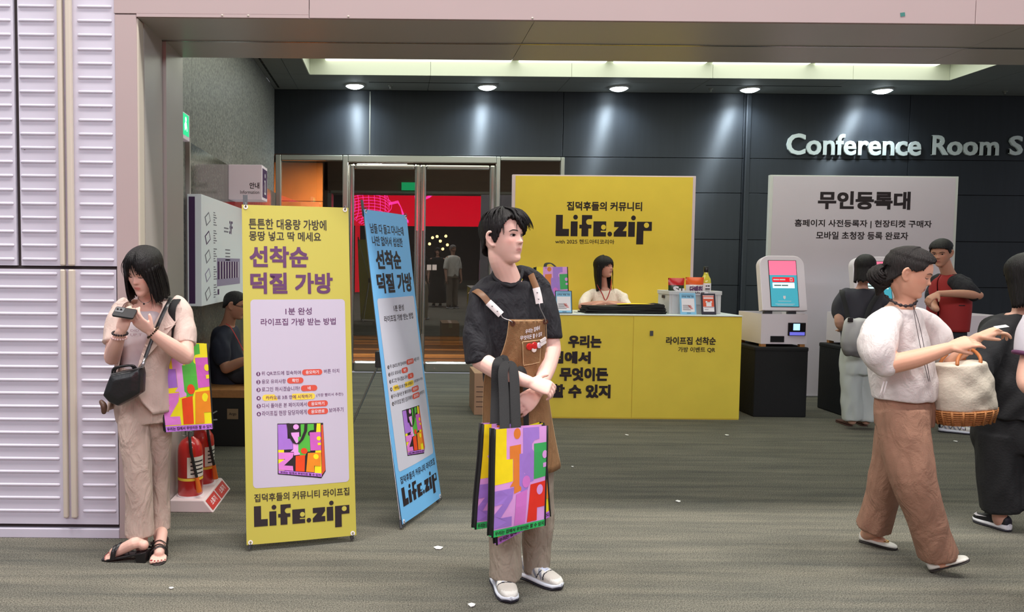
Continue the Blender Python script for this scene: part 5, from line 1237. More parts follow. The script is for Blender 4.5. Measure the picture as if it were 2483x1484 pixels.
# hair: short, parted, fringe swept over his left
def ze(ph):
    d = math.degrees(ph)
    return float(np.interp(d, [-180,-130,-100,-80,-62,-48,-30,-12,2,14,30,45,60,74,84,96,112,140,180], [-.30,-.22,-.06,-.02,.06,.09,.10,.13,.20,.33,.36,.30,.20,.02,-.08,.06,.02,-.22,-.30]))
def thk(ph, z): return float(np.interp(z, [-.35,-.1,.1,.3,.5], [.03,.07,.13,.17,.13])) + (.05 if abs(ph) < 1.0 and z > .1 else 0)
hair(hd_, 'hair', R, ze, thk, M_hair, n=230, rows=28, seed=3, rough=.022, tips=.05)
st = []
rnd = random.Random(5)
for k in range(46):       # loose locks over the fringe and the crown
    x0 = rnd.uniform(-.20, .12); s_ = -1 if x0 < .05 else 1
    st.append([(x0*.4 + .05, .12, .575), (x0*.8 + .03*s_, .33, .49 + rnd.uniform(-.02, .02)), (x0 + .06*s_, .46, .33 + rnd.uniform(-.03, .03)), (x0 + .10*s_ - .06, .455, (.15 if s_ < 0 else .30) + rnd.uniform(-.04, .05))])
for k in range(50):
    a = rnd.uniform(1.0, 3.1)*rnd.choice((-1, 1)); sx, cy = math.sin(a), math.cos(a)
    st.append([(.10*sx, .10*cy, .59), (.30*sx, .36*cy - .02, .49), (.37*sx, .50*cy - .02, .28), (.375*sx, .52*cy, .06 + rnd.uniform(-.05, .05))])
st.append([(.10,.33,.47), (.115,.43,.36), (.12,.425,.22), (.10,.41,.105)]); st.append([(.02,.36,.46), (.0,.44,.34), (.02,.445,.22), (.035,.44,.16)])
strands(hd_, R, st, M_hair, .017)
# T-shirt
g = G()
body_loft(g, [(at(1233, 682, 3.625), .086, .064, .15), (at(1236, 692, 3.63), .110, .072, .15), (at(1238, 705, 3.64), .140, .082, .15), (at(1239, 735, 3.635), .168, .100, .15), (at(1240, 790, 3.63), .158, .110, .15), (at(1243, 860, 3.63), .143, .105, .15), (at(1245, 930, 3.63), .140, .105, .15)])
limb(g, [at(1204, 668, 3.665), at(1180, 690, 3.65), at(1160, 716, 3.615)], [.024, .036, .046]); limb(g, [at(1262, 656, 3.68), at(1289, 669, 3.685), at(1314, 702, 3.69)], [.026, .038, .046]); limb(g, [at(1205, 664, 3.70), at(1232, 656, 3.71), at(1260, 660, 3.70)], [.022, .024, .022])
limb(g, [at(1196, 712, 3.63), at(1168, 722, 3.61), at(1156, 800, 3.57), at(1162, 880, 3.535)], [.048, .054, .062, .064], round_ends=False); limb(g, [at(1284, 702, 3.66), at(1308, 710, 3.69), at(1326, 765, 3.67), at(1332, 822, 3.65)], [.048, .054, .060, .060], round_ends=False)
garment('t_shirt', g, .007, M_tee, R, .005, W_SH, 4)
P_ = [Vector(hd_.w(0,0,0))]
g = G(); nk = spl([at(1232, 648, 3.725), at(1260, 650, 3.70), at(1266, 660, 3.64), at(1257, 683, 3.582), at(1238, 694, 3.556), at(1214, 686, 3.572), at(1197, 668, 3.62), at(1202, 655, 3.69), at(1232, 648, 3.725)], 5); nk = [Vector(q) for q in nk]
g.tube(nk, .009, 8, caps=False); obj('collar', g, M_tee, R, world=True, smooth=180)
# trousers
g = G()
body_loft(g, [(at(1246, 915, 3.63), .125, .095, .12), (at(1250, 985, 3.64), .135, .105, .12), (at(1253, 1040, 3.64), .130, .105, .12)])
limb(g, [at(1215, 1000, 3.62), at(1218, 1090, 3.59), at(1222, 1200, 3.555), at(1224, 1320, 3.55), at(1225, 1402, 3.54)], [.076, .080, .078, .074, .076], round_ends=False)
limb(g, [at(1288, 1000, 3.67), at(1297, 1090, 3.665), at(1304, 1190, 3.655), at(1303, 1300, 3.67), at(1298, 1384, 3.68)], [.092, .090, .078, .074, .066], round_ends=False)
garment('trousers', g, .008, M_khaki, R, .007, W_TR, 8)
# apron
rows = [(at(1250, 770, 3.63), .158, .128, .10, -.36, .78), (at(1249, 820, 3.63), .152, .126, .10, -.46, .95), (at(1247, 868, 3.63), .145, .122, .10, -.72, 1.25), (at(1246, 908, 3.63), .147, .122, .10, -1.35, 1.5), (at(1250, 985, 3.635), .160, .130, .10, -1.45, 1.55), (at(1256, 1060, 3.64), .172, .142, .10, -1.45, 1.52), (at(1262, 1128, 3.64), .186, .152, .10, -1.42, 1.46)]
ap, AP = wrap('apron', rows, M_apron, R, wav=lambda u, v: .006*math.sin(9*u+2)*max(0, v-.35) + .003*math.sin(23*u+5*v))
M_stitch = mat('pale_stitch', (196, 164, 124), 0.8)
for seg in ([(0.01+.98*i/30, .012) for i in range(31)], [(.012, i/24) for i in range(25)], [(.988, i/24) for i in range(25)]):
    g = G(); g.tube([AP(u, v, .002) for u, v in seg], .0016, 5); offs(ap, g, 'stitching', M_stitch, 180)
# words on the bib
def AS(a, v): return AP(0, v, .0035, ang=a)
for s, (a0, a1), (v0, v1), tilt in (('우리는 집에서', (.06, .50), (.098, .062), .030), ('무엇이든 할 수 있지', (-.05, .60), (.148, .112), .030)):
    co, fs = text2d(s, .02); lo, hi = co.min(0), co.max(0); g = G()
    q4 = max(1, len(co)//4)
    g.add([AP(0, v0 + (v1-v0)*(y-lo[1])/(hi[1]-lo[1]) - tilt*((x-lo[0])/(hi[0]-lo[0])-.5), .0035 + .00012*(i//q4), ang=a0 + (a1-a0)*(x-lo[0])/(hi[0]-lo[0])) for i, (x, y) in enumerate(co)], fs); offs(ap, g, 'lettering', M_white)
pk = [(.0, .175), (.56, .16), (.60, .345), (.05, .375)]
n_ = 10; g = G(); gr = [[AP(0, (pk[0][1]*(1-u)+pk[1][1]*u)*(1-w)+(pk[3][1]*(1-u)+pk[2][1]*u)*w, .007, ang=(pk[0][0]*(1-u)+pk[1][0]*u)*(1-w)+(pk[3][0]*(1-u)+pk[2][0]*u)*w) for u in np.linspace(0, 1, n_)] for w in np.linspace(0, 1, n_)]
g.loft(gr, closed=False, caps=False); offs(ap, g, 'pocket', M_apron, 180)
g = G(); g.tube(gr[0], .0022, 5); g.tube([r_[0] for r_ in gr], .0018, 5); g.tube([r_[-1] for r_ in gr], .0018, 5); g.tube(gr[-1], .0018, 5); offs(ap, g, 'stitching', M_stitch, 180)
def badge(a, v, r, m, nm='badge', rz=0, hh=None):
    c = AP(0, v, .012, ang=a); N = (AP(0, v, .05, ang=a)-c).normalized(); U = Vector((0,0,1)).cross(N).normalized(); W = N.cross(U); U2 = U*math.cos(rz)+W*math.sin(rz); W2 = W*math.cos(rz)-U*math.sin(rz)
    g = G()
    if hh is None: g.loft([[c + U*(r*q*math.cos(t)) + W*(r*q*math.sin(t)) + N*z for t in [2*math.pi*i/20 for i in range(20)]] for q, z in ((1,-.003),(1,0),(.9,.003),(.3,.004))])
    else: g.prism(rrect(-r, -hh, r, hh, hh*.5), c, U2, W2, N, .003)
    return offs(ap, g, nm, m, 50)
badge(.17, .212, .0155, M_exred); badge(.32, .204, .0165, M_exred); badge(.31, .236, .0125, mat('badge_cream', (230,220,214), .4)); badge(.47, .204, .0135, mat('badge_pastel', (214,206,222), .4)); badge(.60, .160, .021, M_wl, 'name_tab', .35, .007); badge(.62, .188, .021, M_wl, 'name_tab', .35, .007)
# straps over the shoulders
def strap(a_pts, tab, hook, ey):
    s_ = ribbon('apron_strap', a_pts, .015, M_leath, R, up=(.8, 0, .6), th=.18)
    t_ = ribbon('strap_tab', tab, .0165, M_wl, R, up=(.8, 0, .6), th=.22)
    d = (Vector(tab[-1])-Vector(tab[0])).normalized()
    for q in (.3, .7):
        c = Vector(tab[0])*(1-q) + Vector(tab[-1])*q + Vector((0,-.004,0)); g = G(); g.ball(c, .004, n=8, k=5); offs(t_, g, 'rivet', M_alu, 180)
    g = G(); g.tube([Vector(q) for q in spl(hook, 4)], .0026, 6); offs(t_, g, 'hook', M_alu, 180)
    g = G(); N = Vector((.1, -1, .1)).normalized(); U = Vector((1,0,0)); W = Vector((0,.1,1))
    rings = [[ey + N*h + U*(r_*math.cos(t)) + W*(r_*math.sin(t)) for t in [2*math.pi*i/16 for i in range(16)]] for r_, h in ((.005,.004),(.012,.004),(.012,.007),(.005,.007))]; g.loft(rings+[rings[0]], caps=False); offs(ap, g, 'eyelet', M_brass, 60)
e1 = AP(0.1, .03, .004); e2 = AP(.93, .02, .004)
strap([at(1140, 708, 3.66), at(1152, 704, 3.585), at(1170, 716, 3.53), at(1186, 735, 3.515)], [at(1184, 733, 3.512), at(1200, 748, 3.505), at(1215, 763, 3.50)], [at(1214, 762, 3.497), at(1220, 771, 3.495), e1 + Vector((-.006, -.006, .010)), e1], e1)
strap([at(1276, 670, 3.745), at(1283, 658, 3.69), at(1293, 680, 3.60), at(1301, 700, 3.545)], [at(1300, 698, 3.543), at(1305, 718, 3.535), at(1308, 736, 3.53)], [at(1308, 736, 3.527), at(1310, 748, 3.525), e2 + Vector((0, -.006, .012)), e2], e2)
# running shoes
M_snk = mat('sneaker_mesh', (214, 212, 206), 0.6, noise=0.12, nscale=14, bump=0.2, bscale=200); M_mid = mat('midsole_white', (226, 232, 244), 0.5); M_trd = mat('tread_navy', (28, 26, 40), 0.6); M_silv = mat('silver_trim', (170, 176, 192), 0.3, metal=0.5); M_toe = mat('toe_mesh', (196, 190, 182), 0.7, bump=0.3, bscale=300); M_lace = mat('lace_pale', (206, 214, 236), 0.6)
sneaker(R, Vector((fl(1240, 1466).x-.035, fl(1240, 1466).y+.275, 0)), fl(1240, 1466), 1.08, M_snk, M_mid, M_trd, M_silv, M_lace, M_toe)
sneaker(R, Vector((fl(1362, 1432).x-.185, fl(1362, 1432).y+.195, 0)), fl(1362, 1432), 1.08, M_snk, M_mid, M_trd, M_silv, M_lace, M_toe)

# ============ the bags on his arm
def Q(px, py, Y): return at(px, py, Y)
hA = [Q(1224, 1042, 3.225), Q(1222, 960, 3.32), Q(1220, 900, 3.385), Q(1232, 880, 3.44), Q(1245, 898, 3.40), Q(1249, 965, 3.32), Q(1251, 1040, 3.245)]
tote('front tote bag with yellow and red letters hanging from the arm of the man', [Q(1200, 1041, 3.19), Q(1327, 1032, 3.30), Q(1321, 1274, 3.28), Q(1194, 1304, 3.17)], .035, PAL_Y, 'printed tote bags', handles=[(hA, .021)], seed=1)
hB = [Q(1200, 1030, 3.325), Q(1202, 960, 3.40), Q(1203, 905, 3.42), Q(1206, 882, 3.43), Q(1215, 872, 3.47), Q(1225, 886, 3.45), Q(1230, 1028, 3.35)]
tote('left printed tote bag with yellow letter partly hidden behind the front bag of the man', [Q(1172, 1029, 3.30), Q(1262, 1024, 3.37), Q(1256, 1268, 3.35), Q(1153, 1284, 3.28)], .03, PAL_Y, 'printed tote bags', handles=[(hB, .021)], seed=5)
hC = [Q(1240, 1045, 3.385), Q(1246, 960, 3.46), Q(1254, 912, 3.48), Q(1266, 898, 3.49), Q(1274, 925, 3.485), Q(1276, 1036, 3.41)]
tote('hindmost printed tote bag with purple strip peeping out below the others of the man', [Q(1190, 1062, 3.345), Q(1318, 1025, 3.43), Q(1334, 1252, 3.41), Q(1205, 1322, 3.325)], .03, PAL_P, 'printed tote bags', handles=[(hC, .021)], seed=7)

# ============ the woman with the phone
p = Fig('woman in a beige suit with black bob hair looking at her phone by the shutter', fl(330, 1352), (224, 180, 164))
R = p.root; g = p.g
hw_ = Head(at(349, 657, 3.85), (-.24, -.88, -.40), (-.05, -.40, .9), H=.224, wide=.98); p.heads.append(hw_); hw_.add(g, ears=False)
limb(g, [hw_.w(0, -.12, -.2), at(357, 712, 3.93), at(360, 748, 3.95)], [.048, .045, .058])
body_loft(g, [(at(360, 738, 3.95), .07, .05, -.1), (at(362, 762, 3.96), .115, .06, -.1), (at(355, 820, 3.96), .125, .085, -.1), (at(348, 890, 3.97), .105, .08, -.1), (at(348, 950, 3.98), .13, .09, -.1)])
sr, er, wr1 = at(292, 752, 3.97), at(272, 866, 3.86), at(294, 803, 3.70)
slf, elf, wl1 = at(440, 745, 3.96), at(450, 864, 3.84), at(366, 804, 3.70)
limb(g, [sr, at(283, 800, 3.93), er], [.034, .040, .040]); limb(g, [er, at(280, 838, 3.78), wr1], [.040, .037, .024])
limb(g, [at(432, 748, 3.965), at(447, 800, 3.92), elf], [.034, .040, .042]); limb(g, [elf, at(412, 838, 3.77), wl1], [.042, .039, .024])
hand(g, wr1, at(306, 764, 3.66)-wr1, Vector((.55, .25, .6)), 1, ((.5,.6,.4),(.55,.7,.4),(.6,.7,.4),(.6,.7,.4)), .92, (.7, .5))
hand(g, wl1, at(324, 770, 3.65)-wl1, Vector((-.25, .35, .75)), -1, ((.4,.6,.4),(.45,.7,.4),(.5,.7,.4),(.5,.7,.4)), .92, (.6, .6))
aR, aL = at(343, 1318, 3.94), at(388, 1302, 4.0)
limb(g, [at(325, 950, 3.97), at(332, 1115, 3.925), at(340, 1270, 3.925), aR], [.062, .046, .036, .033]); limb(g, [at(382, 950, 4.0), at(384, 1115, 4.07), at(388, 1260, 4.05), aL], [.062, .044, .036, .033])
# feet in heeled sandals
tR, hR = fl(256, 1356) + Vector((0,0,.014)), fl(356, 1362) + Vector((0,0,.062)); tL, hL = fl(383, 1368) + Vector((0,0,.014)), fl(392, 1330) + Vector((0,0.03,.062))
def foot(g, an, heel, toe, s=1.0):
    d = (toe-heel); limb(g, [an, heel*.75 + toe*.25 + Vector((0,0,.045)), heel*.45 + toe*.55 + Vector((0,0,.026)), heel*.22 + toe*.78 + Vector((0,0,.014))], [.033, .030, .028, .027], 12); limb(g, [an + Vector((0,0,-.02)), heel*.93 + toe*.07 + Vector((0,0,.026))], [.031, .025], 12)
    dd = Vector((d.x, d.y, 0)).normalized(); t = Vector((-dd.y, dd.x, 0))
    return dd, t
dR, tvR = foot(g, aR, hR, tR); dL, tvL = foot(g, aL, hL, tL)
toes = []
for toe, dd, t, sd in ((tR, dR, tvR, 1), (tL, dL, tvL, 1)):
    for k in range(5):
        o = (-.030 + .0152*k)*sd; L = (.030, .034, .032, .026, .018)[k if sd > 0 else 4-k]; r_ = (.0115, .0085, .008, .0075, .007)[k]
        a = toe - dd*.052 + t*o + Vector((0,0,.006)); b = toe - dd*(.034-L) + t*o*1.05 + Vector((0,0,-.002)); limb(g, [a, b], [r_*1.1, r_], 8, 2); toes.append((b + dd*r_*.2 + Vector((0,0,r_*.75)), r_, dd, t))
p.finish(.0043, (196, 104, 100)); hw_.eyes(R, 0.1, 0)
M_nail = mat('nail_red', (150, 30, 40), 0.25)
for c, r_, dd, t in toes:
    g = G(); g.ball(c, r_*.6, r_*.6, r_*.28, n=8, k=5); obj('toenail', g, M_nail, R, world=True, smooth=180)
M_sand = mat('sandal_black', (26, 24, 26), 0.35)
for an, heel, toe, dd, t in ((aR, hR, tR, dR, tvR), (aL, hL, tL, dL, tvL)):
    g = G(); rings = []
    for q, w in ((-.02,.020),(.08,.030),(.35,.028),(.62,.038),(.85,.040),(1.02,.030),(1.08,.012)):
        c = heel*(1-q) + toe*q + Vector((0,0,-.012)); rings.append([c + t*w + Vector((0,0,.006)), c - t*w + Vector((0,0,.006)), c - t*w - Vector((0,0,.004)), c + t*w - Vector((0,0,.004))])
    g.loft(rings); s_ = obj('sandal', g, M_sand, R, world=True, bev=.002)
    hc = heel + dd*.02; g = G(); hz = heel.z-.014
    g.loft([[Vector((hc.x, hc.y, z)) + dd*(a*k_) + t*(b*k_) for a, b in ((-.026,-.026),(.030,-.026),(.030,.026),(-.026,.026))] for z, k_ in ((hz, 1.0), (.001, .86))]); offs(s_, g, 'block_heel', M_sand)
    for q, zz, tw in ((.72, .046, .012), (.78, .042, -.014), (.62, .052, .020)):
        c = heel*(1-q) + toe*q; g = G(); g.tube([Vector(v_) for v_ in spl([c + t*.040 - Vector((0,0,.010)) + dd*tw, c + t*.034 + Vector((0,0,zz*.65)) + dd*tw*.5, c + Vector((0,0,zz+.004)), c - t*.034 + Vector((0,0,zz*.65)) - dd*tw*.5, c - t*.040 - Vector((0,0,.010)) - dd*tw], 5)], .0065, 6, flat=.35, up=dd); offs(s_, g, 'toe_strap', M_sand, 60)
    c = an + Vector((0,0,-.030)) + dd*.002; g = G(); g.tube([c + dd*(.058*math.cos(a)) + t*(.040*math.sin(a)) + Vector((0,0,-.004*math.cos(a))) for a in [2*math.pi*i/20 for i in range(21)]], .006, 6, flat=.35, up=(0,0,1), caps=False); a_ = offs(s_, g, 'ankle_strap', M_sand, 60)
    for sd in (-1, 1): g = G(); g.tube([c + t*(.037*sd), heel*.85 + toe*.15 + t*(.030*sd) - Vector((0,0,.006))], .006, 6, flat=.35, up=dd); offs(s_, g, 'side_strap', M_sand, 60)
    g = G(); b = c - t*.040 if t.y > 0 else c + t*.040; g.box(-.008, .008, -.003, .003, -.008, .008, M=Matrix.Translation(b)); offs(s_, g, 'buckle', M_alu)
def ze(ph):
    d = abs(math.degrees(ph)); return float(np.interp(d, [0,6,16,26,36,46,56,120,180], [.36,.30,.19,.11,.02,-.30,-.58,-.64,-.66]))
hair(hw_, 'hair', R, ze, lambda ph, z: .15 if z > 0 else .16, M_hair, n=220, rows=30, seed=9, rough=.016, drop=lambda ph, z: 1 + .10*min(1, (-z)/.3)*(1 if abs(ph) > .6 else 0) - .10*max(0, -z-.45), tips=.08)
st = []; rnd = random.Random(2)
for k in range(26):
    x0 = rnd.uniform(-.24, .24); st.append([(x0*.3, .22, .56), (x0*.7, .40, .44), (x0*1.05, .455, .26), (x0*1.2 + (.02 if x0 > 0 else -.02), .44 - abs(x0)*.3, .06 - abs(x0)*.2 + rnd.uniform(-.03, .05))])
for k in range(90):
    a = rnd.uniform(.75, 3.1)*rnd.choice((-1, 1)); sx, cy = math.sin(a), math.cos(a); st.append([(.38*sx, .46*cy, .2), (.42*sx, .5*cy, -.2), (.43*sx, .52*cy, -.5), (.40*sx + rnd.uniform(-.03, .03), .5*cy, -.70 + rnd.uniform(-.05, .08))])
strands(hw_, R, st, M_hair, .010)
M_suit = mat('beige_suit', (204, 182, 172), 0.8, wrinkle=.2, bump=0.12, bscale=150); M_pant = mat('beige_trouser', (188, 166, 154), 0.8, wrinkle=.45, bump=0.12, bscale=150); M_wtop = mat('white_top', (206, 194, 198), 0.8)
g = G()
body_loft(g, [(at(357, 752, 3.955), .085, .062, -.1), (at(356, 775, 3.955), .118, .080, -.1), (at(352, 830, 3.955), .122, .098, -.1), (at(347, 885, 3.965), .110, .092, -.1), (at(346, 905, 3.97), .112, .094, -.1)]); top_ = garment('top', g, .008, M_wtop, R, .003, W_SH, 2)
for s, z0, z1 in (("DID", 799, 804), ("UP T", 809, 815)):
    a, b = at(316, z1, 3.845), at(316 + 7*len(s), z0, 3.845); co, fs = text2d(s, .01); lo, hi = co.min(0), co.max(0); g = G()
    g.add([Vector((a.x + (b.x-a.x)*(x-lo[0])/(hi[0]-lo[0]), 3.846, a.z + (b.z-a.z)*(y-lo[1])/(hi[1]-lo[1]))) for x, y in co], fs); offs(top_, g, 'lettering', mat('faded_print', (170,140,150), .7))
g = G(); body_loft(g, [(at(346, 888, 3.97), .116, .098, -.08), (at(346, 930, 3.98), .140, .108, -.05), (at(348, 985, 3.985), .148, .112, 0), (at(350, 1020, 3.985), .14, .105, 0)])
limb(g, [at(322, 985, 3.965), at(328, 1060, 3.94), at(333, 1130, 3.925), at(338, 1230, 3.925), at(339, 1298, 3.925)], [.085, .080, .072, .070, .074], round_ends=False)
limb(g, [at(378, 985, 4.01), at(382, 1060, 4.05), at(383, 1130, 4.07), at(385, 1220, 4.07), at(387, 1286, 4.05)], [.084, .076, .064, .056, .054], round_ends=False)
garment('trousers', g, .007, M_pant, R, .005, W_TR, 5)
# open short jacket
rows = [(at(362, 727, 3.965), .112, .066, -.10, .62, 5.72), (at(363, 741, 3.965), .178, .090, -.10, .55, 5.72), (at(360, 790, 3.96), .168, .118, -.10, .36, 5.76), (at(352, 850, 3.96), .146, .120, -.10, .20, 5.72), (at(345, 900, 3.965), .142, .120, -.10, .14, 5.64), (at(342, 950, 3.97), .155, .132, -.10, .22, 5.58), (at(340, 994, 3.97), .158, .136, -.10, .75, 5.25)]
jk, JP = wrap('jacket', rows, M_suit, R, n=70, k=36, th=.008, wav=lambda u, v: .004*math.sin(31*u+3*v)*v)
g = G(); limb(g, [at(312, 738, 3.97), at(298, 748, 3.97), at(282, 790, 3.93), at(275, 834, 3.885)], [.046, .052, .056, .058], round_ends=False); sl = garment('sleeve', g, .007, M_suit, R, .004, W_SH, 3)
g = G(); limb(g, [at(418, 735, 3.97), at(434, 745, 3.965), at(446, 790, 3.93), at(448, 836, 3.885)], [.046, .052, .056, .058], round_ends=False); garment('sleeve', g, .007, M_suit, R, .004, W_SH, 6)
for sd, uu in ((1, 0.0), (-1, 1.0)):     # lapels
    V_ = np.linspace(.02, .60, 12); W_ = [.02 + .16*math.sin(math.pi*min(1, .25 + .75*i/11))**1 if i < 9 else .16*(11-i)/3 for i in range(12)]
    W_ = [.05, .09, .115, .13, .14, .13, .115, .095, .075, .05, .025, .005]
    a_ = [JP(uu, v, .008) for v in V_]; b_ = [JP(uu + sd*w_, v, .014) for v, w_ in zip(V_, W_)]; c_ = [q + Vector((0,.004,-.002)) for q in b_]
    g = G(); g.loft([[x, y, z] for x, y, z in zip(a_, b_, c_)], closed=False, caps=False); offs(jk, g, 'lapel', M_suit)
for v in (.66, .80):
    c = JP(.012, v, .012); g = G(); g.ball(c, .009, .004, .009, n=10, k=6); offs(jk, g, 'button', mat('button_pearl', (214,206,200), .3), 180)
c = [JP(.075 + .06*i/6, .34 - .03*i/6, .008) for i in range(7)]; g = G(); g.tube(c, .0045, 6); offs(jk, g, 'pocket_welt', M_suit, 180)
g = G(); ch = [at(334, 722, 3.90), at(340, 730, 3.875), at(349, 735, 3.865), at(360, 733, 3.87), at(369, 724, 3.895)]; g.tube([Vector(q) for q in spl(ch, 4)], .0012, 5); nl = obj('necklace', g, M_alu, R, world=True, smooth=180)
g = G(); g.ball(at(349, 737, 3.863), .005, n=8, k=5); offs(nl, g, 'pendant', M_ink, 180)
for c, r_, m_, d_ in ((at(291, 808, 3.715), .034, M_ink, Vector((.1, -.2, .9))), (at(289, 818, 3.73), .034, mat('bead_pink', (226,190,186), .3), Vector((.1, -.2, .9))), (at(371, 806, 3.715), .033, M_brass, Vector((-.6, -.2, .6)))):
    d_ = d_.normalized(); U = d_.cross(Vector((0,1,0))).normalized(); W = d_.cross(U); g = G()
    for i in range(18):
        t_ = 2*math.pi*i/18; g.ball(c + U*(r_*math.cos(t_)) + W*(r_*math.sin(t_)), .0055, n=7, k=5)
    o = obj('bracelet', g, m_, R, world=True, smooth=180); o['kind'] = 'stuff'
# phone
t = thing('phone', 'black smartphone held in both hands of the woman in beige', 'phone', at(302, 757, 3.63))
Mx = Matrix.Rotation(math.radians(8), 4, 'Y') @ Matrix.Rotation(math.radians(-52), 4, 'X'); rr_ = [(x, z) for x, z in rrect(-.05, -.032, .05, .032, .009)]
g = G(); g.prism(rr_, (0,0,0), Mx.to_3x3() @ Vector((1,0,0)), Mx.to_3x3() @ Vector((0,0,1)), Mx.to_3x3() @ Vector((0,1,0)), .009); obj('case', g, mat('phone_black', (22,22,26), .25), t, bev=.002)
g = G(); g.prism([(x*.4-.026, z*.5+.010) for x, z in rr_], Mx.to_3x3() @ Vector((0,-.0015,0)), Mx.to_3x3() @ Vector((1,0,0)), Mx.to_3x3() @ Vector((0,0,1)), Mx.to_3x3() @ Vector((0,1,0)), .002); cb = obj('camera_plate', g, M_plast, t)
for dx in (-.036, -.02): g = G(); c = Mx.to_3x3() @ Vector((dx, -.003, .012)); g.ball(c, .005, n=8, k=5); obj('lens', g, M_ink, cb, smooth=180)
# cross-body bag
t = thing('handbag', 'small black slouchy crossbody handbag of the woman in beige', 'bag', at(300, 940, 3.76))
M_bag = mat('black_leather', (26, 26, 28), 0.38, bump=0.15, bscale=60); bc = root_loc(t)
outl = [(272, 905), (300, 898), (330, 893), (347, 886), (351, 905), (349, 950), (325, 966), (291, 984), (268, 974), (253, 957), (262, 930)]
g = G(); lay = []
for q, dy in ((.55, -.055), (.9, -.045), (1.0, -.01), (1.0, .02), (.9, .045), (.6, .055)):
    cx_, cy_ = 303, 938; lay.append([at(cx_ + (x-cx_)*q, cy_ + (y-cy_)*q, 3.76) + Vector((0, dy, 0)) - bc for x, y in outl])
g.loft(lay); me = remesh(g, .006, 3); me.materials.append(M_bag); me.polygons.foreach_set('use_smooth', [True]*len(me.polygons)); o = bpy.data.objects.new('body', me); COL.objects.link(o); o.parent = t
for dx in (0, 6):
    g = G(); g.tube([Vector(q)-bc for q in spl([at(272+dx, 908, 3.745), at(274+dx, 896, 3.74), at(284+dx, 890, 3.735), at(312+dx, 886, 3.735), at(322+dx, 890, 3.74), at(324+dx, 898, 3.745)], 4)], .0055, 8); obj('top_handle', g, M_bag, t, smooth=180)
g = G(); g.tube([at(268, 908, 3.73)-bc, at(349, 890, 3.73)-bc], .002, 6); obj('zip', g, M_alu, t)
g = G(); g.tube([at(345, 893, 3.75)-bc, at(348, 880, 3.76)-bc, at(352, 868, 3.77)-bc], [.006, .009, .006], 8); obj('strap_clip', g, M_alu, t, smooth=180)
g = G(); g.tube([Vector(q)-bc for q in spl([at(352, 868, 3.77), at(372, 815, 3.80), at(392, 768, 3.825), at(404, 742, 3.85), at(412, 728, 3.90), at(412, 722, 3.96), at(404, 722, 4.02)], 5)], .010, 8, flat=.25, up=(1,0,.3)); obj('strap', g, M_bag, t, smooth=60)
g = G(); limb(g, [at(246, 975, 3.80)-bc, at(252, 985, 3.79)-bc, at(252, 998, 3.79)-bc], [.012, .016, .013], 10); obj('charm', g, mat('charm_brown', (86,60,46), .5), t, smooth=180)
# her tote
hT = [at(422, 832, 3.90), at(416, 780, 3.88), at(418, 745, 3.88), at(428, 728, 3.93), at(434, 722, 3.98), at(440, 735, 4.03), at(440, 800, 4.05)]
tote('printed tote bag with purple letter hanging from the shoulder of the woman in beige', [at(374, 832, 3.93), at(503, 833, 4.03), at(517, 1040, 4.02), at(401, 1048, 3.92)], .05, PAL_P, 'printed tote bags', handles=[(hT, .019)], seed=11)
# ============ the woman walking past
M_blouse = mat('white_blouse', (216, 208, 206), 0.85, wrinkle=.22, bump=0.15, bscale=120); M_brownp = mat('brown_linen', (150, 112, 92), 0.9, wrinkle=.3, noise=0.06, nscale=20, bump=0.2, bscale=160)
p = Fig('woman in a white blouse and brown trousers walking past with a canvas bag', fl(2230, 1370), (216, 164, 138))
R = p.root; g = p.g
hk = Head(at(2206, 664, 3.85), (.77, -.58, -.30), (.22, -.14, .95), H=.222, wide=1.0, nose=.9); p.heads.append(hk); hk.add(g)
limb(g, [hk.w(0, -.12, -.2), at(2196, 722, 3.88), at(2182, 752, 3.90)], [.050, .048, .062])
YW = .62
body_loft(g, [(at(2180, 742, 3.90), .07, .055, YW), (at(2180, 766, 3.91), .14, .075, YW), (at(2182, 830, 3.92), .13, .10, YW), (at(2188, 905, 3.93), .12, .10, YW), (at(2192, 965, 3.93), .11, .09, YW)])
s1, e1_, w1_ = at(2140, 782, 3.80), at(2158, 884, 3.68), at(2302, 843, 3.60)
limb(g, [s1, at(2142, 840, 3.72), e1_], [.040, .048, .046]); limb(g, [e1_, at(2225, 868, 3.63), w1_], [.046, .042, .026])
s2, e2_, w2_ = at(2240, 775, 4.0), at(2296, 872, 3.96), at(2372, 818, 3.90)
limb(g, [s2, at(2270, 830, 3.99), e2_], [.050, .048, .042]); limb(g, [e2_, at(2335, 848, 3.93), w2_], [.042, .038, .025])
hand(g, w1_, at(2345, 830, 3.58)-w1_, Vector((.15, .6, -.7)), -1, ((.3,.4,.3),(.4,.5,.3),(.5,.6,.3),(.6,.6,.3)), .95, (.5, .5))
hand(g, w2_, at(2412, 803, 3.87)-w2_, Vector((.1, .3, -.9)), -1, ((.5,.6,.4),(.7,.8,.4),(.8,.9,.4),(.8,.9,.4)), .95, (.35, .6))
k1, a1_ = at(2215, 1160, 3.78), at(2284, 1352, 3.80); k2, a2_ = at(2160, 1150, 4.02), at(2112, 1288, 4.16)
limb(g, [at(2190, 1000, 3.88), k1, a1_], [.06, .045, .034]); limb(g, [at(2188, 1000, 4.0), at(2157, 1150, 4.06), a2_], [.06, .045, .034])
hl1, to1 = at(2254, 1388, 3.80), at(2352, 1358, 3.74); hl1.z = max(hl1.z, .004)
hl2, to2 = fl(2084, 1312), fl(2176, 1334)
limb(g, [a1_, hl1*.8 + to1*.2 + Vector((0,0,.035)), hl1*.45 + to1*.55 + Vector((0,0,.026))], [.036, .032, .028]); limb(g, [a2_, hl2*.8 + to2*.2 + Vector((0,0,.04)), hl2*.45 + to2*.55 + Vector((0,0,.028))], [.036, .032, .028])
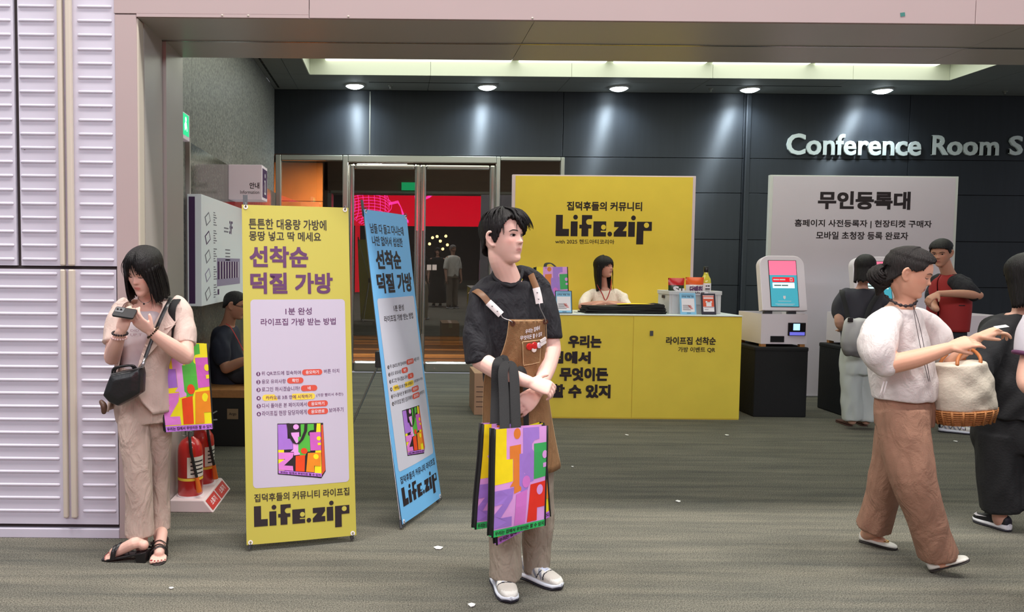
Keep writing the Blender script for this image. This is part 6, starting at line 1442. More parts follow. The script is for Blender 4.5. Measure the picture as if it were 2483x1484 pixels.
p.finish(.0048, (176, 96, 92)); hk.eyes(R, .12, 0, brow=(80, 60, 52))
def ze(ph):
    d = abs(math.degrees(ph)); return float(np.interp(d, [0,20,45,65,80,92,110,140,180], [.40,.37,.30,.16,.08,.10,-.15,-.36,-.42]))
hair(hk, 'hair', R, ze, lambda ph, z: .17 + (.05 if abs(ph) > 1.8 else 0) + (.05 if z > .3 else 0), M_hair2, n=180, rows=24, seed=4, rough=.02, tips=.04)
st = []; rnd = random.Random(8)
for k in range(150):
    x0 = rnd.uniform(-.34, .34); e = rnd.uniform(-.015, .02); pts = []
    for y in (.34, .2, .0, -.2, -.38):
        yy = y - .10*(abs(x0)/.34)**2; q = max(.02, 1 - (x0/.40)**2 - (yy/.53)**2); pts.append((x0*(1 - .25*max(0, -y)), yy, .575*math.sqrt(q) - .01 + e))
    st.append(pts + [(x0*.4, -.50, -.16 + e)])
strands(hk, R, st, M_hair2, .013)
g = G(); c = hk.w(0, -.50, -.24)
for k in range(34):
    la = -1.25 + 2.5*k/33; ax = Vector((rnd.uniform(-.25, .25), -.9, .35 + rnd.uniform(-.2, .2))).normalized(); u1 = ax.cross(Vector((0,0,1))).normalized(); u2 = ax.cross(u1); ph = rnd.uniform(0, 6.28)
    g.tube([c + (u1*math.cos(t+ph) + u2*math.sin(t+ph))*(.057*math.cos(la)*(1+.04*math.sin(3*t))) + ax*(.057*math.sin(la) + .003*t) for t in [i*.42 for i in range(16)]], [.0015] + [.0062]*14 + [.0015], 6)
g.ball(c, .053, .053, .062); limb(g, [c, c + Vector((.0,.0,-.05)), c + Vector((-.005,.01,-.085))], [.035, .026, .010], 10)
obj('hair_bun', g, M_hair2, R, world=True, smooth=180)
g = G()
body_loft(g, [(at(2184, 748, 3.895), .085, .070, YW), (at(2180, 762, 3.905), .135, .088, YW), (at(2178, 790, 3.91), .150, .105, YW), (at(2181, 850, 3.915), .155, .130, YW), (at(2188, 905, 3.92), .164, .142, YW), (at(2192, 945, 3.92), .160, .138, YW), (at(2193, 966, 3.92), .156, .134, YW)])
limb(g, [at(2160, 770, 3.84), at(2136, 800, 3.77), at(2128, 850, 3.71), at(2142, 884, 3.69)], [.060, .078, .082, .060]); limb(g, [at(2225, 770, 3.98), at(2258, 800, 3.99), at(2278, 845, 3.98), at(2288, 868, 3.97)], [.055, .070, .072, .052])
bl = garment('blouse', g, .008, M_blouse, R, .005, W_SH, 12)
for dx in (0, 7):
    g = G(); g.tube([at(2143+dx, 925, 3.70), at(2138+dx, 945, 3.69), at(2132+dx, 965, 3.69)], [.004, .004, .005], 6); offs(bl, g, 'drawstring', M_blouse, 180)
g = G(); body_loft(g, [(at(2190, 940, 3.93), .135, .11, YW), (at(2192, 985, 3.93), .155, .125, YW), (at(2193, 1030, 3.93), .15, .12, YW)])
limb(g, [at(2186, 1000, 3.88), at(2196, 1080, 3.83), at(2214, 1160, 3.78), at(2246, 1260, 3.79), at(2274, 1345, 3.81)], [.118, .112, .100, .088, .090], round_ends=False)
limb(g, [at(2188, 1000, 4.0), at(2174, 1080, 4.03), at(2156, 1150, 4.06), at(2132, 1230, 4.12), at(2118, 1278, 4.16)], [.115, .105, .090, .082, .088], round_ends=False)
garment('trousers', g, .008, M_brownp, R, .005, W_TR, 21)
M_flat = mat('white_flat', (226, 224, 216), 0.4); M_gold = mat('gold', (206, 160, 80), 0.25, metal=1.0); M_dsole = mat('dark_sole', (40, 34, 32), 0.7)
flatshoe(R, hl1, to1, 1.0, M_flat, M_dsole, M_gold); flatshoe(R, hl2, to2, 1.0, M_flat, M_dsole, M_gold)
cn = [at(2146, 716, 3.90), at(2160, 728, 3.85), at(2178, 738, 3.81), at(2196, 742, 3.79), at(2214, 739, 3.80), at(2224, 730, 3.84)]
g = G(); g.tube([Vector(q) for q in spl(cn, 5)], .0045, 8); nk_ = obj('necklace', g, M_ink, R, world=True, smooth=180)
for i, q in enumerate(spl(cn, 3)[1:-1:2]): g = G(); g.ball(Vector(q), .0085, n=8, k=6); offs(nk_, g, 'bead', M_ink, 180)
for dx in (0, 8):
    g = G(); g.tube([Vector(q) for q in spl([at(2214, 740, 3.795), at(2222+dx, 790, 3.76), at(2236+dx, 860, 3.74), at(2252+dx*.4, 925, 3.755)], 4)], .0014, 5); offs(nk_, g, 'cord', M_ink, 180)
# her bag with the wicker base
t = thing('basket_bag', 'cream canvas bag with a woven wicker base on the arm of the walking woman', 'bag', at(2340, 1015, 3.86)); bc = root_loc(t)
M_canvas = mat('cream_canvas', (206, 196, 180), 0.85, bump=0.2, bscale=90); M_wick = mat('wicker', (170, 112, 62), 0.6)
def er(px, py, hw, hd, n=24, Y=3.86): c = at(px, py, Y) - bc; return [c + Vector((hw*math.cos(a), hd*math.sin(a), .012*math.cos(a))) for a in [2*math.pi*i/n for i in range(n)]]
g = G(); g.loft([er(2326, 880, .118, .075), er(2328, 884, .122, .08), er(2332, 920, .138, .095), er(2336, 955, .148, .105), er(2338, 990, .142, .105)]); me = remesh(g, .007, 2); folds(me, .005, ((40, 10, 30), (-30, 15, 40)), 3); me.materials.append(M_canvas); me.polygons.foreach_set('use_smooth', [True]*len(me.polygons)); o = bpy.data.objects.new('canvas_body', me); COL.objects.link(o); o.parent = t
for k in range(7):
    py = 992 + k*5; q = 1 - .012*k*k*.5; g = G(); n = 40
    for s_ in (0, 1):
        g.tube([at(2338, py, 3.86) - bc + Vector(((.140*q + .004*math.sin(20*a + math.pi*s_ + k*math.pi))*math.cos(a), (.104*q + .004*math.sin(20*a + math.pi*s_ + k*math.pi))*math.sin(a), .012*math.cos(a))) for a in [2*math.pi*i/80 for i in range(81)]], .0055, 5, caps=False)
    o = obj('wicker_row', g, M_wick, t, smooth=180)
g = G(); g.loft([er(2338, 988, .135, .10), er(2338, 1022, .122, .09)]); obj('wicker_core', g, M_wick, t)
for k in range(18):
    a = 2*math.pi*k/18; g = G(); g.tube([at(2338, 989, 3.86) - bc + Vector((.146*math.cos(a), .110*math.sin(a), .012*math.cos(a))), at(2338, 1023, 3.86) - bc + Vector((.130*math.cos(a), .096*math.sin(a), .012*math.cos(a)))], .006, 6); obj('wicker_stake', g, M_wick, t, smooth=180)
for dy in (-.06, .06):
    g = G(); g.tube([Vector(q)-bc for q in spl([at(2300, 884, 3.86)+Vector((0,dy,0)), at(2306, 868, 3.87)+Vector((0,dy*.8,0)), at(2322, 852, 3.92)+Vector((0,dy*.6,0)), at(2344, 846, 3.93)+Vector((0,dy*.6,0)), at(2358, 862, 3.87)+Vector((0,dy*.8,0)), at(2356, 880, 3.86)+Vector((0,dy,0))], 4)], .008, 8); obj('handle', g, mat('tan_leather', (176,104,52), .5), t, smooth=180)
t = thing('paper_ticket', 'small white ticket pinched in the fingers of the walking woman', 'ticket', at(2428, 792, 3.84)); g = G(); g.box(-.03, .03, -.012, .012, -.0006, .0006, M=Matrix.Rotation(-.15, 4, 'Y') @ Matrix.Rotation(.35, 4, 'X')); obj('card', g, M_paper, t)

# ============ the woman with the backpack, seen from behind
p = Fig('woman seen from behind with a black bob, dark top and white trousers at a machine', fl(2085, 1038), (206, 160, 140)); R = p.root; g = p.g
hb = Head(at(2098, 650, 7.22), (.55, .80, -.12), H=.225); hb.add(g, ears=False); p.heads.append(hb)
limb(g, [hb.w(0, -.1, -.2), at(2092, 690, 7.25), at(2090, 706, 7.25)], [.032, .042, .06])
body_loft(g, [(at(2090, 700, 7.25), .08, .06, 3.14), (at(2088, 715, 7.25), .11, .09, 3.14), (at(2086, 760, 7.25), .15, .10, 3.14), (at(2085, 830, 7.25), .13, .1, 3.14), (at(2084, 870, 7.25), .15, .11, 3.14)])
limb(g, [at(2048, 712, 7.25), at(2036, 750, 7.22), at(2036, 785, 7.2), at(2050, 800, 7.35)], [.032, .038, .04, .03]); limb(g, [at(2128, 712, 7.25), at(2140, 755, 7.28), at(2130, 770, 7.5)], [.032, .038, .035])
limb(g, [at(2066, 870, 7.25), at(2066, 1020, 7.25)], [.058, .04]); limb(g, [at(2104, 870, 7.25), at(2100, 1020, 7.25)], [.058, .04])
for w_, d_ in ((at(2050, 800, 7.35), (.3, 1, .1)), (at(2130, 770, 7.5), (-.1, 1, .2))): hand(g, w_, Vector(d_), Vector((0, 0, -1)), 1, (.4,.4,.3))
p.finish(.008)
hair(hb, 'hair', R, lambda ph: float(np.interp(abs(math.degrees(ph)), [0,40,60,180], [.2,.1,-.5,-.55])), lambda ph, z: .18, M_hair, n=120, rows=18, seed=1, rough=.03, tips=.12)
g = G(); body_loft(g, [(at(2090, 700, 7.25), .09, .07, 3.14), (at(2088, 712, 7.25), .175, .10, 3.14), (at(2086, 760, 7.25), .175, .12, 3.14), (at(2085, 820, 7.25), .165, .125, 3.14), (at(2085, 845, 7.25), .165, .125, 3.14)])
limb(g, [at(2052, 712, 7.25), at(2038, 735, 7.23), at(2034, 762, 7.22)], [.06, .065, .062]); limb(g, [at(2124, 712, 7.25), at(2140, 738, 7.27), at(2142, 765, 7.3)], [.06, .065, .06]); garment('top', g, .012, mat('charcoal_top', (56, 56, 64), .85), R, .008, W_SH, 3)
g = G(); body_loft(g, [(at(2085, 845, 7.25), .16, .12, 0), (at(2085, 885, 7.25), .175, .135, 0), (at(2085, 905, 7.25), .17, .13, 0)]); limb(g, [at(2064, 890, 7.25), at(2064, 960, 7.25), at(2066, 1018, 7.25)], [.095, .085, .082], round_ends=False); limb(g, [at(2106, 890, 7.25), at(2102, 960, 7.27), at(2102, 1022, 7.25)], [.095, .085, .08], round_ends=False)
garment('trousers', g, .012, mat('white_denim', (196, 200, 198), .85), R, .008, W_TR, 3)
M_bsand = mat('brown_sandal', (96, 66, 58), .6)
for px in (2062, 2098):
    h_ = fl(px, 1034); sh = flatshoe(R, h_, h_ + Vector((.02, .24, 0)), 1.15, M_bsand, M_bsand)
t = thing('backpack', 'pale grey slouchy backpack hanging low on the woman at the machine', 'bag', at(2078, 850, 7.02)); bc = root_loc(t)
def eb(px, py, hw, hd): c = at(px, py, 7.02) - bc; return [c + Vector((hw*math.cos(a), hd*math.sin(a), 0)) for a in [2*math.pi*i/22 for i in range(22)]]
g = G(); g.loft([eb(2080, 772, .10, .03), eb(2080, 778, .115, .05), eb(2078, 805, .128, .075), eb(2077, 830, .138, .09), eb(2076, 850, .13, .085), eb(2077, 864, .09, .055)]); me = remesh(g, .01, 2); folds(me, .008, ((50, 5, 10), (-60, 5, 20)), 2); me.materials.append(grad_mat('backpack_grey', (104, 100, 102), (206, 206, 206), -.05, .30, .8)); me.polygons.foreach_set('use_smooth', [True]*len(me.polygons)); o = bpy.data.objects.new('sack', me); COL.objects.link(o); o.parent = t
for a, b in (((2056, 776), (2042, 704)), ((2100, 776), (2130, 704))):
    g = G(); g.tube([Vector(q)-bc for q in spl([at(a[0], a[1], 7.03), at((a[0]*2+b[0])/3, 745, 7.07), at(b[0], b[1]+8, 7.12), at(b[0], b[1], 7.22)], 4)], .022, 8, flat=.2, up=(1,0,0)); obj('strap', g, M_black, t, smooth=60)
g = G(); g.box(-.02, .02, -.012, .012, -.02, .02, M=Matrix.Translation(at(2062, 776, 6.96)-bc)); obj('buckle', g, M_ink, t, bev=.004)

# ============ the man in the red vest
p = Fig('man in a red vest over a black shirt standing by the white backdrop', fl(2300, 1050), (190, 140, 116)); R = p.root; g = p.g
hv = Head(at(2282, 614, 7.15), (-.75, -.62, -.22), H=.235, wide=.97); hv.add(g); p.heads.append(hv)
limb(g, [hv.w(0, -.1, -.2), at(2296, 655, 7.18), at(2302, 672, 7.2)], [.055, .054, .066])
body_loft(g, [(at(2302, 665, 7.2), .08, .06, -.8), (at(2304, 684, 7.2), .11, .09, -.8), (at(2302, 740, 7.2), .15, .1, -.8), (at(2298, 800, 7.2), .13, .1, -.8), (at(2298, 860, 7.2), .14, .1, -.8)])
limb(g, [at(2326, 690, 7.05), at(2354, 710, 6.98), at(2372, 716, 6.95)], [.032, .038, .04]); limb(g, [at(2372, 716, 6.95), at(2325, 712, 6.90), at(2275, 712, 6.9)], [.04, .036, .026])
w_ = at(2275, 712, 6.9); hand(g, w_, at(2258, 722, 6.9)-w_, Vector((0, .3, -1)), 1, (.5,.6,.4)); limb(g, [at(2270, 690, 7.35), at(2262, 735, 7.2), at(2270, 750, 7.05)], [.032, .038, .028])
limb(g, [at(2285, 860, 7.15), at(2285, 1010, 7.15)], [.058, .04]); limb(g, [at(2318, 860, 7.2), at(2318, 1010, 7.2)], [.058, .04])
p.finish(.007); hv.eyes(R, .8, 0)
hair(hv, 'hair', R, lambda ph: float(np.interp(abs(math.degrees(ph)), [0,35,55,75,95,130,180], [.27,.25,.2,.05,.06,-.12,-.22])), lambda ph, z: .10 + (.08 if z > .2 else 0), M_hair, n=120, rows=16, seed=6, rough=.03, tips=.04)
g = G(); body_loft(g, [(at(2302, 664, 7.2), .085, .065, -.8), (at(2304, 680, 7.2), .165, .095, -.8), (at(2303, 740, 7.2), .155, .11, -.8), (at(2300, 785, 7.2), .15, .11, -.8)]); limb(g, [at(2318, 684, 7.1), at(2340, 698, 7.0), at(2358, 712, 6.97)], [.068, .075, .068]); limb(g, [at(2278, 684, 7.32), at(2264, 710, 7.3), at(2262, 730, 7.25)], [.062, .066, .06]); garment('shirt', g, .01, M_tee, R, .006, W_SH, 3)
M_vest = mat('red_vest', (150, 26, 26), 0.7)
rows = [(at(2303, 666, 7.2), .095, .078, -.8, -.5, 5.7), (at(2303, 684, 7.2), .150, .112, -.8, -.45, 5.75), (at(2302, 730, 7.2), .172, .128, -.8, -.3, 5.9), (at(2299, 770, 7.2), .172, .132, -.8, -.25, 5.95), (at(2296, 802, 7.2), .170, .132, -.8, -.25, 5.95)]
vs_, VP = wrap('vest', rows, M_vest, R, n=50, k=20, th=.01)
g = G(); g.tube([VP(.13 + .05*i/5, .55, .004) for i in range(6)], .004, 6); offs(vs_, g, 'pocket_edge', M_ink, 180)
g = G(); body_loft(g, [(at(2299, 795, 7.2), .14, .11, -.8), (at(2299, 860, 7.2), .15, .115, -.8)]); limb(g, [at(2286, 860, 7.15), at(2285, 940, 7.15), at(2286, 1025, 7.15)], [.09, .08, .075], round_ends=False); limb(g, [at(2316, 860, 7.2), at(2318, 940, 7.2), at(2320, 1022, 7.2)], [.09, .08, .075], round_ends=False); garment('trousers', g, .012, mat('dark_trouser', (36, 38, 46), .85), R, .006, W_TR, 3)
for a, b in ((2275, 2312), (2302, 2342)): sneaker(R, fl(a, 1046), fl(a, 1046) + Vector((.24, -.13, 0)), 1.1, M_snk, M_mid, M_trd, M_silv, M_lace)

# ============ the woman in black at the right edge
M_blk = mat('black_knit', (24, 24, 27), 0.9, bump=0.2, bscale=90)
p = Fig('woman dressed in black with long dark hair at the right edge', fl(2420, 1275), (206, 158, 140)); R = p.root; g = p.g
hz = Head(at(2492, 668, 4.42), (-.35, .85, -.15), H=.225); hz.add(g, ears=False); p.heads.append(hz)
limb(g, [hz.w(0, -.1, -.2), at(2484, 735, 4.45), at(2482, 765, 4.45)], [.05, .05, .06])
body_loft(g, [(at(2482, 760, 4.45), .08, .06, 2.6), (at(2478, 785, 4.45), .11, .09, 2.6), (at(2462, 870, 4.45), .15, .10, 2.6), (at(2452, 960, 4.45), .13, .1, 2.6), (at(2448, 1010, 4.45), .15, .11, 2.6)])
limb(g, [at(2418, 800, 4.45), at(2378, 880, 4.40), at(2362, 905, 4.36), at(2425, 935, 4.68)], [.032, .042, .042, .03]); limb(g, [at(2550, 800, 4.5), at(2580, 920, 4.5), at(2560, 1000, 4.4)], [.032, .038, .03])
limb(g, [at(2425, 1000, 4.45), at(2422, 1140, 4.45), at(2424, 1262, 4.45)], [.066, .05, .036]); limb(g, [at(2490, 1000, 4.45), at(2505, 1140, 4.4), at(2520, 1262, 4.35)], [.066, .05, .036])
for w_, d_ in ((at(2425, 935, 4.68), (.5, .6, .1)), (at(2560, 1000, 4.4), (-.1, -.3, -.9))): hand(g, w_, Vector(d_), Vector((.3, .5, -.5)), 1, (.4,.4,.3))
p.finish(.008)
hair(hz, 'hair', R, lambda ph: float(np.interp(abs(math.degrees(ph)), [0,40,55,180], [.2,.1,-.7,-.75])), lambda ph, z: .20, M_hair, n=140, rows=20, seed=11, rough=.03, tips=.1)
g = G(); body_loft(g, [(at(2482, 762, 4.45), .10, .08, 2.6), (at(2476, 785, 4.45), .185, .11, 2.6), (at(2462, 860, 4.45), .185, .14, 2.6), (at(2452, 940, 4.45), .185, .15, 2.6), (at(2446, 1010, 4.45), .185, .15, 2.6)]); limb(g, [at(2430, 795, 4.45), at(2394, 850, 4.42), at(2368, 905, 4.38)], [.075, .085, .078]); limb(g, [at(2540, 795, 4.5), at(2570, 860, 4.5), at(2580, 920, 4.5)], [.07, .08, .07]); garment('top', g, .01, M_blk, R, .008, W_SH, 3)
g = G(); body_loft(g, [(at(2448, 985, 4.45), .165, .13, 2.6), (at(2448, 1050, 4.45), .18, .14, 2.6), (at(2449, 1090, 4.45), .17, .13, 2.6)]); limb(g, [at(2424, 1050, 4.45), at(2420, 1140, 4.45), at(2427, 1238, 4.45)], [.12, .108, .096], round_ends=False); limb(g, [at(2490, 1050, 4.45), at(2508, 1140, 4.4), at(2520, 1238, 4.36)], [.12, .10, .09], round_ends=False); garment('trousers', g, .01, M_blk, R, .006, W_TR, 3)
M_nsnk = mat('black_mesh_shoe', (28, 28, 30), 0.7); M_wm = mat('white_midsole', (226, 226, 232), .5)
sh = sneaker(R, fl(2448, 1290), fl(2363, 1262), 1.0, M_nsnk, M_wm, M_trd, M_nsnk, M_nsnk)
h_, t_ = fl(2448, 1290), fl(2363, 1262); d_ = (t_-h_).normalized(); n_ = Vector((d_.y, -d_.x, 0)); n_ = n_ if n_.y < 0 else -n_
g = G(); cpt = lambda a, z: h_ + d_*a + n_*.0505 + Vector((0,0,z))
g.add([cpt(.155,.074), cpt(.175,.056), cpt(.160,.050), cpt(.095,.062), cpt(.150,.060), cpt(.158,.066)], [(0,1,2,3,4,5)]); offs(sh, g, 'side_mark', M_white)
sneaker(R, fl(2545, 1275), fl(2560, 1330), 1.0, M_nsnk, M_wm, M_trd, M_nsnk, M_nsnk)

# ============ the person at the edge whose sleeve shows
p = Fig('person in a white T-shirt with a purple sleeve band cut off by the right edge', fl(2600, 1490), (206, 160, 142)); R = p.root; g = p.g
he = Head(at(2599, 640, 3.35), (-.2, -.9, 0), H=.225); he.add(g, ears=False); p.heads.append(he)
limb(g, [he.w(0, -.1, -.2), at(2601, 712, 3.4), at(2604, 745, 3.4)], [.05, .05, .06])
body_loft(g, [(at(2604, 740, 3.4), .08, .06, 0), (at(2604, 762, 3.4), .11, .07, 0), (at(2604, 850, 3.4), .15, .1, 0), (at(2604, 990, 3.4), .14, .1, 0)])
limb(g, [at(2517, 775, 3.4), at(2501, 860, 3.38), at(2495, 930, 3.32), at(2536, 950, 3.2)], [.032, .038, .042, .03]); limb(g, [at(2686, 775, 3.4), at(2705, 880, 3.4), at(2699, 960, 3.3)], [.032, .038, .03])
limb(g, [at(2560, 990, 3.4), at(2556, 1470, 3.4)], [.058, .04]); limb(g, [at(2650, 990, 3.4), at(2654, 1470, 3.4)], [.058, .04])
for w_, d_, q in ((at(2536, 950, 3.2), (.6, -.6, .1), 1), (at(2699, 960, 3.3), (-.1, -.3, -.9), -1)): hand(g, w_, Vector(d_), Vector((.2, .3, -.8)), q, (.4,.4,.3))
p.finish(.008); he.eyes(R, .9, 0)
hair(he, 'hair', R, lambda ph: float(np.interp(abs(math.degrees(ph)), [0,40,60,180], [.2,.15,-.2,-.3])), lambda ph, z: .13, M_hair, n=90, rows=14, seed=12, rough=.03)
g = G(); body_loft(g, [(at(2604, 742, 3.4), .09, .07, 0), (at(2604, 760, 3.4), .175, .1, 0), (at(2604, 850, 3.4), .175, .12, 0), (at(2604, 1000, 3.4), .175, .125, 0)]); limb(g, [at(2524, 770, 3.4), at(2506, 820, 3.39), at(2501, 862, 3.38)], [.065, .066, .060], round_ends=False); limb(g, [at(2680, 770, 3.4), at(2705, 860, 3.4)], [.065, .06], round_ends=False); ts = garment('t_shirt', g, .01, mat('white_tee', (200, 196, 204), .85), R, .006, W_SH, 3)
g = G(); c = at(2501, 860, 3.38); g.tube([c + Vector((.061*math.cos(a), .061*math.sin(a), -.01*math.cos(a))) for a in [2*math.pi*i/24 for i in range(25)]], .010, 8, caps=False); offs(ts, g, 'sleeve_band', mat('purple_band', (84, 40, 74), .8), 180)
g = G(); body_loft(g, [(at(2604, 985, 3.4), .165, .12, 0), (at(2604, 1050, 3.4), .17, .125, 0)]); limb(g, [at(2562, 1060, 3.4), at(2556, 1450, 3.4)], [.092, .078], round_ends=False); limb(g, [at(2648, 1060, 3.4), at(2654, 1450, 3.4)], [.092, .078], round_ends=False); garment('trousers', g, .012, mat('dark_trouser', (36,38,46), .85), R, .006, W_TR, 2)
for px in (2556, 2654): sneaker(R, fl(px, 1490) + Vector((0,.1,0)), fl(px, 1490) + Vector((0,-.16,0)), 1.0, M_nsnk, M_wm, M_trd, M_nsnk, M_nsnk)

# ============ the woman behind the counter
p = Fig('woman in a cream blouse with long dark hair and red lanyard sitting behind the counter', (2.13, 8.62), (200, 146, 128)); R = p.root; g = p.g
hc_ = Head(at(1466, 648, 8.52), (.56, -.80, .08), H=.225, wide=.98); hc_.add(g, ears=False); p.heads.append(hc_)
limb(g, [hc_.w(0, -.12, -.2), at(1464, 692, 8.58), at(1465, 706, 8.6)], [.032, .042, .06])
body_loft(g, [(at(1465, 698, 8.6), .08, .06, .1), (at(1466, 712, 8.6), .11, .085, .1), (at(1466, 760, 8.6), .14, .1, .1), (at(1466, 830, 8.62), .13, .1, .1), (at(1466, 870, 8.62), .15, .12, .1)])
for sx, ex, wx, hx in ((1426, 1412, 1462, -1), (1506, 1518, 1475, 1)):
    s_, e_, w_ = at(sx, 715, 8.6), at(ex, 744, 8.42), at(wx, 735, 8.22); limb(g, [s_, e_], [.034, .042]); limb(g, [e_, (e_+w_)/2, w_], [.045, .04, .028]); hand(g, w_, Vector((-.9*hx*-1, -.15, -.1)), Vector((0, .1, -1)), hx, (.3,.4,.3), .9)
limb(g, [at(1450, 880, 8.6), Vector((2.0, 8.45, .5)), Vector((2.0, 8.45, .03))], [.066, .055, .04]); limb(g, [at(1480, 880, 8.6), Vector((2.25, 8.45, .5)), Vector((2.25, 8.45, .03))], [.066, .055, .04])
p.finish(.007, (150, 66, 64)); hc_.eyes(R, .45, 0)
hair(hc_, 'hair', R, lambda ph: float(np.interp(abs(math.degrees(ph)), [0,36,56,74,90,180], [.20,.17,.08,-.05,-1.0,-1.05])), lambda ph, z: float(np.interp(ph, [-3.1,-1.8,-1.2,0,1.2,1.7,3.1], [.26,.18,.10,.15,.10,.24,.26])), M_hair, n=150, rows=26, seed=13, rough=.025, tips=.14, drop=lambda ph, z: 1.02 - .20*max(0, -z-.4))
rnd = random.Random(31); st = []
for k in range(36):
    a = rnd.uniform(1.2, 2.9)*rnd.choice((-1, 1)); sx, cy = math.sin(a), math.cos(a); st.append([(.38*sx, .46*cy, .1), (.42*sx, .5*cy, -.3), (.38*sx + rnd.uniform(-.03, .03), .47*cy, -.75), (.36*sx + rnd.uniform(-.06, .06), .42*cy + .08, -1.15 + rnd.uniform(-.12, .1))])
strands(hc_, R, st, M_hair, .022)
g = G(); body_loft(g, [(at(1465, 703, 8.6), .105, .075, .1), (at(1466, 713, 8.6), .150, .09, .1), (at(1466, 755, 8.6), .170, .12, .1), (at(1466, 800, 8.6), .165, .13, .1), (at(1466, 850, 8.62), .17, .135, .1)]); limb(g, [at(1440, 709, 8.6), at(1422, 722, 8.52), at(1415, 742, 8.44)], [.046, .056, .060]); limb(g, [at(1493, 709, 8.6), at(1510, 722, 8.52), at(1517, 742, 8.44)], [.046, .056, .060]); garment('blouse', g, .01, mat('cream_blouse', (240, 226, 210), .85, wrinkle=.4), R, .007, W_SH, 3)
g = G(); body_loft(g, [(at(1466, 850, 8.62), .16, .13, .1), (at(1466, 900, 8.62), .18, .15, .1)]); limb(g, [at(1452, 890, 8.6), Vector((2.0, 8.43, .52)), Vector((2.0, 8.45, .1))], [.1, .085, .07]); limb(g, [at(1480, 890, 8.6), Vector((2.25, 8.43, .52)), Vector((2.25, 8.45, .1))], [.1, .085, .07]); garment('trousers', g, .014, mat('dark_trouser', (36,38,46), .85), R)
M_lan = mat('red_lanyard', (168, 34, 36), .6)
g = G(); g.tube([Vector(q) for q in spl([at(1448, 674, 8.58), at(1449, 690, 8.50), at(1460, 712, 8.455), at(1469, 728, 8.44), at(1480, 702, 8.46), at(1482, 684, 8.52), at(1481, 672, 8.6)], 4)], .006, 6, flat=.3, up=(1,0,0)); obj('lanyard', g, M_lan, R, world=True, smooth=60)
# her stool
t = thing('stool', 'low stool hidden behind the yellow counter', 'stool', (2.13, 8.66, 0)); g = G(); g.lathe([(.17,.52),(.18,.53),(.18,.56),(.16,.575)], 24); obj('seat', g, M_plast, t, smooth=50)
for a in (.785, 2.356, 3.927, 5.498): g = G(); g.tube([(.13*math.cos(a), .13*math.sin(a), .53), (.17*math.cos(a), .17*math.sin(a), .002)], .012, 8); obj('leg', g, M_alu, t, smooth=60)

# ============ the man on the bench
p = Fig('seated man in a navy T-shirt with glasses on the bench behind the yellow poster', (-1.25, 6.75), (172, 124, 100)); R = p.root; g = p.g
hs = Head(at(571, 740, 6.62), (.93, -.22, -.22), H=.228, wide=.98); hs.add(g); p.heads.append(hs)
limb(g, [hs.w(0, -.1, -.2), at(556, 776, 6.66), at(550, 795, 6.68)], [.055, .055, .066])
body_loft(g, [(at(550, 790, 6.68), .08, .07, 1.45), (at(548, 808, 6.68), .11, .10, 1.45), (at(548, 860, 6.7), .15, .12, 1.45), (at(555, 930, 6.72), .15, .13, 1.45)])
limb(g, [at(540, 815, 6.52), at(541, 870, 6.47), at(548, 893, 6.45)], [.034, .042, .045]); limb(g, [at(548, 893, 6.45), at(585, 878, 6.45), at(612, 872, 6.45)], [.045, .04, .028]); w_ = at(612, 872, 6.45); hand(g, w_, Vector((1, 0, 0)), Vector((0, .2, -1)), -1, (.4,.5,.4))
limb(g, [at(552, 815, 6.85), at(560, 880, 6.9), at(610, 880, 6.8)], [.034, .040, .03])
for y in (6.6, 6.84): limb(g, [Vector((-1.28, y, .56)), Vector((-.98, y, .52)), Vector((-.95, y, .04))], [.066, .055, .04])
p.finish(.007, (140, 84, 76)); hs.eyes(R, .7, 0)
hair(hs, 'hair', R, lambda ph: float(np.interp(abs(math.degrees(ph)), [0,35,55,75,95,130,180], [.30,.28,.22,.05,.08,-.12,-.2])), lambda ph, z: .07, M_hair, n=100, rows=14, seed=16, rough=.03)
g = G(); body_loft(g, [(at(550, 790, 6.68), .085, .072, 1.45), (at(548, 804, 6.68), .165, .105, 1.45), (at(548, 860, 6.7), .17, .135, 1.45), (at(556, 930, 6.72), .165, .15, 1.45)]); limb(g, [at(545, 808, 6.58), at(537, 835, 6.50), at(538, 868, 6.47)], [.068, .078, .072]); limb(g, [at(552, 808, 6.82), at(556, 868, 6.88)], [.065, .068]); garment('t_shirt', g, .01, mat('navy_tee', (34, 38, 54), .85), R, .007, W_SH, 3)
g = G(); body_loft(g, [(Vector((-1.36, 6.72, .64)), .17, .13, 1.45), (Vector((-1.36, 6.72, .5)), .17, .15, 1.45)])
for y in (6.6, 6.84): limb(g, [Vector((-1.34, y, .565)), Vector((-1.1, y, .56)), Vector((-.97, y, .50)), Vector((-.95, y, .12))], [.092, .088, .08, .07])
garment('trousers', g, .011, mat('dark_jean', (44, 46, 54), .85), R, .006, W_TR, 3)
for y in (6.6, 6.84): sneaker(R, Vector((-1.03, y, 0)), Vector((-.77, y, 0)), 1.0, M_nsnk, M_wm, M_trd, M_nsnk, M_nsnk)
g = G()
for sd in (-1, 1):
    g.tube([hs.w(sd*.33, -.02, .05), hs.w(sd*.335, .15, .05), hs.w(sd*.24, .43, .04)], .0022, 5); g.tube([hs.w(sd*(.135 + .085*math.cos(a)), .435, .02 + .055*math.sin(a)) for a in [2*math.pi*i/18 for i in range(19)]], .0022, 5, caps=False)
g.tube([hs.w(-.05, .45, .03), hs.w(.05, .45, .03)], .0022, 5); obj('glasses', g, M_ink, R, world=True, smooth=180)
g = G(); g.tube([Vector(q) for q in spl([at(548, 785, 6.56), at(558, 792, 6.52), at(572, 815, 6.50), at(590, 850, 6.50)], 4)], .005, 6, flat=.3, up=(1,0,0)); obj('lanyard', g, M_lan, R, world=True, smooth=60)

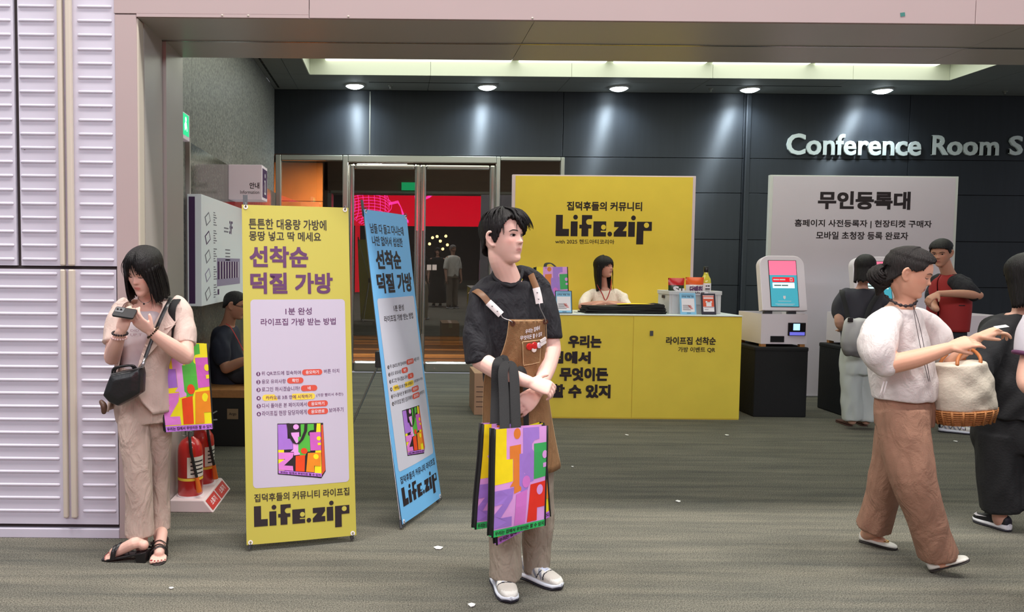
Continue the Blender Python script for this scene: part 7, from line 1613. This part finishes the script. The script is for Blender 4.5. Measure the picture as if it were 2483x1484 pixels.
# ============ two bystanders next to the viewer, mirrored in the right glass door
def bystander(label, x, y, yaw, hgt, mtop, mbot, hairc, skin, dress=False):
    p = Fig(label, (x, y), skin); R = p.root; g = p.g; k = hgt/1.7; F = Vector((math.sin(yaw), -math.cos(yaw), 0)); U = Vector((math.cos(yaw), math.sin(yaw), 0)); B = Vector((x, y, 0)); Zv = lambda z: Vector((0, 0, z*k))
    h = Head(B + Zv(1.585), F, H=.225*k); h.add(g); p.heads.append(h)
    limb(g, [h.w(0, -.1, -.2), B + Zv(1.45), B + Zv(1.38)], [.05, .05, .06])
    body_loft(g, [(B + Zv(1.40), .08, .06, yaw), (B + Zv(1.36), .11, .07, yaw), (B + Zv(1.1), .12, .09, yaw), (B + Zv(.9), .12, .09, yaw)])
    for s_ in (-1, 1):
        w = B + U*(s_*.24) + F*.06 + Zv(.82); limb(g, [B + U*(s_*.175) + Zv(1.36), B + U*(s_*.23) + Zv(1.1), w], [.04, .042, .028]); hand(g, w, Vector((0, 0, -1)) + F*.1, -U*s_, s_, (.3,.3,.2))
        limb(g, [B + U*(s_*.09) + Zv(.88), B + U*(s_*.09) + Zv(.06)], [.06, .04])
    p.finish(.009); h.eyes(R, .8)
    hair(h, 'hair', R, lambda ph: float(np.interp(abs(math.degrees(ph)), [0,40,60,90,180], [.28,.25,.1,-.05,-.25] if not dress else [.2,.1,-.4,-.6,-.6])), lambda ph, z: .10, hair_mat(hairc), n=80, rows=14, seed=3)
    g = G(); body_loft(g, [(B + Zv(1.42), .085, .068, yaw), (B + Zv(1.37), .17, .10, yaw), (B + Zv(1.1), .175, .125, yaw), (B + Zv(.86 if not dress else .8), .17, .125, yaw)])
    for s_ in (-1, 1): limb(g, [B + U*(s_*.165) + Zv(1.36), B + U*(s_*.215) + Zv(1.2), B + U*(s_*.232) + Zv(1.06)], [.058, .062, .06], round_ends=False)
    garment('shirt', g, .012, mtop, R, .005, W_SH, 3)
    g = G(); body_loft(g, [(B + Zv(.94), .16, .12, yaw), (B + Zv(.82), .17, .13, yaw)] + ([(B + Zv(.3), .25, .2, yaw), (B + Zv(.12), .26, .21, yaw)] if dress else []))
    if not dress:
        for s_ in (-1, 1): limb(g, [B + U*(s_*.088) + Zv(.85), B + U*(s_*.092) + Zv(.45), B + U*(s_*.092) + Zv(.08)], [.095, .082, .075], round_ends=False)
    garment('skirt' if dress else 'trousers', g, .012, mbot, R, .005, W_TR, 3)
    for s_ in (-1, 1): c = B + U*(s_*.09); sneaker(R, c - F*.1, c + F*.17, 1.0, M_nsnk, M_wm, M_trd, M_nsnk, M_nsnk)
bystander('grey haired man in a white shirt beside the viewer, mirrored in the right glass door', 1.52, .75, 2.6, 1.68, mat('white_shirt', (226, 224, 218), .85), mat('taupe_trouser', (120, 110, 100), .85), (120, 116, 112), (190, 150, 130))
bystander('woman in a long black dress beside the viewer, mirrored in the right glass door', 1.15, .25, 3.3, 1.6, M_blk, M_blk, (24, 20, 22), (206, 164, 146), True)
bpy.data.scenes.remove(TMP)
